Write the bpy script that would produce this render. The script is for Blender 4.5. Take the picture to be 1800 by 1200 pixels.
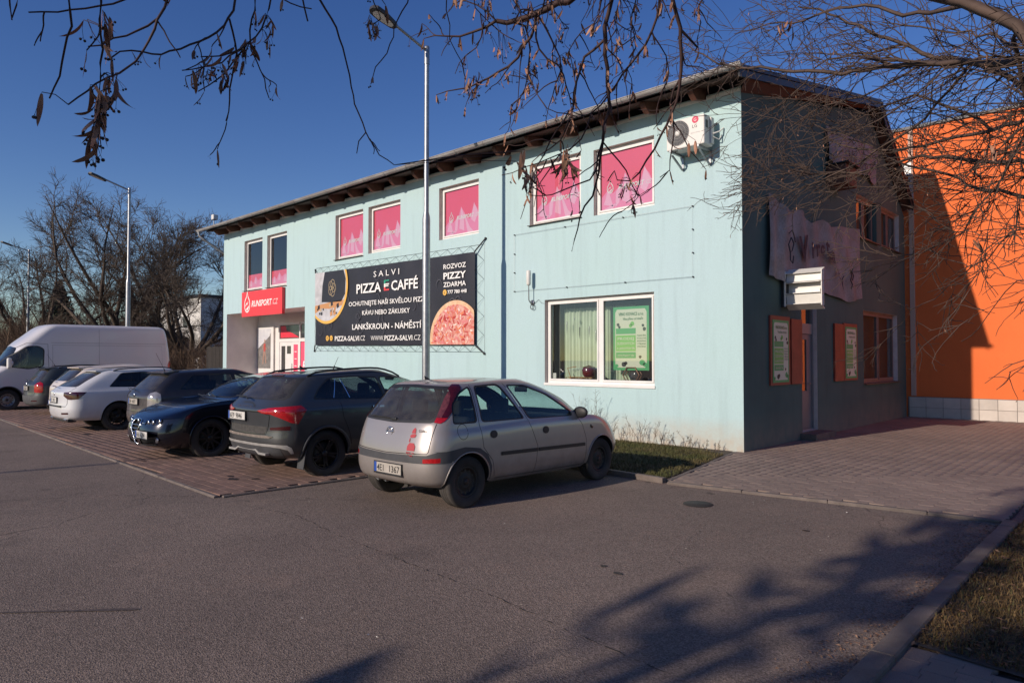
import bpy, bmesh, math, random
import numpy as np
from mathutils import Vector, Matrix
from mathutils.geometry import delaunay_2d_cdt
R = math.radians
PI = math.pi
sc = bpy.context.scene
col = sc.collection
for o in list(bpy.data.objects):
    bpy.data.objects.remove(o)
random.seed(7)
rng = np.random.default_rng(11)

# ------------------------------------------------------------------ camera
CAMH = 1.68
YAW, PIT, FPX = R(43.55), math.atan(30/1215), 1215.0
cam_d = bpy.data.cameras.new('camera')
cam = bpy.data.objects.new('camera', cam_d)
col.objects.link(cam)
cam.location = (0, 0, CAMH)
cam.rotation_euler = (PI/2+PIT, 0, YAW)
cam_d.sensor_width = 36
cam_d.lens = FPX/1800*36
cam_d.clip_start = 0.05
cam_d.clip_end = 3000
sc.camera = cam

# ------------------------------------------------------------------ light
SUN_AZ, SUN_EL = R(8.6), R(22.0)       # direction the light travels, from +Y towards +X
world = bpy.data.worlds.new('World')
sc.world = world
world.use_nodes = True
wn = world.node_tree
wn.nodes.clear()
sky = wn.nodes.new('ShaderNodeTexSky')
sky.sky_type = 'NISHITA'
sky.sun_disc = False
sky.sun_elevation = SUN_EL
sky.sun_rotation = PI+SUN_AZ
sky.altitude = 400
sky.air_density = 1.0
sky.dust_density = 0.08
sky.ozone_density = 2.2
hs = wn.nodes.new('ShaderNodeHueSaturation')
hs.inputs['Hue'].default_value = 0.52
hs.inputs['Saturation'].default_value = 1.28
hs.inputs['Value'].default_value = 1.0
bg = wn.nodes.new('ShaderNodeBackground')
bg.inputs['Strength'].default_value = 0.105
wo = wn.nodes.new('ShaderNodeOutputWorld')
wn.links.new(sky.outputs[0], hs.inputs['Color'])
wn.links.new(hs.outputs[0], bg.inputs['Color'])
wn.links.new(bg.outputs[0], wo.inputs['Surface'])
sun_d = bpy.data.lights.new('sun', 'SUN')
sun_d.energy = 4.5
sun_d.angle = R(0.55)
sun_d.color = (1.0, 0.865, 0.735)
sun = bpy.data.objects.new('sun', sun_d)
col.objects.link(sun)
sdir = Vector((math.sin(SUN_AZ)*math.cos(SUN_EL), math.cos(SUN_AZ)*math.cos(SUN_EL), -math.sin(SUN_EL)))
sun.rotation_euler = sdir.to_track_quat('-Z', 'Y').to_euler()
sun.location = (-5, -30, 20)
sc.view_settings.view_transform = 'Standard'
sc.view_settings.look = 'None'
sc.view_settings.exposure = 0.0
sc.view_settings.gamma = 1.0
sc.view_settings.use_curve_mapping = False
sc.cycles.transparent_max_bounces = 24
sc.cycles.max_bounces = 8

# ------------------------------------------------------------------ helpers
_F = np.array([-math.sin(YAW)*math.cos(PIT), math.cos(YAW)*math.cos(PIT), math.sin(PIT)])
_R = np.array([math.cos(YAW), math.sin(YAW), 0.0])
_U = np.cross(_R, _F)
def at(x, y, d):
    """survey of the photograph: a point seen at (x, y), d metres away"""
    v = _F+_R*(x-900)/FPX-_U*(y-600)/FPX
    v = v/np.linalg.norm(v)
    return np.array([0, 0, CAMH])+v*d

def tag(o, label=None, cat=None, group=None, kind=None):
    if label: o['label'] = label
    if cat: o['category'] = cat
    if group: o['group'] = group
    if kind: o['kind'] = kind
    return o
def empty(name, loc=(0, 0, 0), rz=0, label=None, cat=None, group=None):
    o = bpy.data.objects.new(name, None)
    o.empty_display_size = .2
    col.objects.link(o)
    o.location = loc
    o.rotation_euler = (0, 0, rz)
    return tag(o, label, cat, group)
def link(name, me, parent=None, loc=None):
    o = bpy.data.objects.new(name, me)
    col.objects.link(o)
    if parent: o.parent = parent
    if loc is not None: o.location = loc
    return o
def np_mesh(name, V, F, mats, smooth=False, mi=None, normals=None):
    """V (n,3); F list of faces or (m,k) array"""
    me = bpy.data.meshes.new(name)
    V = np.asarray(V, dtype=np.float64)
    if isinstance(F, np.ndarray):
        m, k = F.shape
        me.vertices.add(len(V)); me.vertices.foreach_set('co', V.ravel())
        me.loops.add(m*k); me.loops.foreach_set('vertex_index', F.ravel().astype(np.int32))
        me.polygons.add(m)
        me.polygons.foreach_set('loop_start', np.arange(0, m*k, k, dtype=np.int32))
        me.polygons.foreach_set('loop_total', np.full(m, k, dtype=np.int32))
        me.update(calc_edges=True)
    else:
        me.from_pydata(V.tolist(), [], F)
        me.update()
    for mt in (mats if isinstance(mats, (list, tuple)) else [mats]):
        me.materials.append(mt)
    if mi is not None:
        me.polygons.foreach_set('material_index', np.asarray(mi, dtype=np.int32))
    if smooth:
        me.polygons.foreach_set('use_smooth', np.ones(len(me.polygons), dtype=bool))
    if normals is not None:
        me.normals_split_custom_set_from_vertices([tuple(n) for n in normals])
    return me
class MB:
    def __init__(s): s.v = []; s.f = []; s.m = []; s.sm = []
    def add(s, V, F, mi=0, smooth=False):
        n = len(s.v)
        s.v += [tuple(p) for p in V]
        s.f += [tuple(i+n for i in f) for f in F]
        s.m += [mi]*len(F); s.sm += [smooth]*len(F)
        return s
    def box(s, x0, x1, y0, y1, z0, z1, mi=0):
        V = [(x0, y0, z0), (x1, y0, z0), (x1, y1, z0), (x0, y1, z0), (x0, y0, z1), (x1, y0, z1), (x1, y1, z1), (x0, y1, z1)]
        return s.add(V, [(0, 3, 2, 1), (4, 5, 6, 7), (0, 1, 5, 4), (1, 2, 6, 5), (2, 3, 7, 6), (3, 0, 4, 7)], mi)
    def bbox(s, x0, x1, y0, y1, z0, z1, b=.01, mi=0, seg=2):
        bm = bmesh.new()
        bmesh.ops.create_cube(bm, size=1)
        for v in bm.verts:
            v.co = Vector(((x0+x1)/2+v.co.x*(x1-x0), (y0+y1)/2+v.co.y*(y1-y0), (z0+z1)/2+v.co.z*(z1-z0)))
        bmesh.ops.bevel(bm, geom=bm.edges[:], offset=b, segments=seg, affect='EDGES', profile=.5)
        bm.verts.ensure_lookup_table(); bm.verts.index_update()
        s.add([v.co[:] for v in bm.verts], [tuple(v.index for v in f.verts) for f in bm.faces], mi, False)
        bm.free(); return s
    def obox(s, c, u, v, w, mi=0):
        """oriented box: centre, half vectors"""
        c, u, v, w = [np.array(a, float) for a in (c, u, v, w)]
        V = [c+a*u+b*v+d*w for d in (-1, 1) for a, b in ((-1, -1), (1, -1), (1, 1), (-1, 1))]
        return s.add(V, [(0, 3, 2, 1), (4, 5, 6, 7), (0, 1, 5, 4), (1, 2, 6, 5), (2, 3, 7, 6), (3, 0, 4, 7)], mi)
    def tube(s, pts, r, n=8, mi=0, caps=True, smooth=True):
        pts = [Vector(p) for p in pts]
        rs = r if isinstance(r, (list, tuple)) else [r]*len(pts)
        V = []; F = []
        up = None
        for i, p in enumerate(pts):
            d = (pts[min(i+1, len(pts)-1)]-pts[max(i-1, 0)]).normalized()
            if up is None:
                up = Vector((0, 0, 1)) if abs(d.z) < .9 else Vector((1, 0, 0))
            a = d.cross(up).normalized(); b = a.cross(d).normalized()
            up = b
            for k in range(n):
                t = 2*PI*k/n
                V.append(p+(a*math.cos(t)+b*math.sin(t))*rs[i])
        for i in range(len(pts)-1):
            for k in range(n):
                F.append((i*n+k, i*n+(k+1) % n, (i+1)*n+(k+1) % n, (i+1)*n+k))
        s.add(V, F, mi, smooth)
        if caps:
            s.add(V[:n], [tuple(range(n))[::-1]], mi); s.add(V[-n:], [tuple(range(n))], mi)
        return s
    def lathe(s, prof, c=(0, 0, 0), axis='y', n=32, mi=0, smooth=True, close=False):
        """prof: list of (r, h) ; h along axis"""
        V = []; F = []
        for r, h in prof:
            for k in range(n):
                t = 2*PI*k/n
                if axis == 'y': V.append((c[0]+r*math.cos(t), c[1]+h, c[2]+r*math.sin(t)))
                elif axis == 'z': V.append((c[0]+r*math.cos(t), c[1]+r*math.sin(t), c[2]+h))
                else: V.append((c[0]+h, c[1]+r*math.cos(t), c[2]+r*math.sin(t)))
        m = len(prof)
        for i in range(m-1 if not close else m):
            for k in range(n):
                F.append((i*n+k, i*n+(k+1) % n, ((i+1) % m)*n+(k+1) % n, ((i+1) % m)*n+k))
        return s.add(V, F, mi, smooth)
    def poly(s, pts, mi=0):
        return s.add(pts, [tuple(range(len(pts)))], mi)
    def prism(s, pts, d, mi=0):
        """closed prism from a planar outline, extruded by vector d"""
        n = len(pts); d = np.array(d, float)
        V = [tuple(p) for p in pts]+[tuple(np.array(p, float)+d) for p in pts]
        F = [tuple(range(n))[::-1], tuple(range(n, 2*n))]+[(i, (i+1) % n, n+(i+1) % n, n+i) for i in range(n)]
        return s.add(V, F, mi)
    def build(s, name, mats, parent=None, loc=None):
        me = bpy.data.meshes.new(name)
        me.from_pydata(s.v, [], s.f)
        for mt in (mats if isinstance(mats, (list, tuple)) else [mats]): me.materials.append(mt)
        me.polygons.foreach_set('material_index', np.array(s.m, dtype=np.int32))
        me.polygons.foreach_set('use_smooth', np.array(s.sm, dtype=bool))
        me.update()
        return link(name, me, parent, loc)

# ------------------------------------------------------------------ materials
def lin(r, g, b):
    f = lambda c: (c/255/12.92) if c/255 <= .04045 else ((c/255+.055)/1.055)**2.4
    return (f(r), f(g), f(b))
def mat(name, c, rough=.6, metal=0.0, var=.0, vs=3.0, bump=0.0, bs=40.0, c2=None, fine=0.0, fs=120., spec=.5, coat=0., emis=None, isl=0.0, dirt=None, streak=0.0):
    m = bpy.data.materials.new(name)
    m.use_nodes = True
    nt = m.node_tree; N = nt.nodes; Lk = nt.links
    b = N['Principled BSDF']
    b.inputs['Roughness'].default_value = rough
    b.inputs['Metallic'].default_value = metal
    b.inputs['Specular IOR Level'].default_value = spec
    b.inputs['Coat Weight'].default_value = coat
    b.inputs['Coat Roughness'].default_value = .06
    b.inputs['Base Color'].default_value = (*c, 1)
    geo = N.new('ShaderNodeNewGeometry')
    cur = None
    def mix(fac, ca, cb, blend='MIX'):
        mx = N.new('ShaderNodeMix'); mx.data_type = 'RGBA'; mx.blend_type = blend
        if isinstance(fac, (int, float)): mx.inputs[0].default_value = fac
        else: Lk.new(fac, mx.inputs[0])
        for k, cc in ((6, ca), (7, cb)):
            if isinstance(cc, tuple): mx.inputs[k].default_value = (*cc[:3], 1)
            else: Lk.new(cc, mx.inputs[k])
        return mx.outputs[2]
    def noise(scale, detail=4, rough_=.55, vec=None):
        n = N.new('ShaderNodeTexNoise'); n.inputs['Scale'].default_value = scale
        n.inputs['Detail'].default_value = detail; n.inputs['Roughness'].default_value = rough_
        Lk.new(vec or geo.outputs['Position'], n.inputs['Vector']); return n.outputs['Fac']
    def ramp(fac, a, bb, lo=0., hi=1.):
        r = N.new('ShaderNodeMapRange'); r.inputs[1].default_value = a; r.inputs[2].default_value = bb
        r.inputs[3].default_value = lo; r.inputs[4].default_value = hi
        Lk.new(fac, r.inputs[0]); return r.outputs[0]
    cur = c
    if var or c2:
        d = c2 or tuple(max(0, x*(1-var)) for x in c)
        cur = mix(ramp(noise(vs, 6), .35, .65), c, d)
    if fine:
        f = ramp(noise(fs, 2, .7), .3, .7, 1-fine, 1+fine)
        g = N.new('ShaderNodeCombineColor')
        for k in range(3): Lk.new(f, g.inputs[k])
        cur = mix(1.0, cur, g.outputs[0], 'MULTIPLY')
    if isl:
        oi = N.new('ShaderNodeObjectInfo'); am = N.new('ShaderNodeMath'); am.operation = 'ADD'; Lk.new(oi.outputs['Random'], am.inputs[0]); Lk.new(geo.outputs['Random Per Island'], am.inputs[1])
        fm_ = N.new('ShaderNodeMath'); fm_.operation = 'FRACT'; Lk.new(am.outputs[0], fm_.inputs[0])
        f = ramp(fm_.outputs[0], 0, 1, 1-isl, 1+isl)
        g = N.new('ShaderNodeCombineColor')
        for k in range(3): Lk.new(f, g.inputs[k])
        cur = mix(1.0, cur, g.outputs[0], 'MULTIPLY')
    if streak:
        mp = N.new('ShaderNodeMapping'); mp.inputs['Scale'].default_value = (6, 6, .5)
        Lk.new(geo.outputs['Position'], mp.inputs['Vector'])
        cur = mix(ramp(noise(1.0, 5, .6, mp.outputs[0]), .5, .8, 0, streak), cur, tuple(x*.45 for x in c))
    if dirt:   # (colour, z0, z1, amount) road dirt that fades out with height, broken by noise
        sx = N.new('ShaderNodeSeparateXYZ'); Lk.new(geo.outputs['Position'], sx.inputs[0])
        h = ramp(sx.outputs['Z'], dirt[1], dirt[2], 1, 0)
        nn = ramp(noise(dirt[4] if len(dirt) > 4 else 5., 6, .65), .3, .7, .35, 1.4)
        ml = N.new('ShaderNodeMath'); ml.operation = 'MULTIPLY'; ml.use_clamp = True; Lk.new(h, ml.inputs[0]); Lk.new(nn, ml.inputs[1])
        m2 = N.new('ShaderNodeMath'); m2.operation = 'MULTIPLY'; Lk.new(ml.outputs[0], m2.inputs[0]); m2.inputs[1].default_value = dirt[3]
        cur = mix(m2.outputs[0], cur, dirt[0])
        rr = N.new('ShaderNodeMapRange'); Lk.new(m2.outputs[0], rr.inputs[0]); rr.inputs[3].default_value = rough; rr.inputs[4].default_value = max(rough, .75)
        Lk.new(rr.outputs[0], b.inputs['Roughness'])
    if not isinstance(cur, tuple): Lk.new(cur, b.inputs['Base Color'])
    if bump:
        bn = N.new('ShaderNodeBump'); bn.inputs['Strength'].default_value = min(1, bump); bn.inputs['Distance'].default_value = .01*max(1, bump)
        Lk.new(noise(bs, 5, .6), bn.inputs['Height']); Lk.new(bn.outputs[0], b.inputs['Normal'])
    if emis:
        b.inputs['Emission Color'].default_value = (*emis[0], 1); b.inputs['Emission Strength'].default_value = emis[1]
    return m
def glass_mat(name, tint=(.55, .62, .6), ior=1.5, dust=0.0, rough=.01, extra=0.0):
    """thin clear pane: tinted transmission plus a fresnel mirror, with optional road dust"""
    m = bpy.data.materials.new(name); m.use_nodes = True
    nt = m.node_tree; N = nt.nodes; Lk = nt.links; N.clear()
    out = N.new('ShaderNodeOutputMaterial')
    tr = N.new('ShaderNodeBsdfTransparent'); tr.inputs[0].default_value = (*tint, 1)
    gl = N.new('ShaderNodeBsdfGlossy'); gl.inputs['Roughness'].default_value = rough
    fr = N.new('ShaderNodeLayerWeight'); fr.inputs['Blend'].default_value = .5
    p5 = N.new('ShaderNodeMath'); p5.operation = 'POWER'; p5.inputs[1].default_value = 4.2; Lk.new(fr.outputs['Facing'], p5.inputs[0])
    ad = N.new('ShaderNodeMath'); ad.operation = 'MULTIPLY_ADD'; ad.use_clamp = True; ad.inputs[1].default_value = .92; ad.inputs[2].default_value = .07+extra; Lk.new(p5.outputs[0], ad.inputs[0])
    mx = N.new('ShaderNodeMixShader'); Lk.new(ad.outputs[0], mx.inputs[0]); Lk.new(tr.outputs[0], mx.inputs[1]); Lk.new(gl.outputs[0], mx.inputs[2])
    last = mx.outputs[0]
    if dust:
        df = N.new('ShaderNodeBsdfDiffuse'); df.inputs[0].default_value = (.30, .27, .24, 1)
        geo = N.new('ShaderNodeNewGeometry'); nz = N.new('ShaderNodeTexNoise'); nz.inputs['Scale'].default_value = 7; nz.inputs['Detail'].default_value = 6
        Lk.new(geo.outputs['Position'], nz.inputs['Vector'])
        mr = N.new('ShaderNodeMapRange'); mr.inputs[1].default_value = .3; mr.inputs[2].default_value = .75; mr.inputs[3].default_value = dust*.4; mr.inputs[4].default_value = dust
        Lk.new(nz.outputs['Fac'], mr.inputs[0])
        m2 = N.new('ShaderNodeMixShader'); Lk.new(mr.outputs[0], m2.inputs[0]); Lk.new(last, m2.inputs[1]); Lk.new(df.outputs[0], m2.inputs[2]); last = m2.outputs[0]
    Lk.new(last, out.inputs['Surface'])
    return m

MT = {}
MT['white_paint'] = mat('white_window_paint', (.74, .72, .69), .4, var=.08, vs=4)
MT['white_plastic'] = mat('white_plastic', (.68, .66, .62), .45, var=.06, vs=6)
MT['grey_steel'] = mat('galvanised_steel', (.36, .37, .38), .42, .75, var=.25, vs=9, bump=.1, bs=60)
MT['dark_metal'] = mat('dark_metal', (.05, .05, .055), .5, .3, var=.2, vs=8)
MT['black_plastic'] = mat('black_plastic', (.018, .018, .02), .55, var=.3, vs=12)
MT['grey_plastic'] = mat('unpainted_bumper_plastic', (.055, .055, .06), .6, var=.25, vs=9)
MT['rubber'] = mat('tyre_rubber', (.022, .021, .021), .85, var=.3, vs=14, dirt=((.12, .10, .085), .0, .5, .5))
MT['interior'] = mat('dark_cabin_lining', (.012, .012, .013), .8, var=.2, vs=9)
MT['seat'] = mat('dark_seat_cloth', (.022, .022, .025), .9, var=.2, vs=20)
MT['chrome'] = mat('chrome', (.75, .75, .76), .14, 1.0)
MT['text_white'] = mat('white_print', (.82, .80, .77), .6)
MT['text_black'] = mat('black_print', (.02, .02, .02), .6)
MT['win_glass'] = glass_mat('window_glass', (.84, .88, .86), 1.5, .03, extra=.06)
MT['car_glass'] = glass_mat('car_glass_tinted', (.66, .80, .76), 1.52, .02)
MT['car_glass_rear'] = glass_mat('car_glass_dusty', (.45, .50, .50), 1.52, .16)
MT['car_glass_dark'] = glass_mat('privacy_glass', (.10, .11, .12), 1.52, .03)

def text_mesh(s, size, bold=0.0, shear=0.0, align='LEFT', sx=1.0, spacing=1.0):
    cu = bpy.data.curves.new('lettering', 'FONT')
    cu.body = s; cu.size = size/.73; cu.offset = bold*size; cu.shear = shear
    cu.align_x = align; cu.resolution_u = 2; cu.space_character = spacing; cu.fill_mode = 'FRONT'
    ob = bpy.data.objects.new('tmp', cu); col.objects.link(ob)
    dg = bpy.context.evaluated_depsgraph_get()
    me = bpy.data.meshes.new_from_object(ob.evaluated_get(dg))
    bpy.data.objects.remove(ob); bpy.data.curves.remove(cu)
    if sx != 1: me.transform(Matrix.Diagonal((sx, 1, 1, 1)))
    me.materials.clear()
    return me
def text(s, loc, u, v, size, m, parent=None, width=None, name='lettering', **k):
    """flat lettering, cap height = size, baseline-left at loc; u right, v up; width fits it"""
    me = text_mesh(s, size, **k)
    if width:
        xs = [a.co.x for a in me.vertices]
        w = max(xs)-min(xs)
        if w > 0: me.transform(Matrix.Diagonal((width/w, 1, 1, 1)))
        if k.get('align', 'LEFT') == 'LEFT':
            mn = min(a.co.x for a in me.vertices); me.transform(Matrix.Translation((-mn, 0, 0)))
    u = Vector(u).normalized(); v = Vector(v).normalized(); n = u.cross(v)
    M = Matrix(((u.x, v.x, n.x, loc[0]), (u.y, v.y, n.y, loc[1]), (u.z, v.z, n.z, loc[2]), (0, 0, 0, 1)))
    me.transform(M); me.materials.append(m)
    me.name = name
    return link(name, me, parent)
# ------------------------------------------------------------------ ground
def sheet(name, pts, z, m, parent=None):
    mb = MB(); mb.poly([(x, y, z) for x, y in pts])
    return mb.build(name, m, parent)
def asphalt_mat():
    m = bpy.data.materials.new('asphalt'); m.use_nodes = True
    nt = m.node_tree; N = nt.nodes; Lk = nt.links; b = N['Principled BSDF']
    geo = N.new('ShaderNodeNewGeometry')
    def nz(scale, d=5, r=.6):
        n = N.new('ShaderNodeTexNoise'); n.inputs['Scale'].default_value = scale; n.inputs['Detail'].default_value = d; n.inputs['Roughness'].default_value = r
        Lk.new(geo.outputs['Position'], n.inputs['Vector']); return n.outputs['Fac']
    def mr(f, a, bb, lo, hi):
        r = N.new('ShaderNodeMapRange'); r.inputs[1].default_value = a; r.inputs[2].default_value = bb; r.inputs[3].default_value = lo; r.inputs[4].default_value = hi
        Lk.new(f, r.inputs[0]); return r.outputs[0]
    def mix(f, a, bb, bl='MIX'):
        x = N.new('ShaderNodeMix'); x.data_type = 'RGBA'; x.blend_type = bl
        if isinstance(f, float): x.inputs[0].default_value = f
        else: Lk.new(f, x.inputs[0])
        for k, c in ((6, a), (7, bb)):
            if isinstance(c, tuple): x.inputs[k].default_value = (*c, 1)
            else: Lk.new(c, x.inputs[k])
        return x.outputs[2]
    base = mix(mr(nz(.35, 6, .65), .35, .65, 0, 1), (.222, .170, .140), (.164, .127, .106))
    base = mix(mr(nz(1.7, 6, .7), .55, .75, 0, .55), base, (.26, .185, .145))
    base = mix(mr(nz(.9, 3, .5), .62, .72, 0, .45), base, (.105, .082, .07))
    v = N.new('ShaderNodeTexVoronoi'); v.inputs['Scale'].default_value = 115; Lk.new(geo.outputs['Position'], v.inputs['Vector'])
    vv = N.new('ShaderNodeSeparateColor'); Lk.new(v.outputs['Color'], vv.inputs[0])
    g = mr(vv.outputs[0], 0, 1, .52, 1.40)
    cc = N.new('ShaderNodeCombineColor')
    for k in range(3): Lk.new(g, cc.inputs[k])
    base = mix(1.0, base, cc.outputs[0], 'MULTIPLY')
    # cracks
    w = N.new('ShaderNodeTexVoronoi'); w.feature = 'DISTANCE_TO_EDGE'; w.inputs['Scale'].default_value = .16
    ds = N.new('ShaderNodeTexNoise'); ds.inputs['Scale'].default_value = 1.5; ds.inputs['Detail'].default_value = 5; Lk.new(geo.outputs['Position'], ds.inputs['Vector'])
    va = N.new('ShaderNodeVectorMath'); va.operation = 'MULTIPLY_ADD'; va.inputs[1].default_value = (.8, .8, 0)
    Lk.new(ds.outputs['Color'], va.inputs[0]); Lk.new(geo.outputs['Position'], va.inputs[2]); Lk.new(va.outputs[0], w.inputs['Vector'])
    base = mix(mr(w.outputs['Distance'], .0004, .0016, .6, 0), base, (.03, .027, .025))
    # oil drips
    o = N.new('ShaderNodeTexVoronoi'); o.inputs['Scale'].default_value = .9; Lk.new(va.outputs[0], o.inputs['Vector'])
    base = mix(mr(o.outputs['Distance'], .03, .07, .55, 0), base, (.035, .03, .028))
    Lk.new(base, b.inputs['Base Color'])
    b.inputs['Roughness'].default_value = .88
    b.inputs['Specular IOR Level'].default_value = .25
    bn = N.new('ShaderNodeBump'); bn.inputs['Strength'].default_value = .55; bn.inputs['Distance'].default_value = .007
    ad = N.new('ShaderNodeMath'); ad.operation = 'ADD'; Lk.new(v.outputs['Distance'], ad.inputs[0]); Lk.new(nz(60, 3), ad.inputs[1])
    Lk.new(ad.outputs[0], bn.inputs['Height']); Lk.new(bn.outputs[0], b.inputs['Normal'])
    return m
ASPH = asphalt_mat()
gnd = sheet('asphalt_ground', [(-400, -400), (400, -400), (400, 400), (-400, 400)], 0, ASPH)
tag(gnd, kind='structure')
soil = mat('soil', (.085, .062, .045), .95, var=.45, vs=6, bump=.8, bs=30)
PAVERED = mat('red_paver', (.200, .118, .090), .85, c2=(.155, .098, .078), vs=1.3, fine=.22, fs=220, isl=.16, bump=.3, bs=160)
PAVEGREY = mat('grey_paver', (.255, .188, .152), .88, c2=(.20, .150, .124), vs=.7, fine=.25, fs=260, isl=.09, bump=.35, bs=170)
BEDM = mat('paver_joint_sand', (.085, .062, .050), .95, var=.3, vs=20)
KERBM = mat('concrete_kerb', (.165, .132, .115), .85, var=.35, vs=5, fine=.2, fs=150, bump=.4, bs=120)

def inside(p, poly):
    x, y = p; c = False; n = len(poly); j = n-1
    for i in range(n):
        xi, yi = poly[i]; xj, yj = poly[j]
        if (yi > y) != (yj > y) and x < (xj-xi)*(y-yi)/(yj-yi)+xi: c = not c
        j = i
    return c
def paving(name, poly, outline, grid, m, z0=.004, h=.022, nmax=280, sink=.002, name_p='paver'):
    """outline: paver outline around its centre; grid: function giving centres"""
    bed = sheet(name, poly, z0, BEDM); tag(bed, kind='structure')
    n = len(outline)
    O = np.array(outline); I = O*np.array([1-.03, 1-.04])
    V0 = np.vstack([np.c_[O, np.full(n, z0+.002)], np.c_[O, np.full(n, z0+h-.003)], np.c_[I, np.full(n, z0+h)]])
    F0 = [(i, (i+1) % n, n+(i+1) % n, n+i) for i in range(n)]+[(n+i, n+(i+1) % n, 2*n+(i+1) % n, 2*n+i) for i in range(n)]
    # top as triangles fan through convex pieces
    top = tuple(range(2*n, 3*n))
    me0 = bpy.data.meshes.new(name_p)
    me0.from_pydata(V0.tolist(), [], F0+[top]); me0.materials.append(m); me0.update()
    cs = [c for c in grid if inside(c, poly)]
    fw = np.array([-math.sin(YAW), math.cos(YAW)]); rt = np.array([math.cos(YAW), math.sin(YAW)])
    def vis(c):
        z = c[0]*fw[0]+c[1]*fw[1]; x = c[0]*rt[0]+c[1]*rt[1]
        if z < .5 or abs(x/z) > .76 or (CAMH/z) > .55: return 1e6+z
        return z
    cs.sort(key=vis)
    for c in cs[:nmax]:
        o = link(name_p, me0, bed, (c[0], c[1], random.uniform(-sink, sink*.6)))
        o.rotation_euler = (random.gauss(0, .0025), random.gauss(0, .0025), random.gauss(0, .006))
    rest = np.array(cs[nmax:])
    if len(rest):
        k = len(rest)
        dz = rng.uniform(-sink, sink*.6, k)
        an = rng.normal(0, .006, k)
        ca, sa = np.cos(an)[:, None], np.sin(an)[:, None]
        X = V0[None, :, 0]*ca-V0[None, :, 1]*sa+rest[:, 0:1]
        Y = V0[None, :, 0]*sa+V0[None, :, 1]*ca+rest[:, 1:2]
        Z = V0[None, :, 2]+dz[:, None]+0*X
        V = np.stack([X, Y, Z], -1).reshape(-1, 3)
        off = np.arange(k)*len(V0)
        F = []
        FQ = np.array(F0)
        quads = (FQ[None]+off[:, None, None]).reshape(-1, 4)
        tp = (np.array(top)[None]+off[:, None])
        me = bpy.data.meshes.new(name_p)
        nq, nt_ = len(quads), len(tp)
        me.vertices.add(len(V)); me.vertices.foreach_set('co', V.ravel())
        me.loops.add(nq*4+nt_*n)
        me.loops.foreach_set('vertex_index', np.concatenate([quads.ravel(), tp.ravel()]).astype(np.int32))
        me.polygons.add(nq+nt_)
        me.polygons.foreach_set('loop_start', np.concatenate([np.arange(nq)*4, nq*4+np.arange(nt_)*n]).astype(np.int32))
        me.polygons.foreach_set('loop_total', np.concatenate([np.full(nq, 4), np.full(nt_, n)]).astype(np.int32))
        me.update(calc_edges=True); me.materials.append(m)
        o = link(name_p, me, bed); tag(o, kind='stuff')
    return bed
bone = [(-.098, -.080), (-.06, -.080), (-.036, -.0605), (.036, -.0605), (.06, -.080), (.098, -.080), (.098, .080), (.06, .080), (.036, .0605), (-.036, .0605), (-.06, .080), (-.098, .080)]
bone = [(y*1.008, x*1.008) for x, y in bone][::-1]
GPOLY = [(-4.95, 8.27), (-1.30, 8.66), (-1.22, 8.70), (-1.22, 14.2), (.5, 14.4), (14, 14.6), (14, 22.15), (-5.44, 22.15), (-5.44, 11.75), (-5.62, 11.72)]
def bonegrid(x0, x1, y0, y1):
    g = []; i = 0; x = x0
    while x < x1:
        y = y0+(.1 if i % 2 else 0)
        while y < y1:
            g.append((x, y)); y += .2
        x += .1415; i += 1
    return g
paving('grey_block_pavement', GPOLY, bone, bonegrid(-5.7, 5.5, 8.2, 22.2), PAVEGREY)
paving('lawn_side_footpath', [(-1.08, 1.0), (6, 1.0), (6, 4.0), (.2, 4.35), (-1.08, 4.55)], bone, bonegrid(-1.05, 2.2, 1.0, 4.6), PAVEGREY, nmax=260)
RPOLY = [(-8.40, 3.68), (-52, 5.0), (-52, 10.2), (-8.22, 9.4)]
rect = [(-.0985, -.0735), (.0985, -.0735), (.0985, .0735), (-.0985, .0735)]
rg = []
k = 0; y = 3.6
while y < 10.2:
    x = -32+(.1 if k % 2 else 0)
    while x < -8.2:
        rg.append((x, y)); x += .2
    y += .149; k += 1
paving('red_block_parking_bay', RPOLY, rect, rg, PAVERED, nmax=290)
# kerbs: flush edging stones round the red bays, and the real kerb by the grass
def kerb_run(name, a, b, w, h, piece=1.0, m=KERBM, z0=0.0):
    a = np.array(a, float); b = np.array(b, float); L = np.linalg.norm(b-a); u = (b-a)/L; nrm = np.array([-u[1], u[0]])
    e = empty(name, (0, 0, 0)); tag(e, kind='structure')
    t = 0
    while t < L-.05:
        t1 = min(t+piece, L)
        mb = MB()
        c = a+u*(t+t1)/2; hl = (t1-t)/2-.004
        d = random.uniform(-.003, .003)
        zz0, zz1 = z0-.03, h+d
        V = []
        for (sx, sy, zz, ins) in [(-1, -1, zz0, 0), (1, -1, zz0, 0), (1, 1, zz0, 0), (-1, 1, zz0, 0), (-1, -1, zz1-.012, 0), (1, -1, zz1-.012, 0), (1, 1, zz1-.012, 0), (-1, 1, zz1-.012, 0), (-1, -1, zz1, .01), (1, -1, zz1, .01), (1, 1, zz1, .01), (-1, 1, zz1, .01)]:
            p = c+u*sx*(hl-ins*.4)+nrm*sy*(w/2-ins)
            V.append((p[0], p[1], zz))
        mb.add(V, [(0, 1, 5, 4), (1, 2, 6, 5), (2, 3, 7, 6), (3, 0, 4, 7), (4, 5, 9, 8), (5, 6, 10, 9), (6, 7, 11, 10), (7, 4, 8, 11), (8, 9, 10, 11)])
        mb.build('kerb_stone', m, e)
        t = t1
    return e
kerb_run('bay_edging', (-8.36, 3.62), (-30, 4.36), .06, .026)
kerb_run('bay_side_edging', (-8.33, 3.68), (-8.15, 8.4), .06, .026)
kerb_run('grass_kerb', (-4.97, 8.22), (-8.2, 8.46), .09, .07)
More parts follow.
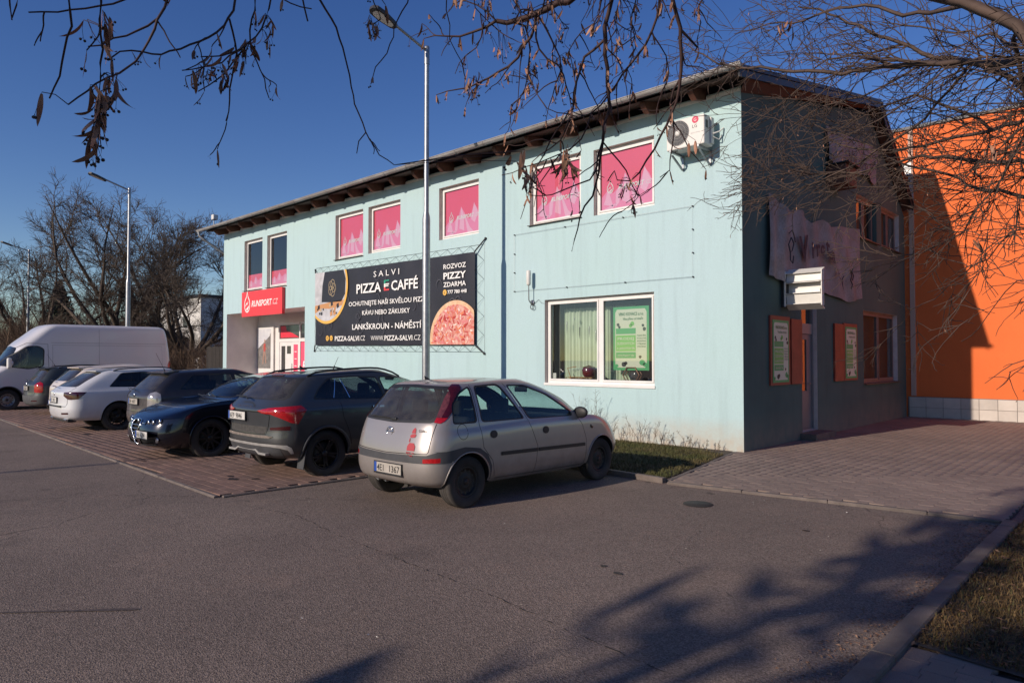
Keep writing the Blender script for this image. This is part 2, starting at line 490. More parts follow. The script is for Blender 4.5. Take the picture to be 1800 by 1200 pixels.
kerb_run('block_pavement_edging', (-4.90, 8.19), (-1.28, 8.60), .08, .034)
kerb_run('block_pavement_side_edging', (-4.96, 8.3), (-5.62, 11.66), .08, .03)
kerb_run('lawn_kerb', (-1.175, 1.2), (-1.175, 8.52), .13, .06)
# drain cover
mb = MB(); mb.lathe([(.0, .009), (.165, .009), (.17, .004)], (-3.97, 7.29, 0), 'z', 28)
dc = mb.build('drain_cover', mat('cast_iron', (.035, .030, .027), .7, .2, var=.3, vs=30))
tag(dc, 'small round dark iron cover set in the asphalt in front of the grey block pavement', 'manhole cover')

# grass
def leaf_mat(name, c1, c2, vs=2.0):
    return mat(name, c1, .7, c2=c2, vs=vs, isl=.35, spec=.2)
GRASS = leaf_mat('grass_green', (.075, .085, .028), (.13, .10, .045), 1.6)
DRYGRASS = leaf_mat('grass_dry', (.085, .060, .024), (.165, .100, .045), 1.1)
def grass(name, poly, n, hmin, hmax, m, base=.02, flat=.6, wid=.004, dens=None):
    xs = [p[0] for p in poly]; ys = [p[1] for p in poly]
    P = []
    arr = rng.random((n*3, 2))
    for a in arr:
        p = (xs_min+(xs_max-xs_min)*a[0], ys_min+(ys_max-ys_min)*a[1]) if False else (min(xs)+(max(xs)-min(xs))*a[0], min(ys)+(max(ys)-min(ys))*a[1])
        if inside(p, poly) and (dens is None or random.random() < dens(p)): P.append(p)
        if len(P) >= n: break
    P = np.array(P); k = len(P)
    h = rng.uniform(hmin, hmax, k)*(0.6+.8*rng.random(k)); az = rng.uniform(0, 2*PI, k); w = rng.uniform(wid*.6, wid*1.5, k)
    ln = rng.uniform(.2, 1.0, k)*flat
    d = np.stack([np.cos(az), np.sin(az)], -1); q = np.stack([-d[:, 1], d[:, 0]], -1)
    z = np.full(k, base)
    b0 = np.c_[P-q*w[:, None], z]; b1 = np.c_[P+q*w[:, None], z]
    mid = P+d*(h*ln*.45)[:, None]; m0 = np.c_[mid-q*w[:, None]*.8, z+h*.6]; m1 = np.c_[mid+q*w[:, None]*.8, z+h*.6]
    tip = np.c_[P+d*(h*ln*1.3)[:, None], z+h*(1-.35*ln)]
    V = np.stack([b0, b1, m1, m0, tip], 1).reshape(-1, 3)
    o = np.arange(k)*5
    T = np.concatenate([np.stack([o, o+1, o+2], -1), np.stack([o, o+2, o+3], -1), np.stack([o+3, o+2, o+4], -1)])
    ob = link(name, np_mesh(name, V, T, m)); tag(ob, kind='stuff')
    return ob
SPOLY = [(-8.15, 8.52), (-5.02, 8.28), (-5.66, 11.68), (-26.5, 11.68), (-26.5, 9.9), (-8.15, 9.45)]
def mound(name, poly, z, m, ppm=5, amp=.02):
    s = sheet(name, poly, z, m)
    tag(s, kind='structure'); return s
mound('verge_soil', SPOLY, .03, soil)
g1 = grass('verge_grass', [(-8.15, 8.52), (-5.02, 8.28), (-5.55, 11.1), (-6.5, 11.5), (-11, 11.6), (-11, 9.5), (-8.15, 9.5)], 34000, .03, .075, GRASS, .03, 1.0, .0032)
tag(g1, 'short green winter grass between the silver hatchback and the pale green wall', 'grass')
LPOLY = [(-1.10, 4.52), (.2, 4.32), (6, 4.0), (14, 4.0), (14, 14.3), (-.9, 14.0), (-1.10, 8.6)]
LPOLY2 = [(-1.10, 4.56), (.2, 4.36), (3.0, 4.1), (1.2, 9.0), (0, 14.0), (-.9, 14.0), (-1.10, 8.6)]
mound('lawn_soil', LPOLY, .035, soil)
g2 = grass('lawn_grass', LPOLY2, 90000, .02, .065, DRYGRASS, .03, 1.6, .0026)
tag(g2, 'dry yellowed lawn grass right of the long flush kerb', 'grass')
g4 = grass('green_lawn_tufts', LPOLY2, 22000, .02, .055, GRASS, .03, 1.0, .0028)
tag(g4, 'green grass tufts scattered through the dry lawn right of the kerb', 'grass')
# fallen lime bracts and dead leaves in the gutter and on the lawn
def litter(name, pts, m, smin, smax, z, label):
    P = np.array(pts); k = len(P)
    s = rng.uniform(smin, smax, k); az = rng.uniform(0, 2*PI, k); tl = rng.uniform(-.6, .6, k)
    d = np.stack([np.cos(az), np.sin(az), np.sin(tl)*.5], -1); q = np.stack([-np.sin(az), np.cos(az), rng.uniform(-.5, .5, k)], -1)
    C = np.c_[P, z+rng.uniform(.004, .016, k)]
    V = np.stack([C-d*s[:, None], C-q*s[:, None]*.28+[0, 0, .004], C+d*s[:, None], C+q*s[:, None]*.28], 1).reshape(-1, 3)
    V[:, 2] = np.maximum(V[:, 2], z+.002)
    o = np.arange(k)*4
    F = np.stack([o, o+1, o+2, o+3], -1)
    ob = link(name, np_mesh(name, V, F, m)); tag(ob, label, 'leaves', kind='stuff')
LITM = mat('dead_leaf', (.17, .085, .048), .85, c2=(.26, .15, .09), vs=9, isl=.5)
pts = []
while len(pts) < 1500:
    y = random.uniform(2.5, 8.6); x = -1.25-abs(random.gauss(0, .16))
    if random.random() < .75 or x > -1.5: pts.append((x, y))
litter('gutter_litter', pts, LITM, .005, .018, 0, 'brown fallen bracts and leaf scraps lying along the kerb edge')
pts = [(random.uniform(-1.1, 2.5), random.uniform(4.4, 12)) for _ in range(2600)]
litter('lawn_litter', pts, LITM, .008, .03, .05, 'brown dead leaves scattered over the dry lawn')
PALE = mat('paper_scrap', (.55, .52, .48), .8)
pts = [(random.uniform(-9, -1.4), random.uniform(2.2, 8)) for _ in range(70)]+[(random.uniform(-5, 0), random.uniform(9, 20)) for _ in range(30)]
litter('asphalt_debris', pts, PALE, .004, .012, .005, 'tiny pale crumbs and gravel scattered on the car park')
# oil stains under the bays as thin irregular patches
STAIN = mat('oil_stain', (.035, .024, .02), .6, var=.3, vs=15)
def stain(x, y, rx, ry, z):
    n = 18; mb = MB()
    mb.poly([(x+rx*math.cos(2*PI*k/n)*random.uniform(.6, 1.15), y+ry*math.sin(2*PI*k/n)*random.uniform(.6, 1.15), z) for k in range(n)])
    tag(mb.build('oil_stain', STAIN), kind='structure')
for a in [(-9.35, 4.28, .13, .07), (-9.6, 4.35, .09, .05), (-9.15, 4.5, .07, .06), (-12.0, 4.02, .06, .04), (-17.2, 4.6, .2, .1), (-19.3, 4.4, .16, .08)]:
    stain(*a, .0285)
for a in [(-3.15, 4.52, .05, .03), (-3.35, 4.6, .03, .03), (-2.6, 6.9, .04, .03)]:
    stain(*a, .0045)

# long shrinkage cracks in the asphalt, as thin broken ribbons
CRK = mat('crack_filler', (.028, .022, .019), .95)
def crack(pts, w=.006, gap=.25, seed=1):
    r = np.random.default_rng(seed); P = []
    for (x0, y0), (x1, y1) in zip(pts[:-1], pts[1:]):
        n = max(2, int(math.hypot(x1-x0, y1-y0)/.05))
        for k in range(n): P.append((x0+(x1-x0)*k/n+r.normal(0, .009), y0+(y1-y0)*k/n+r.normal(0, .009)))
    mb = MB()
    for a, b in zip(P[:-1], P[1:]):
        if r.random() < gap: continue
        d = np.array([b[0]-a[0], b[1]-a[1]]); d = d/max(np.linalg.norm(d), 1e-6); n_ = np.array([-d[1], d[0]]); wa, wb = w*r.uniform(.2, 1), w*r.uniform(.2, 1)
        mb.poly([(*(np.array(a)-n_*wa), .0045), (*(np.array(b)-n_*wb), .0045), (*(np.array(b)+n_*wb), .0045), (*(np.array(a)+n_*wa), .0045)])
    o = mb.build('asphalt_crack', CRK); tag(o, kind='structure')
crack([(-12.5, -1.5), (-10.04, 1.78), (-9.44, 2.82), (-8.45, 3.60)], .006, .3, 2)
crack([(-7.6, 3.68), (-6.83, 3.81), (-5.7, 3.66), (-4.55, 3.56), (-3.61, 3.5), (-2.71, 3.36), (-1.3, 3.2)], .0055, .35, 3)
crack([(-8.3, 3.62), (-7.9, 4.6), (-8.0, 5.4)], .004, .4, 4)
crack([(-4.6, 7.5), (-3.4, 6.4), (-3.1, 5.2), (-2.2, 4.6)], .003, .6, 5)
crack([(-1.5, 8.2), (-3.2, 7.9), (-4.8, 8.0)], .004, .5, 6)
STREAK = mat('old_oil_streak', (.115, .085, .070), .75, var=.5, vs=30)
r = np.random.default_rng(3); n = 26; A = np.array([-5.75, .88]); B = np.array([-5.03, 1.67]); d = (B-A)/np.linalg.norm(B-A); q = np.array([-d[1], d[0]]); up, dn = [], []
for k in range(n+1):
    t = k/n; c = A+(B-A)*t; w = .008+.016*t**2+r.uniform(0, .006); w = .004 if k == n else w
    up.append((*(c+q*w), .0046)); dn.append((*(c-q*w*r.uniform(.6, 1.1)), .0046))
mb = MB(); mb.poly(up+dn[::-1]); tag(mb.build('oil_stain', STREAK), kind='structure')
# ------------------------------------------------------------------ shop building
X0, X1, Y0 = -26.62, -5.48, 11.72          # long front wall runs along X at Y0, gable wall at X1
YB = 22.2
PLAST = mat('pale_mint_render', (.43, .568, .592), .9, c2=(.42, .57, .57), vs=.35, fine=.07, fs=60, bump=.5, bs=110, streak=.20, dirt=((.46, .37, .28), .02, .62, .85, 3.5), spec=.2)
PLASTG = mat('gable_render', (.100, .150, .138), .92, c2=(.085, .125, .116), vs=.9, fine=.06, fs=90, bump=.35, bs=140, streak=.25, dirt=((.25, .21, .17), .02, .7, .6, 3.), spec=.2)  # grey-green render, lowered further so the colour carries the gable's shade
REVEAL = mat('reveal_render', (.60, .53, .50), .9, var=.15, vs=6)  # tone raised to hold the bounced light in the reveals
RECESS = mat('porch_render', (.74, .69, .65), .9, var=.12, vs=2, bump=.2, bs=100)  # pale render, lightened further to carry the bounce inside the porch
WOOD = mat('dark_rafter_wood', (.14, .054, .032), .7, var=.45, vs=7, fine=.2, fs=60)
BOARD = mat('soffit_board', (.085, .040, .028), .8, var=.3, vs=5)
ROOFM = mat('dark_roof_sheet', (.030, .034, .045), .5, .2, var=.3, vs=3)
ORANGE = mat('orange_render', (.80, .180, .055), .9, c2=(.73, .160, .048), vs=.45, fine=.07, fs=70, bump=.5, bs=110, spec=.15, streak=.12)
ORANGED = mat('orange_trim', (.60, .15, .04), .8, var=.1, vs=2)
TILE = mat('pale_stone_tile', (.56, .49, .43), .6, var=.12, vs=4, isl=.1)
ZINC = mat('weathered_gutter', (.42, .41, .40), .5, .25, c2=(.30, .27, .25), vs=2.2, fine=.15, fs=40)
bld = empty('shop_building', ((X0+X1)/2, (Y0+YB)/2, 0), 0, 'long pale mint rendered shop building with dark timber eaves and a bare grey-green gable', 'building')
BO = (-(X0+X1)/2, -(Y0+YB)/2, 0)
def bp(mb, name, m, parent=None):
    """build in world coordinates as a child of the building"""
    o = mb.build(name, m, parent or bld)
    if parent is None: o.location = BO
    return o
def wall_grid(P, u, v, n, a0, a1, b0, topf, holes, depth, m_out, name, rev=None):
    """wall in plane P+a*u+b*v, outward normal n, holes (a0,a1,b0,b1), reveals go inwards by depth"""
    P, u, v, n = [np.array(q, float) for q in (P, u, v, n)]
    mb = MB()
    As = sorted(set([a0, a1]+[h[0] for h in holes]+[h[1] for h in holes]+[a for a in topf[0] if a0 < a < a1]))
    bmax = max(topf[1])
    Bs = sorted(set([b0]+[h[2] for h in holes]+[h[3] for h in holes]))
    for i in range(len(As)-1):
        for j in range(len(Bs)):
            lo = Bs[j]
            for k in (0,):
                A, B = As[i], As[i+1]
                if j < len(Bs)-1: t0 = t1 = Bs[j+1]
                else: t0, t1 = np.interp(A, *topf), np.interp(B, *topf)
                ca, cb = (A+B)/2, (lo+min(t0, t1))/2
                if any(h[0] < ca < h[1] and h[2] < cb < h[3] for h in holes): continue
                mb.poly([P+u*A+v*lo, P+u*B+v*lo, P+u*B+v*t1, P+u*A+v*t0], 0)
    for h in holes:
        if len(h) > 4 and h[4] == 'norev': continue
        a, b, c, d = h[:4]; q = -n*depth
        mb.poly([P+u*a+v*c, P+u*a+v*d, P+u*a+v*d+q, P+u*a+v*c+q], 1)
        mb.poly([P+u*b+v*c, P+u*b+v*c+q, P+u*b+v*d+q, P+u*b+v*d], 1)
        mb.poly([P+u*a+v*d, P+u*b+v*d, P+u*b+v*d+q, P+u*a+v*d+q], 1)
        mb.poly([P+u*a+v*c, P+u*a+v*c+q, P+u*b+v*c+q, P+u*b+v*c], 1)
    return bp(mb, name, [m_out, rev or REVEAL])
WIN = [(-24.88, -23.47, 4.17, 6.03), (-23.12, -21.72, 4.17, 6.03), (-18.71, -17.22, 4.72, 6.11), (-16.95, -15.42, 4.74, 6.11), (-13.77, -12.27, 4.76, 6.12), (-10.58, -9.10, 4.71, 6.12), (-8.76, -7.28, 4.69, 6.08)]
BIG = (-10.13, -7.30, 1.13, 2.99)
PORCH = (-26.31, -20.51, 0.0, 3.38)
wall_grid((0, Y0, 0), (1, 0, 0), (0, 0, 1), (0, -1, 0), X0, X1, -.05, ([X0, X1], [6.56, 6.56]), WIN+[BIG, (*PORCH, 'norev')], .17, PLAST, 'front_wall')
GW1 = (18.40, 21.34, 1.06, 2.88); GU = (17.96, 21.64, 4.65, 5.72); GD = (14.42, 15.28, .17, 2.86)
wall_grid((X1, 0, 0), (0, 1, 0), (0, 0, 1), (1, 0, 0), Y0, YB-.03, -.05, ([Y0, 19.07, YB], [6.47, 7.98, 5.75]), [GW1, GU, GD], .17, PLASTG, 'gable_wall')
mb = MB()
mb.poly([(X0, Y0, -.05), (X0, Y0, 6.47), (X0, 19.07, 7.98), (X0, YB, 5.75), (X0, YB, -.05)])
mb.poly([(X0, YB-.03, -.05), (X0, YB-.03, 5.75), (X1, YB-.03, 5.75), (X1, YB-.03, -.05)])
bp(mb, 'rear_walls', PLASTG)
# porch
PY_ = 13.0
mb = MB()
mb.poly([(PORCH[0], Y0, 0), (PORCH[0], PY_, 0), (PORCH[0], PY_, 3.38), (PORCH[0], Y0, 3.38)])
mb.poly([(PORCH[1], Y0, 0), (PORCH[1], Y0, 3.38), (PORCH[1], PY_, 3.38), (PORCH[1], PY_, 0)])
mb.poly([(PORCH[0], Y0, 3.38), (PORCH[0], PY_, 3.38), (PORCH[1], PY_, 3.38), (PORCH[1], Y0, 3.38)])
mb.poly([(PORCH[0], PY_, 0), (PORCH[1], PY_, 0), (PORCH[1], PY_, 3.38), (PORCH[0], PY_, 3.38)])
mb.poly([(PORCH[0], Y0, .05), (PORCH[1], Y0, .05), (PORCH[1], PY_, .05), (PORCH[0], PY_, .05)])
bp(mb, 'porch', RECESS)
# dark rooms behind the panes
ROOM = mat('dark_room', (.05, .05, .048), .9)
def room(x0, x1, y0, y1, z0, z1, name='room', m=None, open_='front'):
    mb = MB()
    V = [(x0, y0, z0), (x1, y0, z0), (x1, y1, z0), (x0, y1, z0), (x0, y0, z1), (x1, y0, z1), (x1, y1, z1), (x0, y1, z1)]
    F = {'b': (0, 1, 2, 3), 't': (4, 7, 6, 5), 'front': (0, 4, 5, 1), 'right': (1, 5, 6, 2), 'back': (2, 6, 7, 3), 'left': (3, 7, 4, 0)}
    mb.add(V, [f for k, f in F.items() if k != open_])
    return bp(mb, name, m or ROOM)
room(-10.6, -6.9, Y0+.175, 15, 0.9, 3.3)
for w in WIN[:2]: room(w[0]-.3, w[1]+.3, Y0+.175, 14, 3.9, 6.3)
# windows
FILM1 = mat('window_print_red', (.88, .09, .15), .45, c2=(.88, .10, .19), vs=1.2)
FILM2 = mat('window_print_pink', (.90, .25, .43), .45)
FILM3 = mat('window_print_pale_pink', (.90, .44, .60), .45)
GASKET = mat('window_gasket', (.09, .085, .08), .7)
GFR = mat('shaded_white_frame', (.26, .17, .14), .5, var=.2, vs=6)  # white gable frames, with shade and orange bounce put into the colour
def window(a0, a1, b0, b1, plane, film, mull=False, sill=True, face='front', glassm=None):
    """frame set back in its opening; film: 'full' | 'low' | None"""
    if face == 'front':
        T = lambda a, b, d: (a, Y0+plane-d, b); u = (1, 0, 0); nrm = (0, -1, 0)
    else:
        T = lambda a, b, d: (X1-plane+d, a, b); u = (0, 1, 0); nrm = (1, 0, 0)
    def bar(mb, A0, A1, B0, B1, d0, d1, mi=0):
        c = [(T(x, y, d)) for d in (d0, d1) for x, y in ((A0, B0), (A1, B0), (A1, B1), (A0, B1))]
        mb.add(c, [(0, 3, 2, 1), (4, 5, 6, 7), (0, 1, 5, 4), (1, 2, 6, 5), (2, 3, 7, 6), (3, 0, 4, 7)], mi)
    f = MB(); w = .062
    a0 += .004; a1 -= .004; b0 += .004; b1 -= .004
    for A in ((a0, a0+w, b0, b1), (a1-w, a1, b0, b1), (a0+w, a1-w, b0, b0+w), (a0+w, a1-w, b1-w, b1)): bar(f, *A, 0, .06)
    panes = []
    if mull:
        m_ = (a0+a1)/2 if mull is True else mull
        bar(f, m_-.045, m_+.045, b0+w, b1-w, 0, .062); spans = [(a0+w, m_-.045), (m_+.045, a1-w)]
    else: spans = [(a0+w, a1-w)]
    fmat = MT['white_paint'] if face == 'front' else GFR
    fr = bp(f, 'window', fmat)
    for s0, s1 in spans:
        s = MB(); w2 = .038
        for A in ((s0+.003, s0+w2, b0+w+.003, b1-w-.003), (s1-w2, s1-.003, b0+w+.003, b1-w-.003), (s0+w2, s1-w2, b0+w+.003, b0+w+w2), (s0+w2, s1-w2, b1-w-w2, b1-w-.003)): bar(s, *A, .012, .078)
        s.build('sash', fmat, fr)
        g = MB(); g0, g1, h0, h1 = s0+w2, s1-w2, b0+w+w2, b1-w-w2
        q = MB(); e = .007
        for A in ((g0, g0+e, h0, h1), (g1-e, g1, h0, h1), (g0+e, g1-e, h0, h0+e), (g0+e, g1-e, h1-e, h1)): bar(q, *A, .045, .052)
        q.build('gasket', GASKET, fr)
        if film:
            ht = h1 if film == 'full' else h0+(h1-h0)*.30
            fm = MB(); d = .036
            fm.poly([T(g0, h0, d), T(g1, h0, d), T(g1, ht, d), T(g0, ht, d)], 0)
            W_, H_ = g1-g0, ht-h0
            if film == 'full':
                peaks = [(0, .22), (.12, .34), (.24, .28), (.40, .42), (.47, .60), (.54, .50), (.60, .36), (.72, .30), (.84, .62), (.93, .50), (1, .34)]
                tri = [[(.05, .1), (.14, .36), (.24, .05)], [(.42, .12), (.47, .61), (.55, .40), (.56, .06)], [(.54, .5), (.72, .12), (.84, .0), (.66, .0)], [(.76, .28), (.84, .64), (.96, .40), (.86, .20)], [(.0, 0), (.30, .10), (.22, .0)], [(.30, .3), (.40, .43), (.36, .1), (.28, .02)]]
            else:
                peaks = [(0, .45), (.15, .62), (.3, .38), (.45, .85), (.6, .5), (.8, .7), (1, .42)]
                tri = [[(.05, .1), (.15, .6), (.24, .15)], [(.38, .3), (.45, .85), (.52, .3)], [(.7, .2), (.8, .7), (.9, .1)]]
            fm.poly([T(g0, h0, d+.0015), T(g1, h0, d+.0015)]+[T(g0+W_*a, h0+H_*b, d+.0015) for a, b in peaks[::-1]], 1)
            for t in tri: fm.poly([T(g0+W_*a, h0+H_*b, d+.003) for a, b in t], 2)
            fm.build('printed_film', [FILM1, FILM2, FILM3], fr)
            if film == 'full':
                zl = h0+H_*.33; lx = g0+W_*.34
                p = T(lx, zl, d+.005)
                text('RUNSPORT', p, u, (0, 0, 1), .095, MT['text_white'], fr, width=W_*.50, bold=.035, shear=.25)
                text('.CZ', T(lx+W_*.51, zl, d+.005), u, (0, 0, 1), .085, MT['text_white'], fr, width=W_*.13, bold=-.01, shear=.25)
                drop_logo(T, g0+W_*.18, zl+.05, .105, d+.005, MT['text_white'], fr)
        g.poly([T(g0, h0, .042), T(g1, h0, .042), T(g1, h1, .042), T(g0, h1, .042)])
        g.build('pane', glassm or MT['win_glass'], fr)
    if sill:
        s = MB()
        if face == 'front': s.obox(((a0+a1)/2, Y0+plane/2-.045, b0-.012), ((a1-a0)/2+.03, 0, 0), (0, plane/2+.02, -.008), (0, 0, .005))
        else: s.obox((X1-plane/2+.045, (a0+a1)/2, b0-.012), (0, (a1-a0)/2+.03, 0), (plane/2+.035, 0, -.008), (0, 0, .009))
        s.build('sill', mat('sill_metal', (.10, .075, .06), .5, .3) if 'sill_metal' not in bpy.data.materials else bpy.data.materials['sill_metal'], fr)
    return fr
def drop_logo(T, cx, cz, r, d, m, parent):
    """ring shaped like a drop with a peak line inside"""
    mb = MB(); n = 22
    def pt(t, k):
        a = PI/2+2*PI*t/n
        x = math.cos(a)*r*.78*k; z = math.sin(a)*r*k
        if t in (0, n): z += r*.75*k
        elif t in (1, n-1): z += r*.15*k
        return T(cx+x, cz+z, d)
    for t in range(n):
        mb.poly([pt(t, .82), pt(t+1, .82), pt(t+1, 1.0), pt(t, 1.0)])
    for pl in ([(-.45, -.25), (-.1, .1), (-.1, .3), (-.5, -.1)], [(-.1, .1), (.05, -.05), (.25, .3), (.2, .45), (.02, .1), (-.1, .3)], [(-.4, -.6), (.5, -.1), (.45, -.35), (.1, -.7)]):
        mb.poly([T(cx+a*r, cz+b*r, d) for a, b in pl])
    return mb.build('emblem', m, parent)
for i, w in enumerate(WIN):
    window(*w, .17, 'low' if i < 2 else 'full', sill=i not in (3, 4, 6))
window(*BIG, .16, None, mull=-8.66, sill=False)
mb = MB(); mb.obox((-8.71, Y0+.04, 1.115), (1.43, 0, 0), (0, .062, -.004), (0, 0, .028))
bp(mb, 'window_ledge', MT['white_paint'])
window(*GW1, .17, None, mull=19.9, face='gable')
window(GU[0], GU[0]+1.62, GU[2], GU[3], .17, None, mull=True, face='gable')
window(GU[1]-1.62, GU[1], GU[2], GU[3], .17, None, mull=True, face='gable')
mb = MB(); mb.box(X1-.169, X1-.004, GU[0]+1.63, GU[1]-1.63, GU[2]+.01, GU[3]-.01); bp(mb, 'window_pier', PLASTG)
mb = MB(); mb.poly([(X1-.30, GW1[0]-.4, .8), (X1-.30, GU[1], .8), (X1-.30, GU[1], 6.0), (X1-.30, GW1[0]-.6, 6.0)]); mb.poly([(X1-.32, 14.2, 0), (X1-.32, 15.5, 0), (X1-.32, 15.5, 3), (X1-.32, 14.2, 3)]); bp(mb, 'dark_room_sheet', ROOM)  # flat dark sheet standing in for the rooms behind the gable glass
# gable door with transom
mb = MB()
d0, d1, z0, z1 = GD
for (a, b, c, d) in ((d0+.004, d0+.06, z0, z1-.004), (d1-.06, d1-.004, z0, z1-.004), (d0+.06, d1-.06, z1-.06, z1-.004), (d0+.06, d1-.06, 2.20, 2.42), (d0+.06, d1-.06, z0, z0+.03)):
    mb.box(X1-.15, X1-.08, a, b, c, d)
dr = bp(mb, 'side_door', mat('door_frame_grey', (.22, .20, .20), .5))
mb = MB(); mb.box(X1-.14, X1-.10, d0+.065, d0+.16, z0+.035, 2.19); mb.box(X1-.14, X1-.10, d1-.34, d1-.065, z0+.035, 2.19); mb.box(X1-.14, X1-.10, d0+.16, d1-.34, z0+.035, 1.0); mb.box(X1-.14, X1-.10, d0+.16, d1-.34, 2.08, 2.19); mb.build('door_leaf', mat('dull_door', (.13, .13, .15), .5, var=.15), dr)
mb = MB(); mb.poly([(X1-.12, d0+.16, 1.0), (X1-.12, d1-.34, 1.0), (X1-.12, d1-.34, 2.08), (X1-.12, d0+.16, 2.08)]); mb.poly([(X1-.12, d0+.06, 2.42), (X1-.12, d1-.06, 2.42), (X1-.12, d1-.06, z1-.06), (X1-.12, d0+.06, z1-.06)]); mb.build('pane', MT['win_glass'], dr)
mb = MB(); mb.tube([(X1-.10, d1-.2, 1.15), (X1-.05, d1-.2, 1.15), (X1-.05, d1-.32, 1.15)], .01, 6); mb.build('handle', MT['chrome'], dr)
mb = MB(); mb.bbox(X1+.005, X1+.32, 14.3, 15.4, .0, .155, .01); bp(mb, 'door_step', KERBM)
# roof
VX = X1+.30; EY = 11.06; EZ = 6.60; RY, RZ = 19.07, 8.17; BY, BZ = 22.05, 6.0
mb = MB()
def slab(p, q, t, x0=X0-.45, x1=VX):
    (ya, za), (yb, zb) = p, q
    d = np.array([yb-ya, zb-za]); L = np.linalg.norm(d); nn = np.array([-d[1], d[0]])/L*t
    if nn[1] < 0: nn = -nn
    V = [(x0, ya, za), (x1, ya, za), (x1, yb, zb), (x0, yb, zb)]
    W = [(x, y+nn[0], z+nn[1]) for x, y, z in V]
    mb.add(V+W, [(0, 3, 2, 1), (4, 5, 6, 7), (0, 1, 5, 4), (1, 2, 6, 5), (2, 3, 7, 6), (3, 0, 4, 7)])
slab((EY, EZ), (RY, RZ), .07)
slab((BY, BZ), (RY+.03, RZ+.0), .07)
rf = bp(mb, 'roof', ROOFM)
# low corrugation ribs at the eave edge
mb = MB()
sl = (RZ-EZ)/(RY-EY)
for k in range(170):
    x = X0-.4+k*.128
    if x > VX-.05: break
    mb.tube([(x, EY-.04, EZ+.075), (x, EY+1.2, EZ+.075+1.24*sl)], .018, 6)
o = mb.build('roof_rib', ROOFM, rf); tag(o, kind='stuff')
# soffit boards, fascia and verge
mb = MB()
mb.add([(X0-.4, EY+.08, EZ-.03), (X1+.25, EY+.08, EZ-.03), (X1+.25, Y0+.02, EZ-.03+.66*sl), (X0-.4, Y0+.02, EZ-.03+.66*sl)], [(0, 3, 2, 1)])
bp(mb, 'soffit', BOARD)
for (ya, za, yb, zb) in ((EY+.02, EZ-.02, RY, RZ-.02), (RY, RZ-.02, BY, BZ-.02)):
    mb = MB(); c = ((VX-.035), (ya+yb)/2, (za+zb)/2-.05); dv = ((yb-ya)/2, (zb-za)/2); L = math.hypot(*dv)
    mb.obox(c, (.018, 0, 0), (0, dv[0], dv[1]), (0, -dv[1]/L*.06, dv[0]/L*.06))
    bp(mb, 'verge_board', ROOFM)
mb = MB(); mb.add([(X1, Y0, 6.44), (X1+.26, EY+.3, EZ-.03), (X1+.26, RY, RZ-.06), (X1, RY, RZ-.10)], [(0, 1, 2, 3)]); mb.add([(X1, RY, RZ-.10), (X1+.26, RY, RZ-.06), (X1+.26, BY, BZ-.06), (X1, BY, BZ-.1)], [(0, 1, 2, 3)]); bp(mb, 'verge_soffit', BOARD)
# rafters
rm = None
x = X0+.35
n = 0
while x < X1-.1:
    mb = MB()
    ya, yb = EY+.14, Y0+.02
    za, zb = EZ-.035+sl*.06, EZ-.035+sl*(Y0-EY)
    V = []
    for xx in (-.055, .055):
        V += [(xx, ya, za), (xx, yb, zb), (xx, yb, zb-.20), (xx, ya+.16, za-.19), (xx, ya, za-.08)]
    if rm is None:
        mb.add(V, [(0, 1, 2, 3, 4)[::-1], (5, 6, 7, 8, 9), (0, 5, 6, 1), (2, 7, 8, 3), (3, 8, 9, 4), (4, 9, 5, 0)])
        o = mb.build('rafter', WOOD, bld); rm = o.data
    else: o = link('rafter', rm, bld)
    o.location = (BO[0]+x, BO[1], 0)
    x += 1.003; n += 1
# white strip painted in for the sunlit line of wall between the rafters
mb = MB(); mb.box(X0+.02, X1-.004, Y0-.012, Y0-.002, 6.47, 6.53); bp(mb, 'sunlit_wall_line', MT['white_paint'])
# gutter
mb = MB()
npf = 9; prof = [(math.cos(PI+PI*k/(npf-1))*.068, math.sin(PI+PI*k/(npf-1))*.068) for k in range(npf)]
V = []; F = []
for xx in (X0-.72, X1+.36):
    for a, b in prof: V.append((xx, EY-.075+a, EZ+.045+b))
for k in range(npf-1): F.append((k, k+1, npf+k+1, npf+k))
mb.add(V, F, 0, True)
mb.add([V[k] for k in range(npf)], [tuple(range(npf))]); mb.add([V[npf+k] for k in range(npf)], [tuple(range(npf))[::-1]])
mb.tube([(X0-.72, EY-.143, EZ+.048), (X1+.36, EY-.143, EZ+.048)], .011, 6)
gt = bp(mb, 'gutter', ZINC)
for k in range(24):
    x = X0+.1+k*.95
    if x > X1+.2: break
    mb = MB(); mb.tube([(x, EY-.075+math.cos(PI+PI*j/8)*.0735, EZ+.045+math.sin(PI+PI*j/8)*.0735) for j in range(9)], .007, 4); mb.build('gutter_bracket', ZINC, gt)
mb = MB(); mb.tube([(X0-.60, EY-.08, EZ), (X0-.58, EY-.06, EZ-.16), (X0-.48, EY+.10, EZ-.32)], .052, 10)
mb.tube([(X0-.48, EY+.10, EZ-.32), (X0-.06, Y0+.3, EZ-.98)], .045, 10)
dp = bp(mb, 'downpipe', MT['grey_steel'])
mb = MB(); mb.tube([(X0-.14, Y0+.20, EZ-.86), (X0-.05, Y0+.32, EZ-1.05), (X0-.05, Y0+.34, .05)], .05, 10); mb.build('lower_pipe', mat('terracotta_pipe', (.32, .10, .05), .6, var=.2), dp)
# roof lamp at the far corner
e = empty('roof_floodlight', (X0+.25, EY+.15, EZ+.1), 0, 'small white floodlight on a short post at the far left end of the roof edge', 'floodlight')
mb = MB(); mb.tube([(0, 0, 0), (0, 0, .30)], .018, 8); mb.build('post', MT['grey_steel'], e)
mb = MB(); mb.bbox(-.04, .16, -.10, .10, .26, .46, .03); mb.build('lamp_head', MT['white_plastic'], e)

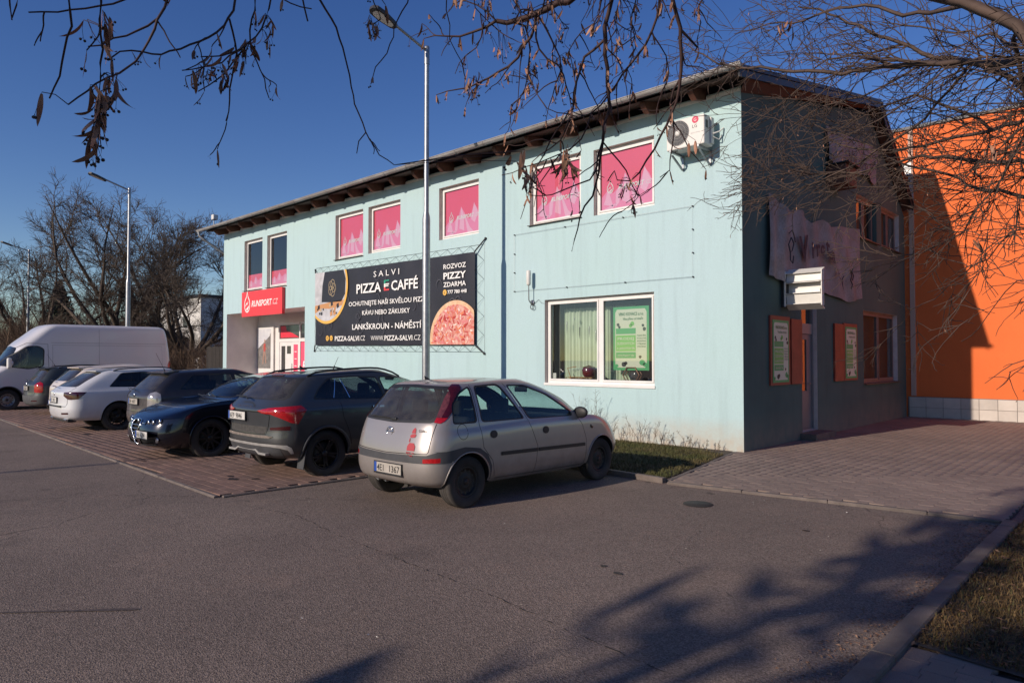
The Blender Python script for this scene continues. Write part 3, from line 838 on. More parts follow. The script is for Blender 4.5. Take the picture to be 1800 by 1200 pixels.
# ------------------------------------------------------------------ porch contents
e = empty('shop_entrance_door', (-23.6, PY_-.01, 0), 0, 'white shop entrance door with red printed panels in the recessed porch', 'door')
def lbox(mb, x0, x1, z0, z1, y0, y1, mi=0): return mb.box(x0, x1, -y1, -y0, z0, z1, mi)
mb = MB()
for a in ((-.92, -.84, .05, 3.02), (.62, .70, .05, 2.94), (2.2, 2.28, .05, 2.94), (-.84, .62, 2.94, 3.02), (.70, 2.2, 2.94, 3.02), (-.84, .62, 2.30, 2.42), (.70, 2.2, 2.30, 2.42)): lbox(mb, *a, .01, .08)
mb.build('door_frame', MT['white_paint'], e)
mb = MB(); lbox(mb, -.84, .62, .06, 2.30, .02, .06); mb.build('door_leaf', MT['white_paint'], e)
DARKG = mat('dark_door_glass', (.05, .05, .05), .08, spec=.8)
for a in ((-.70, -.42, .3, 2.15), (-.28, .0, 1.86, 2.15), (-.28, .0, .2, 1.10)):
    mb = MB(); lbox(mb, *a, .062, .068); mb.build('door_pane', DARKG, e)
RED = mat('shop_red', (.66, .035, .060), .45)
mb = MB(); lbox(mb, .20, .50, .3, 2.2, .062, .066); o = mb.build('opening_hours_panel', FILM1, e)
for k in range(6):
    mb = MB(); lbox(mb, .27, .43, .62+k*.26, .645+k*.26, .067, .069); mb.build('printed_line', MT['text_white'], o)
mb = MB(); lbox(mb, .72, 2.18, .08, 2.28, .04, .05); o = mb.build('side_panel', FILM1, e)
text('RUN', (.80, -.052, 1.3), (1, 0, 0), (0, 0, 1), .3, MT['text_white'], o, bold=.03, shear=.2)
mb = MB(); lbox(mb, -.82, .60, 2.44, 2.92, .04, .05); lbox(mb, .72, 2.18, 2.44, 2.92, .04, .05); o = mb.build('transom_pane', DARKG, e)
mb = MB(); mb.poly([(-.8, -.052, 2.46), (.58, -.052, 2.46), (.1, -.052, 2.62), (-.35, -.052, 2.72), (-.4, -.052, 2.9), (-.8, -.052, 2.9)]); mb.build('red_print', RED, o)
mb = MB(); mb.tube([(.10, -.09, .9), (.10, -.09, 1.5)], .012, 8); mb.build('handle', MT['chrome'], e)
e = empty('runner_poster', (-25.6, PY_-.01, 0), 0, 'framed tall poster of a trail runner on a grey mountain inside the porch', 'poster')
mb = MB(); mb.bbox(-.64, .66, -.07, -.01, 1.1, 2.92, .01); mb.build('poster_frame', MT['white_paint'], e)
PGREY = mat('poster_grey', (.12, .115, .11), .7, c2=(.22, .2, .19), vs=7); PSKY = mat('poster_sky', (.50, .50, .54), .7, c2=(.6, .6, .62), vs=4)
mb = MB()
mb.poly([(-.60, -.072, 1.3), (.46, -.072, 1.3), (.46, -.072, 2.84), (-.60, -.072, 2.84)], 1)
mb.poly([(-.60, -.074, 1.3), (.46, -.074, 1.3), (.46, -.074, 2.68), (.38, -.074, 2.55), (-.1, -.074, 2.3), (-.6, -.074, 2.05)], 0)
mb.build('poster_print', [PGREY, PSKY], e)
SK = mat('poster_skin', (.35, .20, .15), .7); RS = mat('poster_shirt', (.45, .06, .05), .7)
mb = MB()
def fig(pts, mi): mb.poly([(-.04+a, -.0765, 1.45+b) for a, b in pts], mi)
fig([(-.06, .5), (.09, .52), (.11, .80), (-.04, .82)], 1)
fig([(.0, .83), (.06, .83), (.08, .95), (.03, 1.0), (-.01, .93)], 0)
fig([(-.12, .25), (-.03, .27), (.02, .5), (-.07, .5)], 0); fig([(.05, .3), (.13, .28), (.1, .5), (.02, .5)], 0)
fig([(-.15, .02), (-.08, .02), (-.03, .27), (-.12, .27)], 0); fig([(.1, .05), (.17, .05), (.13, .3), (.05, .3)], 0)
fig([(-.10, .78), (-.04, .8), (-.12, .55), (-.17, .62)], 0); fig([(.1, .75), (.2, .6), (.16, .56), (.06, .7)], 0)
mb.build('runner_print', [SK, RS], e)

# ------------------------------------------------------------------ things on the front wall
RSIGN = mat('sign_red', (.80, .045, .055), .4)
e = empty('red_shop_sign', (-23.3, Y0-.02, 3.66), 0, 'red rectangular shop sign board with white RUNSPORT.CZ lettering above the porch', 'sign')
mb = MB(); mb.box(-1.50, 1.50, -.10, 0, -.45, .45); mb.build('board', RSIGN, e)
T = lambda a, b, d: (a, -.10-d, b)
text('RUNSPORT', (-.72, -.105, -.11), (1, 0, 0), (0, 0, 1), .22, MT['text_white'], e, width=1.52, bold=.03, shear=.25)
text('.CZ', (.80, -.105, -.10), (1, 0, 0), (0, 0, 1), .20, MT['text_white'], e, width=.42, bold=-.015, shear=.25)
drop_logo(T, -1.06, -.02, .29, .005, MT['text_white'], e)
# pizza banner
BAN = mat('banner_black', (.022, .020, .028), .42, var=.2, vs=2, bump=.25, bs=2.0)
BGREY = mat('banner_grey_print', (.055, .052, .065), .5)
e = empty('pizza_banner', (-16.05, Y0-.07, 3.2), 0, 'long black pizza advertising banner laced to the wall, cafe photo left and pizza right', 'banner')
bx, bz = -16.05, 3.2
W0, W1 = -19.72-bx, -12.33-bx
zt = lambda a: 4.40-bz-.10*(a-W0)/(W1-W0); zb = lambda a: 2.10-bz-.08*(a-W0)/(W1-W0)
mb = MB(); nx, nz_ = 60, 16
V = []; F = []
for i in range(nx+1):
    a = W0+(W1-W0)*i/nx
    for j in range(nz_+1):
        t = j/nz_; z = zb(a)+(zt(a)-zb(a))*t
        ed = min(i, nx-i, 8)/8*min(j, nz_-j, 4)/4
        y = -.006*math.sin(i*.9)*(1-ed)-.012*math.sin(a*2.1+z*1.3)*ed-.006*math.sin(a*5+z*3)
        V.append((a, y, z))
for i in range(nx):
    for j in range(nz_): F.append((i*(nz_+1)+j, (i+1)*(nz_+1)+j, (i+1)*(nz_+1)+j+1, i*(nz_+1)+j+1))
mb.add(V, F, 0, True); mb.build('sheet', BAN, e)
TY = -.026
tw = MT['text_white']
def bt(s, x0, x1, z, h, m=tw, **k): text(s, (x0-bx, TY-.002, z-bz), (1, 0, -.012), (0, 0, 1), h, m, e, width=x1-x0, **k)
bt('S A L V I', -16.54, -15.34, 4.02, .17)
bt('PIZZA', -17.40, -16.18, 3.60, .28, bold=.025)
bt('CAFFÉ', -15.70, -14.52, 3.58, .28, bold=.025)
for k, c in enumerate(((.01, .30, .18), (.75, .72, .68), (.66, .05, .06))):
    mm = mat('flag_print', c, .6)
    z1 = 3.89-k*.1
    mb = MB(); x0_, x1_ = -16.04-bx, -15.80-bx
    mb.poly([(x0_, TY, z1-.035-bz), (x1_, TY, z1-.035-bz), (x1_, TY, z1-bz), (x0_, TY, z1-bz)] if k != 2 else [(x0_, TY, z1-.10-bz), (x1_, TY, z1-.10-bz), (x1_, TY, z1-.055-bz), (x0_, TY, z1-.055-bz)])
    if k == 1: mb.poly([(x0_, TY, z1-.085-bz), (x1_-.03, TY, z1-.085-bz), (x1_-.03, TY, z1-.05-bz), (x0_, TY, z1-.05-bz)])
    mb.poly([(x0_, TY-.001, z1-.10-bz), (x0_+.07, TY-.001, z1-.10-bz), (x0_+.07, TY-.001, z1-bz), (x0_, TY-.001, z1-bz)])
    mb.build('flag_letter', mm, e)
bt('OCHUTNEJTE NAŠI SKVĚLOU PIZZU', -17.80, -14.10, 3.24, .135, bold=.014)
bt('KÁVU NEBO ZÁKUSKY', -17.10, -14.86, 2.95, .135, bold=.014)
bt('LANKŠKROUN - NÁMĚSTÍ', -17.61, -14.37, 2.54, .165, bold=.018)
bt('PIZZA-SALVI', -18.55, -17.25, 2.22, .15, bold=.02); bt('.CZ', -17.22, -16.95, 2.21, .15, bold=-.01)
bt('WWW.', -16.66, -16.03, 2.20, .145, bold=-.01); bt('PIZZA-SALVI', -16.0, -14.75, 2.19, .145, bold=.02); bt('.CZ', -14.72, -14.40, 2.18, .145, bold=-.01)
bt('ROZVOZ', -13.48, -12.63, 3.97, .125, bold=.02); bt('PIZZY', -13.48, -12.63, 3.71, .17, bold=.035); bt('ZDARMA', -13.48, -12.63, 3.51, .125, bold=.02); bt('777 780 448', -13.32, -12.60, 3.33, .09, bold=.03)
YEL = mat('banner_yellow', (.70, .40, .08), .6)
def disc(mb, cx, cz, r, y, mi=0, n=26, a0=0, a1=2*PI, clip=None):
    P = []
    for k in range(n):
        a = a0+(a1-a0)*k/n
        x, z = cx+r*math.cos(a), cz+r*math.sin(a)
        if clip: x, z = clip(x, z)
        P.append((x, y, z))
    mb.poly(P, mi)
mb = MB(); disc(mb, -13.43-bx, 3.37-bz, .075, TY); disc(mb, -18.98-bx, 2.31-bz, .085, TY); disc(mb, -18.76-bx, 2.31-bz, .085, TY); mb.build('yellow_badge', YEL, e)
text('f', (-19.005-bx, TY-.003, 2.26-bz), (1, 0, 0), (0, 0, 1), .10, MT['text_black'], e, bold=.02)
text('o', (-18.79-bx, TY-.003, 2.28-bz), (1, 0, 0), (0, 0, 1), .08, MT['text_black'], e, bold=.0)
text('c', (-13.46-bx, TY-.003, 3.34-bz), (1, 0, 0), (0, 0, 1), .07, MT['text_black'], e, bold=.02)
# faint grey curls on the black ground
mb = MB()
for k in range(46):
    cx = random.uniform(W0+.3, W1-.3); cz = random.uniform(zb(cx)+.25, zt(cx)-.25); r = random.uniform(.09, .2); a0 = random.uniform(0, 6.28); n = 12; sp = random.uniform(3, 5)
    for j in range(n):
        a, b = a0+sp*j/n, a0+sp*(j+1)/n; t = .012*math.sin(PI*(j+.5)/n)+.004
        mb.poly([(cx+math.cos(a)*(r-t)*.8, TY+.004, cz+math.sin(a)*(r-t)), (cx+math.cos(a)*(r+t)*.8, TY+.004, cz+math.sin(a)*(r+t)), (cx+math.cos(b)*(r+t)*.8, TY+.004, cz+math.sin(b)*(r+t)), (cx+math.cos(b)*(r-t)*.8, TY+.004, cz+math.sin(b)*(r-t))])
tag(mb.build('curl_print', BGREY, e), kind='stuff')
# pizza picture, bottom right
pcx, pcz, pr = -13.08-bx, 2.22-bz, .98
clip = lambda x, z: (min(x, W1-.005), max(z, zb(x)+.005))
CRUST = mat('pizza_crust_print', (.62, .36, .20), .7, c2=(.72, .50, .32), vs=8)
TOP = mat('pizza_top_print', (.52, .09, .07), .7, c2=(.68, .42, .34), vs=10)
mb = MB(); disc(mb, pcx+.05, pcz-.05, pr, TY, 0, 70, clip=clip); disc(mb, pcx+.06, pcz-.07, pr*.91, TY-.0015, 1, 70, clip=clip)
cols = [1, 2, 3, 4]
for k in range(340):
    a = random.uniform(0, 2*PI); r = pr*.88*math.sqrt(random.random()); cx, cz = pcx+.06+r*math.cos(a), pcz-.07+r*math.sin(a)
    if cx > W1-.06 or cz < zb(cx)+.05: continue
    an = random.uniform(0, PI); l, w = random.uniform(.03, .11), random.uniform(.010, .03); bd = random.uniform(-.5, .5)
    u_ = (math.cos(an), math.sin(an)); v_ = (-u_[1], u_[0])
    P = [(cx+u_[0]*l*s+v_[0]*(w*t+bd*l*s*s*.6), TY-.003-k*1e-5, cz+u_[1]*l*s+v_[1]*(w*t+bd*l*s*s*.6)) for s, t in ((-1, -.3), (-.4, -1), (.4, -1), (1, -.2), (1, .3), (.4, 1), (-.4, 1), (-1, .4))]
    P = [(min(x, W1-.004), y, max(z, zb(x)+.004)) for x, y, z in P]
    mb.poly(P, random.choice([2, 3, 2, 4, 5]))
mb.build('pizza_print', [CRUST, TOP, mat('ham_print', (.62, .20, .20), .7), mat('pale_topping_print', (.75, .58, .50), .7), mat('sauce_print', (.42, .035, .03), .7), mat('orange_topping_print', (.66, .19, .09), .7)], e)
# round cafe photo, top left, inside a yellow ring
ccx, ccz, cr = -19.02-bx, 3.92-bz, 1.16
clip2 = lambda x, z: (max(x, W0+.005), min(z, zt(x)-.005))
mb = MB()
disc(mb, ccx, ccz, cr, TY, 0, 80, clip=clip2); disc(mb, ccx-.02, ccz+.02, cr*.94, TY-.0015, 1, 80, clip=clip2)
def cp(pts, mi, k=2):
    out = []
    for a, b in pts:
        x, z = a-bx, b-bz; d = math.hypot(x-ccx+.02, z-ccz-.02)
        if d > cr*.93: x = ccx-.02+(x-ccx+.02)*cr*.93/d; z = ccz+.02+(z-ccz-.02)*cr*.93/d
        x, z = clip2(x, z); out.append((x, TY-.0015*k, z))
    mb.poly(out, mi)
cp([(-19.15, 4.4), (-19.28, 3.95), (-19.32, 3.45), (-18.8, 3.42), (-18.2, 3.42), (-17.9, 3.6), (-17.9, 4.1), (-18.0, 4.5)], 2)
cp([(-19.72, 3.35), (-18.9, 3.42), (-17.98, 3.42), (-18.05, 3.2), (-18.9, 3.22), (-19.3, 3.25), (-19.72, 3.1)], 3)
for k in range(16):
    x, z = random.uniform(-19.6, -18.3), random.uniform(2.95, 3.3); s = random.uniform(.05, .13)
    cp([(x, z), (x+s, z+s*.3), (x+s*.8, z+s*1.4), (x-.02, z+s)], random.choice([2, 3, 4]), 3)
mb.build('cafe_print', [YEL, mat('cafe_white_print', (.55, .54, .56), .7, var=.3, vs=4), BAN, mat('cafe_wood_print', (.50, .24, .10), .7), mat('cafe_tan_print', (.45, .33, .2), .7)], e)
mb = MB()
for k in range(5):
    a = 2*PI*k/5; cx, cz = -18.72-bx+.10*math.cos(a), 3.86-bz+.13*math.sin(a); n = 14
    for j in range(n):
        p, q = 2*PI*j/n, 2*PI*(j+1)/n
        mb.poly([(cx+math.cos(p)*.10, TY-.006, cz+math.sin(p)*.13), (cx+math.cos(p)*.115, TY-.006, cz+math.sin(p)*.145), (cx+math.cos(q)*.115, TY-.006, cz+math.sin(q)*.145), (cx+math.cos(q)*.10, TY-.006, cz+math.sin(q)*.13)])
mb.build('cafe_emblem_print', mat('emblem_tan_print', (.50, .38, .22), .6), e)
# lacing
mb = MB(); mb.tube([(0, 0, 0), (.1, 0, 0)], .001, 3); mb = MB()
def lace(P0, P1, Q0, Q1, n, r=.0045):
    P = []
    for k in range(n+1):
        t = k/n
        A = np.array(P0)*(1-t)+np.array(P1)*t; B = np.array(Q0)*(1-t)+np.array(Q1)*t
        P.append(tuple(A if k % 2 == 0 else B))
    mb.tube(P, r, 4, smooth=False)
lace((W0, -.02, zt(W0)), (W1, -.02, zt(W1)), (W0, .05, zt(W0)+.16), (W1, .05, zt(W1)+.16), 34)
lace((W0, -.02, zb(W0)), (W1, -.02, zb(W1)), (W0, .05, zb(W0)-.17), (W1, .05, zb(W1)-.17), 34)
lace((W1, -.02, zb(W1)), (W1, -.02, zt(W1)), (W1+.26, .05, zb(W1)), (W1+.26, .05, zt(W1)), 10)
lace((W0, -.02, zb(W0)), (W0, -.02, zt(W0)), (W0-.1, .05, zb(W0)), (W0-.1, .05, zt(W0)), 10)
mb.build('lacing', MT['black_plastic'], e)
mb = MB()
for (a, b, c, d) in ((W1, zt(W1), W1+.32, zt(W1)+.30), (W1, zb(W1), W1+.28, zb(W1)-.22), (W0, zt(W0), W0-.12, zt(W0)+.12), (W0, zb(W0), W0-.14, zb(W0)-.18)):
    mb.tube([(a, -.02, b), (c, .045, d)], .017, 6)
    mb.lathe([(0, 0), (.03, 0), (.03, .03), (0, .03)], (c, .035, d), 'y', 10)
mb.build('corner_strap', MT['black_plastic'], e)
mb = MB(); mb.tube([(W0-.1, .055, zt(W0)+.17), (W1+.27, .055, zt(W1)+.17), (W1+.28, .055, zb(W1)-.18), (W0-.1, .055, zb(W0)-.18), (W0-.1, .055, zt(W0)+.17)], .004, 4); mb.build('perimeter_wire', MT['grey_steel'], e)
# empty wire frame of a removed banner
e = empty('empty_banner_wire', (-8.75, Y0-.03, 3.9), 0, 'thin rectangular wire with screw eyes left on the wall above the shop window', 'wire frame')
mb = MB(); c = [(-2.29, -.0, .66), (2.31, 0, .64), (2.31, 0, -.69), (-2.29, 0, -.66)]
mb.tube(c+[c[0]], .003, 4); mb.build('wire', MT['grey_steel'], e)
for i in range(4):
    for t in (0, .33, .66):
        p = np.array(c[i])*(1-t)+np.array(c[(i+1) % 4])*t
        mb = MB(); mb.lathe([(0, -.01), (.014, -.01), (.014, .03), (0, .03)], tuple(p), 'y', 8); mb.build('screw_eye', MT['dark_metal'], e)
# wall lantern
e = empty('wall_lantern', (-10.48, Y0, 2.95), 0, 'slim white cylindrical wall lantern on a bent arm left of the shop window', 'wall lamp')
mb = MB(); mb.lathe([(0, 0), (.06, 0), (.06, .02), (.0, .03)], (.0, -.03, 0), 'y', 14); mb.tube([(0, -.02, 0), (-.0, -.10, .0), (-.0, -.14, .05), (-.0, -.15, .40)], .012, 8); mb.build('arm', MT['grey_steel'], e)
mb = MB(); mb.lathe([(0, .38), (.035, .38), (.05, .42), (.052, .68), (.045, .72), (0, .73)], (0, -.15, 0), 'z', 18); mb.build('shade', MT['white_plastic'], e)
mb = MB(); n = 20; mb.tube([(.02+.055*math.cos(2*PI*k/n), -.05, -.10+.055*math.sin(2*PI*k/n)) for k in range(n+1)], .008, 6); mb.build('ring', MT['dark_metal'], e)
mb = MB(); mb.tube([(.04, -.02, -.03), (.18, -.01, .06), (.26, -.01, -.02), (.34, -.01, -.04)], .004, 4); mb.build('cable', MT['dark_metal'], e)
# air conditioner
e = empty('air_conditioner', (-6.36, Y0, 5.45), 0, 'white outdoor air conditioning unit on brackets high on the wall near the corner', 'air conditioner')
ACW = mat('ac_white', (.68, .65, .60), .45, var=.05)
mb = MB(); mb.bbox(-.37, .40, -.46, -.14, .08, .62, .02); mb.build('casing', ACW, e)
mb = MB(); n = 40
for k in range(n):
    a = 2*PI*k/n; mb.tube([(-.13+.045*math.cos(a), -.465, .37+.045*math.sin(a)), (-.13+.13*math.cos(a+.12), -.475, .37+.13*math.sin(a+.12)), (-.13+.225*math.cos(a+.18), -.465, .37+.225*math.sin(a+.18))], .0022, 3, caps=False)
for r in (.10, .16, .228): mb.tube([(-.13+r*math.cos(2*PI*k/28), -.468, .37+r*math.sin(2*PI*k/28)) for k in range(29)], .003, 4, caps=False)
mb.build('fan_grille', mat('grille_grey', (.45, .43, .41), .5), e)
mb = MB(); mb.lathe([(0, 0), (.225, 0)], (-.13, -.4615, .37), 'y', 32); mb.build('fan_opening', MT['dark_metal'], e)
mb = MB(); mb.lathe([(0, -.012), (.045, -.010), (.05, 0)], (-.13, -.466, .37), 'y', 20); mb.build('fan_hub', ACW, e)
mb = MB(); disc(mb, .225, .545, .065, -.4635); mb.build('round_emblem', mat('emblem_red', (.55, .02, .07), .4), e)
text('LG', (.16, -.4635, .40), (1, 0, 0), (0, 0, 1), .062, mat('logo_grey', (.10, .09, .09), .5), e, bold=.0)
text('G', (.192, -.4650, .515), (1, 0, 0), (0, 0, 1), .06, MT['text_white'], e, bold=-.01)
text('dual inverter', (.13, -.4635, .30), (1, 0, 0), (0, 0, 1), .028, MT['grille'] if 'grille' in MT else bpy.data.materials['grille_grey'], e, bold=-.01)
mb = MB(); mb.box(.402, .406, -.40, -.33, .38, .52); mb.build('service_port', MT['dark_metal'], e)
mb = MB(); mb.bbox(.40, .43, -.25, -.14, .12, .60, .01); mb.build('valve_cover', ACW, e)
for x in (-.28, .28):
    mb = MB(); mb.box(x-.02, x+.02, -.48, 0, .04, .08); mb.box(x-.02, x+.02, -.025, 0, -.20, .08)
    mb.obox((x, -.22, -.10), (.015, 0, 0), (0, .19, -.10), (0, .008, .012)); mb.build('bracket', MT['grey_steel'], e)
mb = MB(); mb.tube([(.43, -.2, .3), (.52, -.12, .34), (.55, -.02, .42)], .015, 6); mb.tube([(.43, -.2, .25), (.50, -.1, .2), (.52, -.02, .3)], .011, 6); mb.build('pipes', MT['white_plastic'], e)

# ------------------------------------------------------------------ inside the shop window
CURT = mat('sage_curtain', (.56, .64, .50), .9, var=.12, vs=3)
def curtain(x0, x1, y, z0, z1, label):
    mb = MB(); n = 70; V = []; F = []
    for i in range(n+1):
        x = x0+(x1-x0)*i/n; w = .030*math.sin(i*.95)+.015*math.sin(i*.37)
        V += [(x, y+w, z0), (x, y+w, z1)]
    for i in range(n): F.append((2*i, 2*i+2, 2*i+3, 2*i+1))
    mb.add(V, F, 0, True); o = mb.build('curtain', CURT); tag(o, label, 'curtain', 'curtains behind the shop window'); return o
curtain(-9.95, -8.93, 12.2, 1.15, 2.80, 'sage green curtain behind the left pane of the shop window')
curtain(-8.88, -8.05, 12.2, 1.15, 2.80, 'sage green curtain behind the green poster in the right pane')
mb = MB(); mb.box(-10.3, -10.0, 12.25, 12.3, 1.1, 2.95); mb.box(-10.12, -9.97, 12.05, 12.1, 1.1, 2.95); o = mb.build('grey_screen', mat('screen_grey', (.10, .10, .09), .8)); tag(o, 'dark grey folding screen at the left end of the shop window display', 'screen')
# display shelf
mb = MB(); mb.box(-10.1, -7.3, Y0+.17, 12.3, 1.13, 1.17); o = mb.build('display_shelf', MT['white_paint']); tag(o, 'white display shelf just inside the shop window sill', 'shelf')
SW = mat('sledge_wood', (.42, .22, .09), .6, var=.3, vs=20)
e = empty('wooden_sledge', (-9.3, 12.05, 1.17), 0, 'small bent wood sledge carrying dark jars on the window shelf', 'sledge')
for yy in (-.07, .07):
    mb = MB(); mb.tube([(-.42, yy, .10), (-.45, yy, .03), (-.38, yy, .012), (.30, yy, .012), (.42, yy, .05), (.48, yy, .14), (.43, yy, .19)], .012, 6); mb.build('runner', SW, e)
mb = MB(); mb.box(-.38, .30, -.08, .08, .09, .105)
for x in (-.3, 0, .25): mb.box(x-.012, x+.012, -.08, .08, .02, .09)
mb.build('seat', SW, e)
mb = MB(); mb.tube([(-.36, 0, .1), (-.44, 0, .3), (-.2, 0, .33)], .01, 6); mb.build('handle', SW, e)
e = empty('dark_red_pot', (-9.15, 12.05, 1.28), 0, 'dark red glazed pot standing on the small wooden sledge', 'pot')
mb = MB(); mb.lathe([(0, 0), (.10, 0), (.14, .06), (.15, .16), (.13, .19), (.14, .21)], (0, 0, 0), 'z', 24); mb.build('bowl', mat('red_glaze', (.13, .012, .010), .2, coat=.5), e)
mb = MB(); mb.lathe([(.141, .212), (.08, .23), (.02, .25), (0, .26)], (0, 0, 0), 'z', 24); mb.build('lid', mat('lid_brown', (.08, .03, .02), .4), e)
mb = MB(); mb.add(*(lambda bm: ([v.co[:] for v in bm.verts], [tuple(x.index for x in f.verts) for f in bm.faces]))((lambda b: (bmesh.ops.create_icosphere(b, subdivisions=2, radius=1, matrix=Matrix.Translation((-8.84, 12.08, 1.23)) @ Matrix.Diagonal((.17, .1, .07, 1))), b)[1])(bmesh.new())), 0, True)
o = mb.build('dark_cushion', mat('cushion', (.02, .03, .025), .9)); tag(o, 'dark green rounded cushion beside the pot on the window shelf', 'cushion')
e = empty('hexagon_lantern', (-8.0, 12.0, 1.17), 0, 'hexagonal brown framed glass ornament under the green poster', 'ornament')
mb = MB(); P = [(.20*math.cos(PI*k/3), 0, .175+.175*math.sin(PI*k/3)) for k in range(7)]; mb.tube([(x, -.05, z) for x, y, z in P], .012, 6); mb.tube([(x, .05, z) for x, y, z in P], .012, 6)
for x, y, z in P[:6]: mb.tube([(x, -.05, z), (x, .05, z)], .01, 6)
mb.build('hexagon_frame', mat('copper_brown', (.22, .10, .06), .4, .4), e)
mb = MB(); mb.lathe([(0, 0), (.12, 0), (.12, .02), (0, .02)], (0, .03, .17), 'y', 6); mb.build('glass_disc', DARKG, e)
mb = MB(); mb.bbox(-9.99, -9.9, Y0+.12, Y0+.13, 1.24, 1.36, .003); o = mb.build('small_window_label', MT['white_plastic']); tag(o, 'small white square label stuck in the lower left corner of the shop window', 'label')
ICE = mat('clear_ornament', (.35, .37, .36), .2); 
for i, (x, z, s) in enumerate([(-9.72, 2.52, .32), (-9.50, 2.60, .10), (-9.36, 2.38, .30), (-9.1, 2.4, .28), (-8.92, 2.30, .34), (-9.62, 2.2, .05), (-8.72, 2.65, .1), (-8.3, 2.9, .2), (-7.9, 2.95, .2)][:5]):
    mb = MB(); mb.lathe([(0, 0), (.014, -.03), (.012, -s*.5), (0, -s)], (x, 12.0, z), 'z', 8); mb.tube([(x, 12.0, z), (x, 12.0, 2.93)], .002, 3)
    o = mb.build('icicle_ornament', ICE if i != 2 else MT['dark_metal']); tag(o, ['frosted hanging icicle ornament nearest the left window frame', 'short frosted bead ornament, second from the left frame', 'dark slender hanging icicle ornament in the middle of the left pane', 'thin hanging icicle ornament, fourth from the left frame', 'longest hanging icicle ornament beside the central mullion'][i], 'ornament', 'ornaments hanging in the shop window')
# green wine poster in the window
PG = mat('poster_green', (.06, .36, .13), .6); PC = mat('poster_cream', (.62, .64, .50), .6); PL = mat('poster_light_green', (.16, .48, .10), .6); PD = mat('poster_dark_green', (.02, .16, .05), .6); PK = mat('poster_grape', (.02, .03, .03), .6)
def wine_poster(name, x0, x1, z0, z1, M, parent_label, cat, group=None, shade=1):
    """M maps (a, d, b) to world"""
    e = empty(name, (0, 0, 0)); tag(e, parent_label, cat, group)
    W, H = x1-x0, z1-z0
    P = lambda a, b, d: M(x0+W*a, z0+H*b, d)
    def rc(nm, m, a, b, c, dd, d=.002):
        q = MB(); q.poly([P(a, c, d), P(b, c, d), P(b, dd, d), P(a, dd, d)]); return q.build(nm, m, e)
    q = MB(); q.add([P(a, b, d) for d in (-.006, 0) for a, b in ((0, 0), (1, 0), (1, 1), (0, 1))], [(0, 3, 2, 1), (4, 5, 6, 7), (0, 1, 5, 4), (1, 2, 6, 5), (2, 3, 7, 6), (3, 0, 4, 7)]); q.build('poster_sheet', PG, e)
    q = MB(); ch = .05
    q.poly([P(a, b, .002) for a, b in ((.06+ch, .04), (.94-ch, .04), (.94, .04+ch), (.94, .96-ch), (.94-ch, .96), (.06+ch, .96), (.06, .96-ch), (.06, .04+ch))]); q.build('cream_panel', PC, e)
    rc('green_band', PG, .08, .64, .57, .66, .004); rc('light_panel', PL, .08, .64, .30, .55, .004); rc('green_strip', PG, .08, .64, .19, .285, .004)
    q = MB()
    for (cx, cz, r, m_) in ((.30, .09, .07, 0), (.36, .11, .05, 0), (.82, .12, .08, 1), (.90, .09, .06, 1), (.14, .72, .045, 0), (.18, .68, .04, 0), (.88, .64, .05, 0), (.84, .70, .04, 0), (.55, .73, .06, 2), (.5, .70, .05, 2), (.1, .07, .05, 1), (.76, .21, .04, 0)):
        n = 10; q.poly([P(cx+r*math.cos(2*PI*k/n)*random.uniform(.8, 1.1), cz+r*.6*math.sin(2*PI*k/n)*random.uniform(.8, 1.1), .005) for k in range(n)], m_)
    q.build('grape_print', [PK, PG, PL], e)
    u = np.array(M(1, 0, 0))-np.array(M(0, 0, 0))
    def t(s, a, b, w, h, m, **k): text(s, P(a, b, .0065), u, (0, 0, 1), h*H, m, e, width=w*W, **k)
    t('VINO KOVACS s.r.o.', .16, .86, .70, .05, PD, bold=.03); t('Vína přímo od vinaře', .28, .79, .56, .04, PD, bold=.015)
    t('PRODEJ', .13, .475, .46, .045, PC, bold=.02); t('SUDOVÝCH', .12, .40, .48, .045, PC, bold=.02); t('A LAHVOVÝCH VÍN', .11, .325, .50, .04, PC, bold=.02); t('OCHUTNÁVKY VÍN', .13, .215, .46, .035, PC)
    for k, s in enumerate(['MLADÁ VÍNA', 'KVALITNÍ', 'MORAVSKÁ', 'VYBRANÁ', 'STÁČENÁ']): t(s, .68, .53-k*.043, .24, .026, PD)
    return e
wine_poster('green_wine_poster', -8.45, -7.58, 1.44, 2.75, lambda a, b, d: (a, 11.975-d, b), 'bright green and cream wine shop poster hanging inside the shop window', 'poster')
# ------------------------------------------------------------------ things on the gable wall
ORB = mat('dark_orange_panel', (.32, .055, .03), .6, var=.3, vs=4)
FR = mat('terracotta_frame', (.26, .055, .035), .6)
PGb = PG
MG = lambda a, b, d: (X1+.045+d, a, b)
for nm, a0, a1, o0, o1, lab in (('framed_wine_board', 12.80, 13.72, 13.79, 14.34, 'framed wine list board with orange side panel left of the gable door'), ('framed_wine_board', 16.86, 17.80, 16.25, 16.83, 'framed wine list board with orange side panel right of the gable door')):
    e = empty(nm, (X1, (a0+a1)/2, 1.8)); tag(e, lab, 'notice board', 'wine boards on the gable wall')
    mb = MB(); ym = (a0+a1)/2
    for k in (0, 1):
        mb.box(.004, .04, a0-ym, a1-ym, 1.17-1.8, 2.50-1.8) if k == 0 else None
    mb.build('backboard', FR, e)
    mb = MB(); mb.box(.004, .045, o0-ym, o1-ym, 1.17-1.8, 2.47-1.8); mb.build('orange_panel', ORB, e)
    q = wine_poster('wine_list', a0+.08, a1-.08, 1.22, 2.42, (lambda Y: (lambda a, b, d: (.048+d, a-Y, b-1.8)))(ym), None, None); q.parent = e
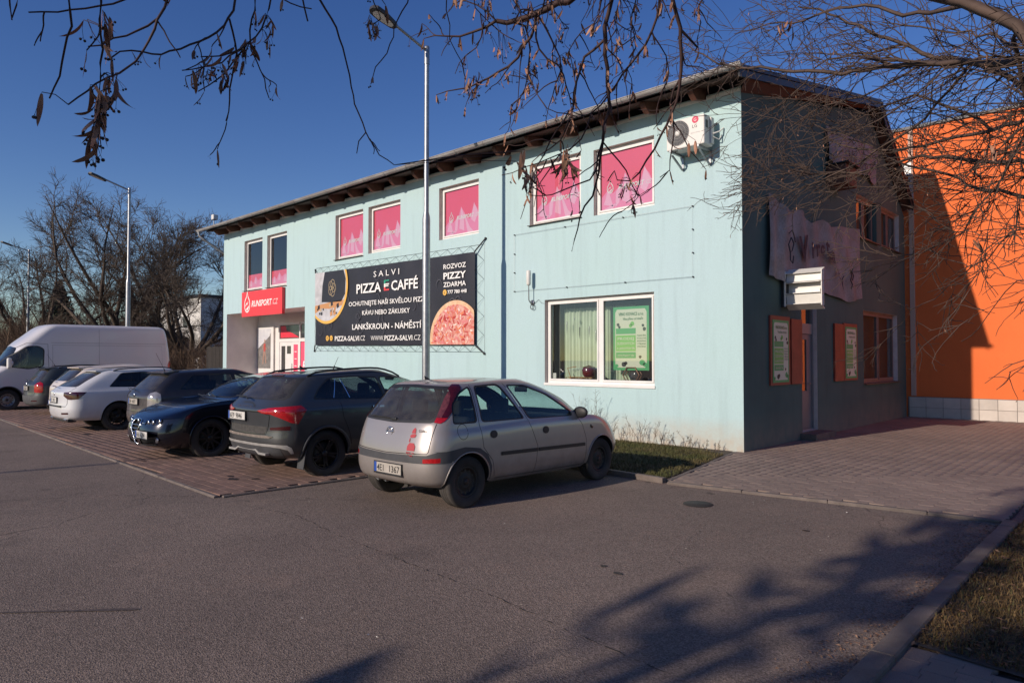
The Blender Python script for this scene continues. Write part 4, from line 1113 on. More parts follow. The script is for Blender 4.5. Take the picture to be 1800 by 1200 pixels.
    # keep it a part: thing > wine_list > prints
mb = None
CLOTH = mat('stained_cloth', (.33, .29, .30), .9, c2=(.25, .19, .17), vs=2.2, fine=.15, fs=20)
RUST = mat('rust_stain', (.12, .045, .02), .9)
def cloth(name, pts_top, pts_bot, label, n=46, m=10, x=X1+.05):
    e = empty(name, (x, (pts_top[0][0]+pts_top[-1][0])/2, pts_bot[0][1])); tag(e, label, 'banner')
    ym, zm = (pts_top[0][0]+pts_top[-1][0])/2, pts_bot[0][1]
    V = []; F = []
    for i in range(n+1):
        t = i/n; yt = np.interp(t, np.linspace(0, 1, len(pts_top)), [p[0] for p in pts_top]); z_t = np.interp(t, np.linspace(0, 1, len(pts_top)), [p[1] for p in pts_top])
        yb_ = np.interp(t, np.linspace(0, 1, len(pts_bot)), [p[0] for p in pts_bot]); z_b = np.interp(t, np.linspace(0, 1, len(pts_bot)), [p[1] for p in pts_bot])
        for j in range(m+1):
            s = j/m; w = .028*math.sin(i*.85+.6*math.sin(i*.3))+.02*math.sin(i*.33+j*.4)
            V.append((w+.03, yb_+(yt-yb_)*s-ym, z_b+(z_t-z_b)*s-zm))
    for i in range(n):
        for j in range(m): F.append((i*(m+1)+j, (i+1)*(m+1)+j, (i+1)*(m+1)+j+1, i*(m+1)+j+1))
    mb = MB(); mb.add(V, F, 0, True); mb.build('cloth', CLOTH, e)
    return e, ym, zm
sag = lambda y0, z0, y1, z1, n: [(y0+(y1-y0)*k/n, z0+(z1-z0)*k/n-.05*(k % 2)) for k in range(n+1)]
e, ym, zm = cloth('wine_shop_banner', [(12.72, 4.80), (13.3, 4.70), (13.6, 4.60), (14.3, 4.72), (14.8, 4.52), (15.4, 4.68), (16.0, 4.60), (16.7, 4.72), (17.86, 4.80)], [(12.66, 3.24), (13.3, 3.17), (14.5, 3.13), (16.0, 3.08), (17.2, 3.0), (17.97, 3.14)], 'faded stained cloth banner reading Virota beside the corner of the gable wall')
INK = mat('faded_ink', (.035, .03, .045), .8)
lets = [('V', 14.02, 3.62, .50), ('i', 14.62, 3.76, .34), ('r', 14.86, 3.82, .36), ('o', 15.12, 3.88, .30), ('t', 15.46, 3.92, .40), ('a', 15.78, 3.82, .34)]
for s, y, z, h in lets:
    text(s, (.105, y-ym, z-zm), (0, 1, (y-15.2)*-.06+.12 if y < 15.2 else -.15), (0, -.1, 1), h*1.05, INK, e, bold=.038, sx=1.15 if s != 'V' else 1.0)
text('k', (.105, 16.15-ym, 3.52-zm), (0, 1, -.4), (0, .3, 1), .2, INK, e, bold=.01)
def ink(pl):
    for P in pl:
        mb = MB(); mb.tube([(.10, y-ym, z-zm) for y, z in P], .012, 4, smooth=False); mb.build('ink_stroke', INK, e)
ink([[(13.5, 3.75), (13.42, 3.9), (13.55, 4.05), (13.68, 3.95), (13.6, 3.8), (13.5, 3.75), (13.5, 3.6), (13.62, 3.55), (13.66, 3.7)], [(13.45, 4.12), (13.6, 4.2), (13.7, 4.1), (13.75, 3.98)], [(16.55, 3.55), (16.42, 3.45), (16.55, 3.2), (16.78, 3.45), (16.66, 3.56), (16.55, 3.45)], [(17.0, 3.75), (17.1, 3.6), (17.02, 3.5), (17.14, 3.4), (17.05, 3.3)], [(17.2, 3.8), (17.1, 3.7), (17.22, 3.62), (17.15, 3.5)]])
e, ym, zm = cloth('torn_upper_cloth', [(15.79, 6.83), (16.4, 6.80), (17.0, 6.90), (18.0, 7.0), (19.0, 7.1), (19.4, 7.1)], [(15.9, 6.12), (16.3, 5.95), (16.9, 6.0), (17.7, 6.15), (18.6, 6.25), (19.3, 6.1)], 'torn faded cloth sign hanging high on the gable wall behind the branches', n=30)
for s, y, z, h in (('V', 17.0, 6.2, .4), ('i', 17.5, 6.25, .35), ('n', 17.8, 6.25, .35), ('o', 18.2, 6.3, .32)): text(s, (.09, y-ym, z-zm), (0, 1, .05), (0, 0, 1), h, INK, e, bold=.01)
e = empty('swallow_box', (X1, 16.3, 5.75), 0, 'dark weathered box fixed to the gable under the torn cloth sign', 'box')
mb = MB(); mb.bbox(0.002, .42, -.38, .38, -.22, .22, .02); mb.build('box_body', WOOD, e)
mb = MB(); mb.box(.0, .5, -.42, .42, .225, .25); mb.build('box_lid', ROOFM, e)
# louvred sign lamp that sticks out over the door
e = empty('louvred_light_box', (X1, 13.5, 3.05), 0, 'white louvred metal box sticking out from the gable above the door, sunlit', 'light box')
LWH = mat('louvre_white', (.70, .68, .63), .4, var=.08, vs=10)
mb = MB(); mb.box(.003, .10, -.10, .38, -.37, .30); mb.build('mount', MT['dark_metal'], e)
mb = MB()
# flared cowl: top and bottom leaves plus end plates and two louvre blades, open to the front
mb.obox((.42, -.02, .315), (.34, 0, 0), (0, .11, .05), (0, -.003, .006)); mb.obox((.42, -.02, -.37), (.34, 0, 0), (0, .11, -.05), (0, .003, .006))
mb.box(.08, .76, .03, .05, -.36, .32)
mb.obox((.755, -.05, -.025), (.008, 0, 0), (-.03, .11, 0), (0, 0, .34)); mb.obox((.09, -.05, -.025), (.008, 0, 0), (0, .11, 0), (0, 0, .34))
mb.build('cowl', LWH, e)
mb = MB(); mb.obox((.42, -.07, .20), (.33, 0, 0), (0, .02, .09), (0, .004, -.001)); mb.obox((.42, -.07, -.23), (.33, 0, 0), (0, .02, -.10), (0, .004, .001)); mb.build('reflector', LWH, e)
for z in (.09, -.115):
    mb = MB(); mb.box(.08, .765, -.14, -.02, z-.006, z+.006); mb.build('louvre', LWH, e)
mb = MB(); mb.box(.20, .72, -.05, -.03, -.10, -.02); mb.build('tube_cover', MT['white_paint'], e)

# ------------------------------------------------------------------ orange building
ob = empty('orange_building', (4, 27, 0), 0, 'large plain orange rendered building with pale tiled plinth behind the gable', 'building')
def opart(mb, name, m): o = mb.build(name, m, ob); o.location = (-4, -27, 0); return o
mb = MB(); mb.box(-9, 1.0, YB+.06, 34, -.05, 8.28); opart(mb, 'wall', ORANGE)
mb = MB(); mb.box(-9.05, 1.05, YB+.0, 34.05, 8.28, 8.36); opart(mb, 'roof_edge', MT['dark_metal'])
mb = MB(); mb.box(-5.36, -5.24, YB-.0, YB+.058, .62, 8.27); opart(mb, 'pale_joint_strip', mat('pale_orange_strip', (.55, .36, .28), .8))
mb = MB(); mb.box(-5.9, -5.28, YB-.03, YB+.056, 6.95, 7.30); opart(mb, 'white_vent_panel', MT['white_paint'])
mb = MB(); mb.box(-5.45, 1.0, YB+.035, YB+.058, -.04, .60); opart(mb, 'plinth_mortar', mat('tile_joint', (.20, .17, .15), .9))
tme = None
for k in range(15):
    for j in range(2):
        x = -5.42+k*.42+.21+(0)
        mb = MB()
        if tme is None:
            mb.bbox(-.205, .205, -.016, 0, -.14, .14, .004, seg=1); o = mb.build('tile', TILE, ob); tme = o.data
        else: o = link('tile', tme, ob)
        o.location = (x-4, YB+.034-27+random.uniform(-.002, .002), .155+j*.288)
# the recessed orange corner seen above the roof line is the same wall; a flue behind the roof
# ------------------------------------------------------------------ cars
def pchip(T, Y, t):
    """T (n,), Y (n, ...) -> values at t (m,), monotone cubic, no overshoot"""
    T = np.asarray(T, float); Y = np.asarray(Y, float)
    h = np.diff(T); sh = (-1,)+(1,)*(Y.ndim-1)
    d = np.diff(Y, axis=0)/h.reshape(sh)
    m = np.zeros_like(Y)
    if len(T) > 2:
        w1 = (2*h[1:]+h[:-1]).reshape(sh); w2 = (h[1:]+2*h[:-1]).reshape(sh)
        a, b = d[:-1], d[1:]
        with np.errstate(divide='ignore', invalid='ignore'):
            hm = (w1+w2)/(w1/a+w2/b)
        m[1:-1] = np.where(a*b > 0, hm, 0)
        m[1:-1] = np.nan_to_num(m[1:-1])
    m[0] = d[0]; m[-1] = d[-1]
    i = np.clip(np.searchsorted(T, t, side='right')-1, 0, len(T)-2)
    s = ((t-T[i])/h[i]).reshape(sh); H = h[i].reshape(sh)
    return (2*s**3-3*s**2+1)*Y[i]+(s**3-2*s**2+s)*H*m[i]+(-2*s**3+3*s**2)*Y[i+1]+(s**3-s**2)*H*m[i+1]
class Surf:
    NS, NT = 281, 181
    def __init__(s, levels, taper=(.04, .06, .5)):
        """levels: dicts xr,xf,w,ar,af,n,z=[(x,z)..]"""
        ss = np.linspace(0, 1, s.NS)
        rows = []
        L = max(l['xf'] for l in levels)
        for l in levels:
            xr, xf, w = l['xr'], l['xf'], max(l['w'], 1e-4)
            ar, af = l.get('ar', .4), l.get('af', .5); nr, nf = l.get('nr', l.get('n', 2.6)), l.get('nf', l.get('n', 2.6))
            ph = np.linspace(0, PI/2, 120)
            def quarter(a, n):
                X = -a*np.cos(ph)**(2/n); Y = w*np.sin(ph)**(2/n)
                ds = np.r_[0, np.cumsum(np.hypot(np.diff(X), np.diff(Y)))]; ds /= ds[-1]
                return ds, X, Y
            d, X, Y = quarter(ar, nr)
            q = ss < .25; x = np.empty(s.NS); y = np.empty(s.NS)
            u = ss[q]/.25; x[q] = xr+ar+np.interp(u, d, X); y[q] = np.interp(u, d, Y)
            q = (ss >= .25) & (ss <= .75); u = (ss[q]-.25)/.5; x[q] = xr+ar+(xf-af-xr-ar)*u; y[q] = w
            d, X, Y = quarter(af, nf)
            q = ss > .75; u = (1-ss[q])/.25; x[q] = xf-af-np.interp(u, d, X); y[q] = np.interp(u, d, Y)
            zx, zz = zip(*l['z'])
            z = pchip(zx, zz, np.clip(x, zx[0], zx[-1])) if len(zx) > 1 else np.full(s.NS, zz[0])
            tp = 1-taper[0]*np.clip((taper[2]*L-x)/(taper[2]*L), 0, 1)**2-taper[1]*np.clip((x-taper[2]*L)/(L-taper[2]*L), 0, 1)**2
            rows.append(np.stack([x, y*tp, z], -1))
        Rw = np.array(rows)
        dist = np.linalg.norm(np.diff(Rw, axis=0), axis=2).mean(1)
        T = np.r_[0, np.cumsum(np.maximum(dist, .02))]; s.tl = T/T[-1]; s.H = T[-1]
        t = np.linspace(0, 1, s.NT)
        G = pchip(s.tl, Rw, t)            # (NT, NS, 3)
        k = np.array([.25, .5, .25])
        for _ in range(3):
            G[:, 1:-1] = k[0]*G[:, :-2]+k[1]*G[:, 1:-1]+k[2]*G[:, 2:]
            G[1:-1] = k[0]*G[:-2]+k[1]*G[1:-1]+k[2]*G[2:]
        G[:, 0, 1] = 0; G[:, -1, 1] = 0
        s.G = G.transpose(1, 0, 2)        # (NS, NT, 3)
        ds = np.gradient(s.G, axis=0); dt = np.gradient(s.G, axis=1)
        N = np.cross(ds, dt); ln = np.linalg.norm(N, axis=2, keepdims=True); N = N/np.maximum(ln, 1e-9)
        c = s.G-np.array([L/2, 0, .7]); sg = np.sign((N*c).sum(2).mean()); s.N = N*sg
        s.N[0, :, 1] = 0; s.N[-1, :, 1] = 0
        w8 = np.clip((np.linspace(0, 1, s.NT)-.86)/.08, 0, 1)[None, :, None]; s.N = s.N*(1-w8)+np.array([0, 0, 1.0])*w8
        s.Lw = L
    def ev(s, st, A=None):
        A = s.G if A is None else A
        st = np.atleast_2d(st)
        a = np.clip(st[:, 0], 0, 1)*(s.NS-1); b = np.clip(st[:, 1], 0, 1)*(s.NT-1)
        i = np.minimum(a.astype(int), s.NS-2); j = np.minimum(b.astype(int), s.NT-2); a = (a-i)[:, None]; b = (b-j)[:, None]
        return A[i, j]*(1-a)*(1-b)+A[i+1, j]*a*(1-b)+A[i, j+1]*(1-a)*b+A[i+1, j+1]*a*b
    def inv(s, kind, p, q):
        """(s, t) of the surface point whose projection is (p, q): s side (x,z), r rear (y,z), f front (y,z), t top (x,y)"""
        if kind == 'p': return np.array([p, q])
        ax = {'s': (0, 2), 'r': (1, 2), 'f': (1, 2), 't': (0, 1)}[kind]
        A = s.G[:, :, ax[0]]; B = s.G[:, :, ax[1]]
        D = (A-p)**2+(B-q)**2
        si = np.arange(s.NS)[:, None]/(s.NS-1)
        pen = {'s': abs(s.N[:, :, 1]) < .40, 'r': (si > .42) | (abs(s.N[:, :, 0]) < .25), 'f': (si < .58) | (abs(s.N[:, :, 0]) < .10), 't': abs(s.N[:, :, 2]) < .2}[kind]
        D = D+pen*.5
        i, j = np.unravel_index(np.argmin(D), D.shape)
        st = np.array([i/(s.NS-1), j/(s.NT-1)])
        e = 1e-3
        for _ in range(6):
            P = s.ev(st)[0]; Ps = (s.ev(st+[e, 0])[0]-s.ev(st-[e, 0])[0]); Pt = (s.ev(st+[0, e])[0]-s.ev(st-[0, e])[0])
            J = np.array([[Ps[ax[0]], Pt[ax[0]]], [Ps[ax[1]], Pt[ax[1]]]])/(2*e); r = np.array([p-P[ax[0]], q-P[ax[1]]])
            if abs(np.linalg.det(J)) < 1e-4: break
            d = np.linalg.solve(J, r); d = np.clip(d, -.02, .02)
            n_ = st+d
            if n_[0] < -.01 or n_[0] > 1.01 or n_[1] < -.05 or n_[1] > 1.01: break
            st = n_
        return st
def pip(P, poly):
    x, y = P[:, 0], P[:, 1]; c = np.zeros(len(P), bool); n = len(poly); j = n-1
    for i in range(n):
        xi, yi = poly[i]; xj, yj = poly[j]
        if yi != yj: c ^= ((yi > y) != (yj > y)) & (x < (xj-xi)*(y-yi)/(yj-yi)+xi)
        j = i
    return c
def dens(pts, closed=True, step=.07):
    """subdivide edges in projection space; points are (kind, a, b)"""
    out = []; n = len(pts)
    for i in range(n if closed else n-1):
        k, a, b = pts[i]; k2, c, d = pts[(i+1) % n]
        out.append((k, a, b))
        if k == k2:
            m = int(math.hypot(c-a, d-b)/step)
            for q in range(1, m+1):
                t = q/(m+1); out.append((k, a+(c-a)*t, b+(d-b)*t))
    if not closed: out.append(pts[-1])
    return out
def strip(kind, line, w):
    """thin polygon along a polyline in a projection"""
    L = [np.array(p, float) for p in line]; l, r = [], []
    for i, p in enumerate(L):
        d = L[min(i+1, len(L)-1)]-L[max(i-1, 0)]; d = d/max(np.linalg.norm(d), 1e-6); n = np.array([-d[1], d[0]])*w/2
        l.append(p+n); r.append(p-n)
    return [(kind, *p) for p in l]+[(kind, *p) for p in r[::-1]]
def rnd(pts, r=.04, n=3):
    """round the corners of an outline of 2-tuples"""
    out = []; m = len(pts)
    for i in range(m):
        p = np.array(pts[i], float); a = np.array(pts[i-1], float); b = np.array(pts[(i+1) % m], float)
        da, db = a-p, b-p; ra = min(r, np.linalg.norm(da)*.45); rb = min(r, np.linalg.norm(db)*.45)
        A = p+da/np.linalg.norm(da)*ra; B = p+db/np.linalg.norm(db)*rb
        for k in range(n+1):
            t = k/n; out.append(tuple((1-t)**2*A+2*t*(1-t)*p+t*t*B))
    return out
def K(kind, pts): return [(kind, *p) for p in pts]
def wheel_meshes(r, w, style, rimm):
    """tyre and rim, axis along y, outer face towards +y"""
    hw = w/2
    mb = MB(); rr = r*(.66 if style != 'steel' else .60)
    prof = [(rr, -hw*.8), (rr+.012, -hw*.95), (r*.86, -hw*1.02), (r*.965, -hw*.92), (r*.995, -hw*.75), (r, -hw*.45)]
    prof += [(r-.007, -hw*.40), (r-.007, -hw*.34), (r, -hw*.30), (r, -.03*w), (r-.007, -.01*w), (r-.007, .05*w), (r, .08*w), (r, hw*.30), (r-.007, hw*.34), (r-.007, hw*.40), (r, hw*.45)]
    prof += [(r*.995, hw*.75), (r*.965, hw*.92), (r*.86, hw*1.02), (rr+.012, hw*.95), (rr, hw*.8)]
    mb.lathe(prof, n=44)
    ty = mb
    rb = MB()
    if style == 'steel':
        rb.lathe([(rr, hw*.78), (rr-.01, hw*.82), (rr-.03, hw*.7), (rr*.86, hw*.55), (rr*.55, hw*.52), (rr*.45, hw*.66), (rr*.22, hw*.70), (rr*.16, hw*.60), (0, hw*.60)], n=36)
        hb = MB()
        for k in range(12):
            a = 2*PI*k/12; hb.lathe([(0, hw*.555), (.016, hw*.56)], (rr*.72*math.cos(a), 0, rr*.72*math.sin(a)), n=8)
        hb.lathe([(.0, hw*.80), (.035, hw*.78), (.04, hw*.6)], n=12)
    else:
        ns = {'five': 5, 'ten': 10, 'seven': 7}[style]
        rb.lathe([(rr, hw*.8), (rr-.008, hw*.88), (rr-.022, hw*.80), (rr-.03, hw*.3), (rr-.03, -hw*.6)], n=40)
        for k in range(ns):
            a = 2*PI*k/ns
            for off in ((-.5, .5) if style == 'five' else (0,)):
                c, s_ = math.cos(a+off*.30), math.sin(a+off*.30); c0, s0 = math.cos(a+off*.1), math.sin(a+off*.1)
                p0 = (c0*rr*.12, hw*.62, s0*rr*.12); p1 = (c*(rr-.02), hw*.74, s_*(rr-.02))
                wdt = .017 if style != 'seven' else .024
                t_ = np.array([-math.sin(a), 0, math.cos(a)])*wdt; dpt = np.array([0, -.022, 0])
                A = np.array(p0); B = np.array(p1)
                V = [A-t_*1.3, A+t_*1.3, B+t_*.8, B-t_*.8]; V += [v+dpt for v in V]
                rb.add(V, [(0, 3, 2, 1), (4, 5, 6, 7), (0, 1, 5, 4), (1, 2, 6, 5), (2, 3, 7, 6), (3, 0, 4, 7)])
        rb.lathe([(0, hw*.74), (rr*.17, hw*.72), (rr*.22, hw*.58), (rr*.24, hw*.3)], n=20)
        hb = MB(); hb.lathe([(rr*.72, -.012), (rr*.72, .012), (rr*.2, .02)], n=30)
    return ty, rb, hb
BLK = mat('brake_steel', (.05, .045, .04), .6, .5)
def make_car(name, label, S, loc, rz):
    car = empty(name, loc, rz, label, S.get('cat', 'car'), S.get('group'))
    sf = Surf(S['levels'], S.get('taper', (.04, .06, .5)))
    Lw = sf.Lw
    car['length_m'] = round(float(Lw), 2)
    regs = []          # (name, poly_st, mat, mode, offset)
    for (nm, pts, m, mode, off) in S['regions']:
        regs.append((nm, np.array([sf.inv(*p) for p in dens(pts)]), m, mode, off))
    arches = []
    for (wx, ra) in S['arches']:
        wz = S['wheel_r']
        z0 = S['arch_z']; a0 = math.asin(max(-1, min(1, (z0-wz)/ra)))
        arc = [('s', wx+ra*math.cos(a), wz+ra*math.sin(a)) for a in np.linspace(a0, PI-a0, 26)]
        st = np.array([sf.inv(*p) for p in arc]); arches.append((wx, ra, st))
        pl = np.vstack([[st[0][0], -.08], st, [st[-1][0], -.08]])
        regs.insert(0, ('_cut', pl, None, 'drop', 0))
    SX, SY = Lw*1.15, sf.H
    verts, edges = [], []
    for r in regs:
        b = len(verts); n = len(r[1])
        verts += [(p[0]*SX, p[1]*SY) for p in r[1]]; edges += [(b+i, b+(i+1) % n) for i in range(n)]
    b = len(verts); ns, nt = S.get('res', (64, 40))
    bd = [(s_, 0) for s_ in np.linspace(0, 1, ns+1)]+[(1, t) for t in np.linspace(0, 1, nt+1)[1:]]+[(s_, 1) for s_ in np.linspace(1, 0, ns+1)[1:]]+[(0, t) for t in np.linspace(1, 0, nt+1)[1:-1]]
    verts += [(p[0]*SX, p[1]*SY) for p in bd]; edges += [(b+i, b+(i+1) % len(bd)) for i in range(len(bd))]
    # interior grid points, kept off the outlines
    gs = np.array([(s_, t) for s_ in np.linspace(0, 1, ns+1)[1:-1] for t in np.linspace(0, 1, nt+1)[1:-1]])
    gp = gs*[SX, SY]
    segs = np.array([(verts[i][0], verts[i][1], verts[j][0], verts[j][1]) for i, j in edges[:len(edges)-len(bd)]])
    keep = np.ones(len(gp), bool)
    for x1, y1, x2, y2 in segs:
        d = np.array([x2-x1, y2-y1]); L2 = max(d@d, 1e-9); t = np.clip(((gp-[x1, y1])@d)/L2, 0, 1)
        keep &= np.hypot(*(gp-([x1, y1]+t[:, None]*d)).T) > .012
    verts += [tuple(p) for p in gp[keep]]
    vo, eo, fo, *_ = delaunay_2d_cdt([Vector(v) for v in verts], edges, [], 0, 1e-5)
    P2 = np.array([v[:] for v in vo]); ST = P2/[SX, SY]; F = np.array([list(f) for f in fo])
    C = ST[F].mean(1)
    ok = (C[:, 0] > 0) & (C[:, 0] < 1) & (C[:, 1] > 0) & (C[:, 1] < 1)
    lab = np.full(len(F), -1)
    for k, r in enumerate(regs):
        q = (lab == -1) & pip(C, r[1]); lab[q] = k
    P3 = sf.ev(ST); N3 = sf.ev(ST, sf.N); N3 /= np.maximum(np.linalg.norm(N3, axis=1, keepdims=True), 1e-9)
    # winding
    a, b_, c = P3[F[:, 0]], P3[F[:, 1]], P3[F[:, 2]]
    flip = (np.cross(b_-a, c-a)*N3[F].mean(1)).sum(1) < 0
    F[flip] = F[flip][:, ::-1]
    MIR = np.array([1, -1, 1])
    def emit(nm, sel, m, off, sides, parent=car):
        f = F[sel]
        if not len(f): return None
        ids, inv_ = np.unique(f, return_inverse=True); f = inv_.reshape(f.shape)
        p = P3[ids]+N3[ids]*off; n = N3[ids]
        V = []; FF = []; NN = []
        for s_ in sides:
            o = sum(len(v) for v in V)
            V.append(p if s_ > 0 else p*MIR); NN.append(n if s_ > 0 else n*MIR); FF.append((f if s_ > 0 else f[:, ::-1])+o)
        me = np_mesh(nm, np.vstack(V), np.vstack(FF), m, True, normals=np.vstack(NN))
        return link(nm, me, parent)
    out = {}
    body_sel = ok & (lab == -1)
    out['body'] = emit('body', body_sel, S['paint'], 0, (1, -1))
    for k, (nm, pl, m, mode, off) in enumerate(regs):
        if mode == 'drop': continue
        sel = ok & (lab == k)
        if mode == 'mid': out.setdefault(nm, []).append(emit(nm, sel, m, off, (1, -1)))
        else:
            out.setdefault(nm, []).append(emit(nm, sel, m, off, (1,))); out[nm].append(emit(nm, sel, m, off, (-1,)))
    # dark lining behind every opaque panel
    glassy = [k for k, r in enumerate(regs) if r[3] == 'drop' or 'window' in r[0] or 'windscreen' in r[0]]
    emit('lining', ok & ~np.isin(lab, glassy) & (C[:, 1] > .12), MT['interior'], -.03, (1, -1))
    # underbody
    ring = sf.ev(np.array([(s_, 0) for s_ in np.linspace(0, 1, 40)])); n = len(ring)
    V = np.vstack([ring, ring*MIR]); me = np_mesh('underbody', V, [(i, i+1, n+i+1, n+i) for i in range(n-1)], MT['black_plastic']); link('underbody', me, car)
    # wheel wells and wheels
    mt_, rt_ = None, None
    ty, rb, hb = wheel_meshes(S['wheel_r'], S['wheel_w'], S['rim'], None)
    tm = ty.build('tyre', MT['rubber']); rm_ = rb.build('rim', S['rim_mat']); hm = hb.build('brake_disc' if S['rim'] != 'steel' else 'hub', BLK)
    tmd, rmd, hmd = tm.data, rm_.data, hm.data; hn = hm.name.split('.')[0]
    for o in (tm, rm_, hm): bpy.data.objects.remove(o)
    for wx, ra, st in arches:
        A = sf.ev(st); Nn = sf.ev(st, sf.N)
        for sd in (1, -1):
            mb = MB()
            o = [(p[0], sd*(p[1]-.012), p[2]) for p in A]; i_ = [(p[0], sd*(p[1]-.34), p[2]) for p in A]; n = len(A)
            mb.add(o+i_, [(k, k+1, n+k+1, n+k) for k in range(n-1)]+[tuple(range(n, 2*n))], 0)
            lip = [(p[0]*1.0+(wx-p[0])*.03, sd*(p[1]+.002), p[2]) for p in A]
            mb.tube(lip, S.get('lip', .010), 5, 1 if S.get('lip_black') else 2, caps=False)
            mb.build('wheel_arch', [MT['interior'], MT['grey_plastic'], S['paint']], car)
    for wx, ra, st in arches:
        for sd in (1, -1):
            yo = sf.ev(np.array([st[13]]))[0][1]-S.get('tuck', .03)-S['wheel_w']/2
            w = link('wheel', tmd, car, (wx, sd*yo, S['wheel_r']-.003))
            w.rotation_euler = (0, random.uniform(0, 6), 0) if sd > 0 else (0, random.uniform(0, 6), PI)
            w.data = tmd
            link('rim', rmd, w); link(hn, hmd, w)
    # cabin
    sx = S['seats']; sw = S.get('seat_w', .25)
    seats = MB; zf = S.get('floor', .30)
    for (x, kind) in sx:
        for sd in (1, -1):
            y = sd*S.get('seat_y', .34)
            mb = MB(); mb.bbox(x-.05, x+.42, y-sw, y+sw, zf, zf+.22, .05)
            V = [(x-.04, -.0, zf+.18)]
            m2 = MB(); h = .56
            m2.bbox(-.06, .06, -sw*.95, sw*.95, 0, h, .05)
            for v in m2.v: mb.v.append((x-.02-.28*v[2]+v[0], y+v[1]*(1-.12*v[2]/h), zf+.15+v[2]))
            nn = len(mb.v)-len(m2.v); mb.f += [tuple(i+nn for i in f) for f in m2.f]; mb.m += [0]*len(m2.f); mb.sm += [False]*len(m2.f)
            st_ = mb.build('seat', MT['seat'], car)
            mb = MB(); hx = x-.03-.28*(h+.1); mb.bbox(hx-.045, hx+.045, y-.12, y+.12, zf+.15+h+.02, zf+.15+h+.19, .03); mb.build('headrest', MT['seat'], st_)
    dx, dz = S['dash']
    dw = S['levels'][0]['w']-.10
    mb = MB(); mb.bbox(dx-.30, dx+.12, -dw, dw, dz-.28, dz-.06, .06); mb.build('dashboard', MT['interior'], car)
    sy = .34
    mb = MB(); n = 22; c = Vector((dx-.46, sy, dz-.02)); 
    mb.tube([(c.x-.09*math.sin(2*PI*k/n), c.y+.185*math.cos(2*PI*k/n), c.z+.17*math.sin(2*PI*k/n)) for k in range(n+1)], .016, 6)
    mb.tube([(c.x, c.y-.18, c.z), (c.x, c.y+.18, c.z)], .014, 5); mb.tube([tuple(c), (dx-.2, sy, dz-.12)], .03, 6); mb.build('steering_wheel', MT['seat'], car)
    mb = MB(); mb.bbox(dx-.36, dx-.33, -.11, .11, S['mirror_z'], S['mirror_z']+.07, .01); mb.build('inner_mirror', MT['black_plastic'], car)
    # outer mirrors
    for sd in (1, -1):
        mx, my, mz, mm = S['mirror']
        mb = MB(); bm = bmesh.new(); bmesh.ops.create_icosphere(bm, subdivisions=3, radius=1)
        V = [(v.co.x*(.075 if v.co.x > 0 else .035)+mx, sd*(my+.10+v.co.y*.115), mz+v.co.z*.078) for v in bm.verts]
        mb.add(V, [tuple(v.index for v in f.verts) for f in bm.faces], 0, True); bm.free()
        mb.tube([(mx, sd*(my-.05), mz-.05), (mx, sd*(my+.06), mz-.03)], .028, 8, 1)
        mb.build('door_mirror', [mm, MT['black_plastic']], car)
    return car, sf, out
def plate(car, loc, u, txt, front=False, w=.52, h=.11, tilt=0.0, white=None, frame=None, name='number_plate', parts=None):
    """number plate, centre at loc; u = reading direction; text in two groups"""
    u = Vector(u); v = Vector((-.0, 0, 1)); nrm = u.cross(v)
    v = (v+nrm*tilt).normalized(); nrm = u.cross(v)
    c = Vector(loc)
    def rect(a0, a1, b0, b1, d): return [tuple(c+u*a+v*b+nrm*d) for a, b in ((a0, b0), (a1, b0), (a1, b1), (a0, b1))]
    mb = MB(); mb.prism(rect(-w/2-.012, w/2+.012, -h/2-.020, h/2+.010, 0), nrm*.012, 0)
    o = mb.build(name, frame or MT['black_plastic'], car)
    mb = MB(); mb.poly(rect(-w/2, w/2, -h/2, h/2, .0135), 0); mb.build('plate_face', white or PLW, o)
    mb = MB(); mb.poly(rect(-w/2, -w/2+.045, -h/2, h/2, .0145), 0); mb.build('blue_band', PLB, o)
    x = -w/2+.055
    for s, ww in parts or txt:
        if s: text(s, tuple(c+u*x+v*(-.039)+nrm*.0155), u, v, .076, MT['text_black'], o, width=ww, bold=.012)
        x += ww+.045
    return o
PLW = mat('plate_white', (.62, .60, .56), .4, var=.12, vs=14)
PLWD = mat('plate_dusty', (.42, .38, .33), .6, var=.2, vs=12)
PLB = mat('plate_blue', (.02, .07, .32), .4)
LRED = mat('lamp_red', (.42, .008, .012), .12, coat=.8, var=.35, vs=30)
LREDD = mat('lamp_dark_red', (.06, .004, .006), .12, coat=.8, var=.4, vs=30)
LCLR = mat('lamp_clear', (.42, .40, .40), .10, .45, coat=.9, var=.25, vs=16)
LORG = mat('lamp_smoked', (.16, .045, .05), .12, coat=.8, var=.5, vs=30)
RIMD = mat('dark_alloy', (.035, .035, .038), .4, .6, var=.2, vs=20)
RIMS = mat('silver_alloy', (.30, .29, .29), .4, .7, var=.3, vs=20)
RIMB = mat('black_steel_rim', (.03, .028, .027), .6, .3, var=.3, vs=20)
DIRT = (.17, .135, .11)
def paint(name, c, metal=.3, rough=.3, dirt=.5, dz=.75, coat=.6, dc=DIRT):
    return mat(name, c, rough, metal, coat=coat, fine=.03, fs=400, dirt=(dc, .12, dz, dirt, 5.))
GAP = MT['interior']

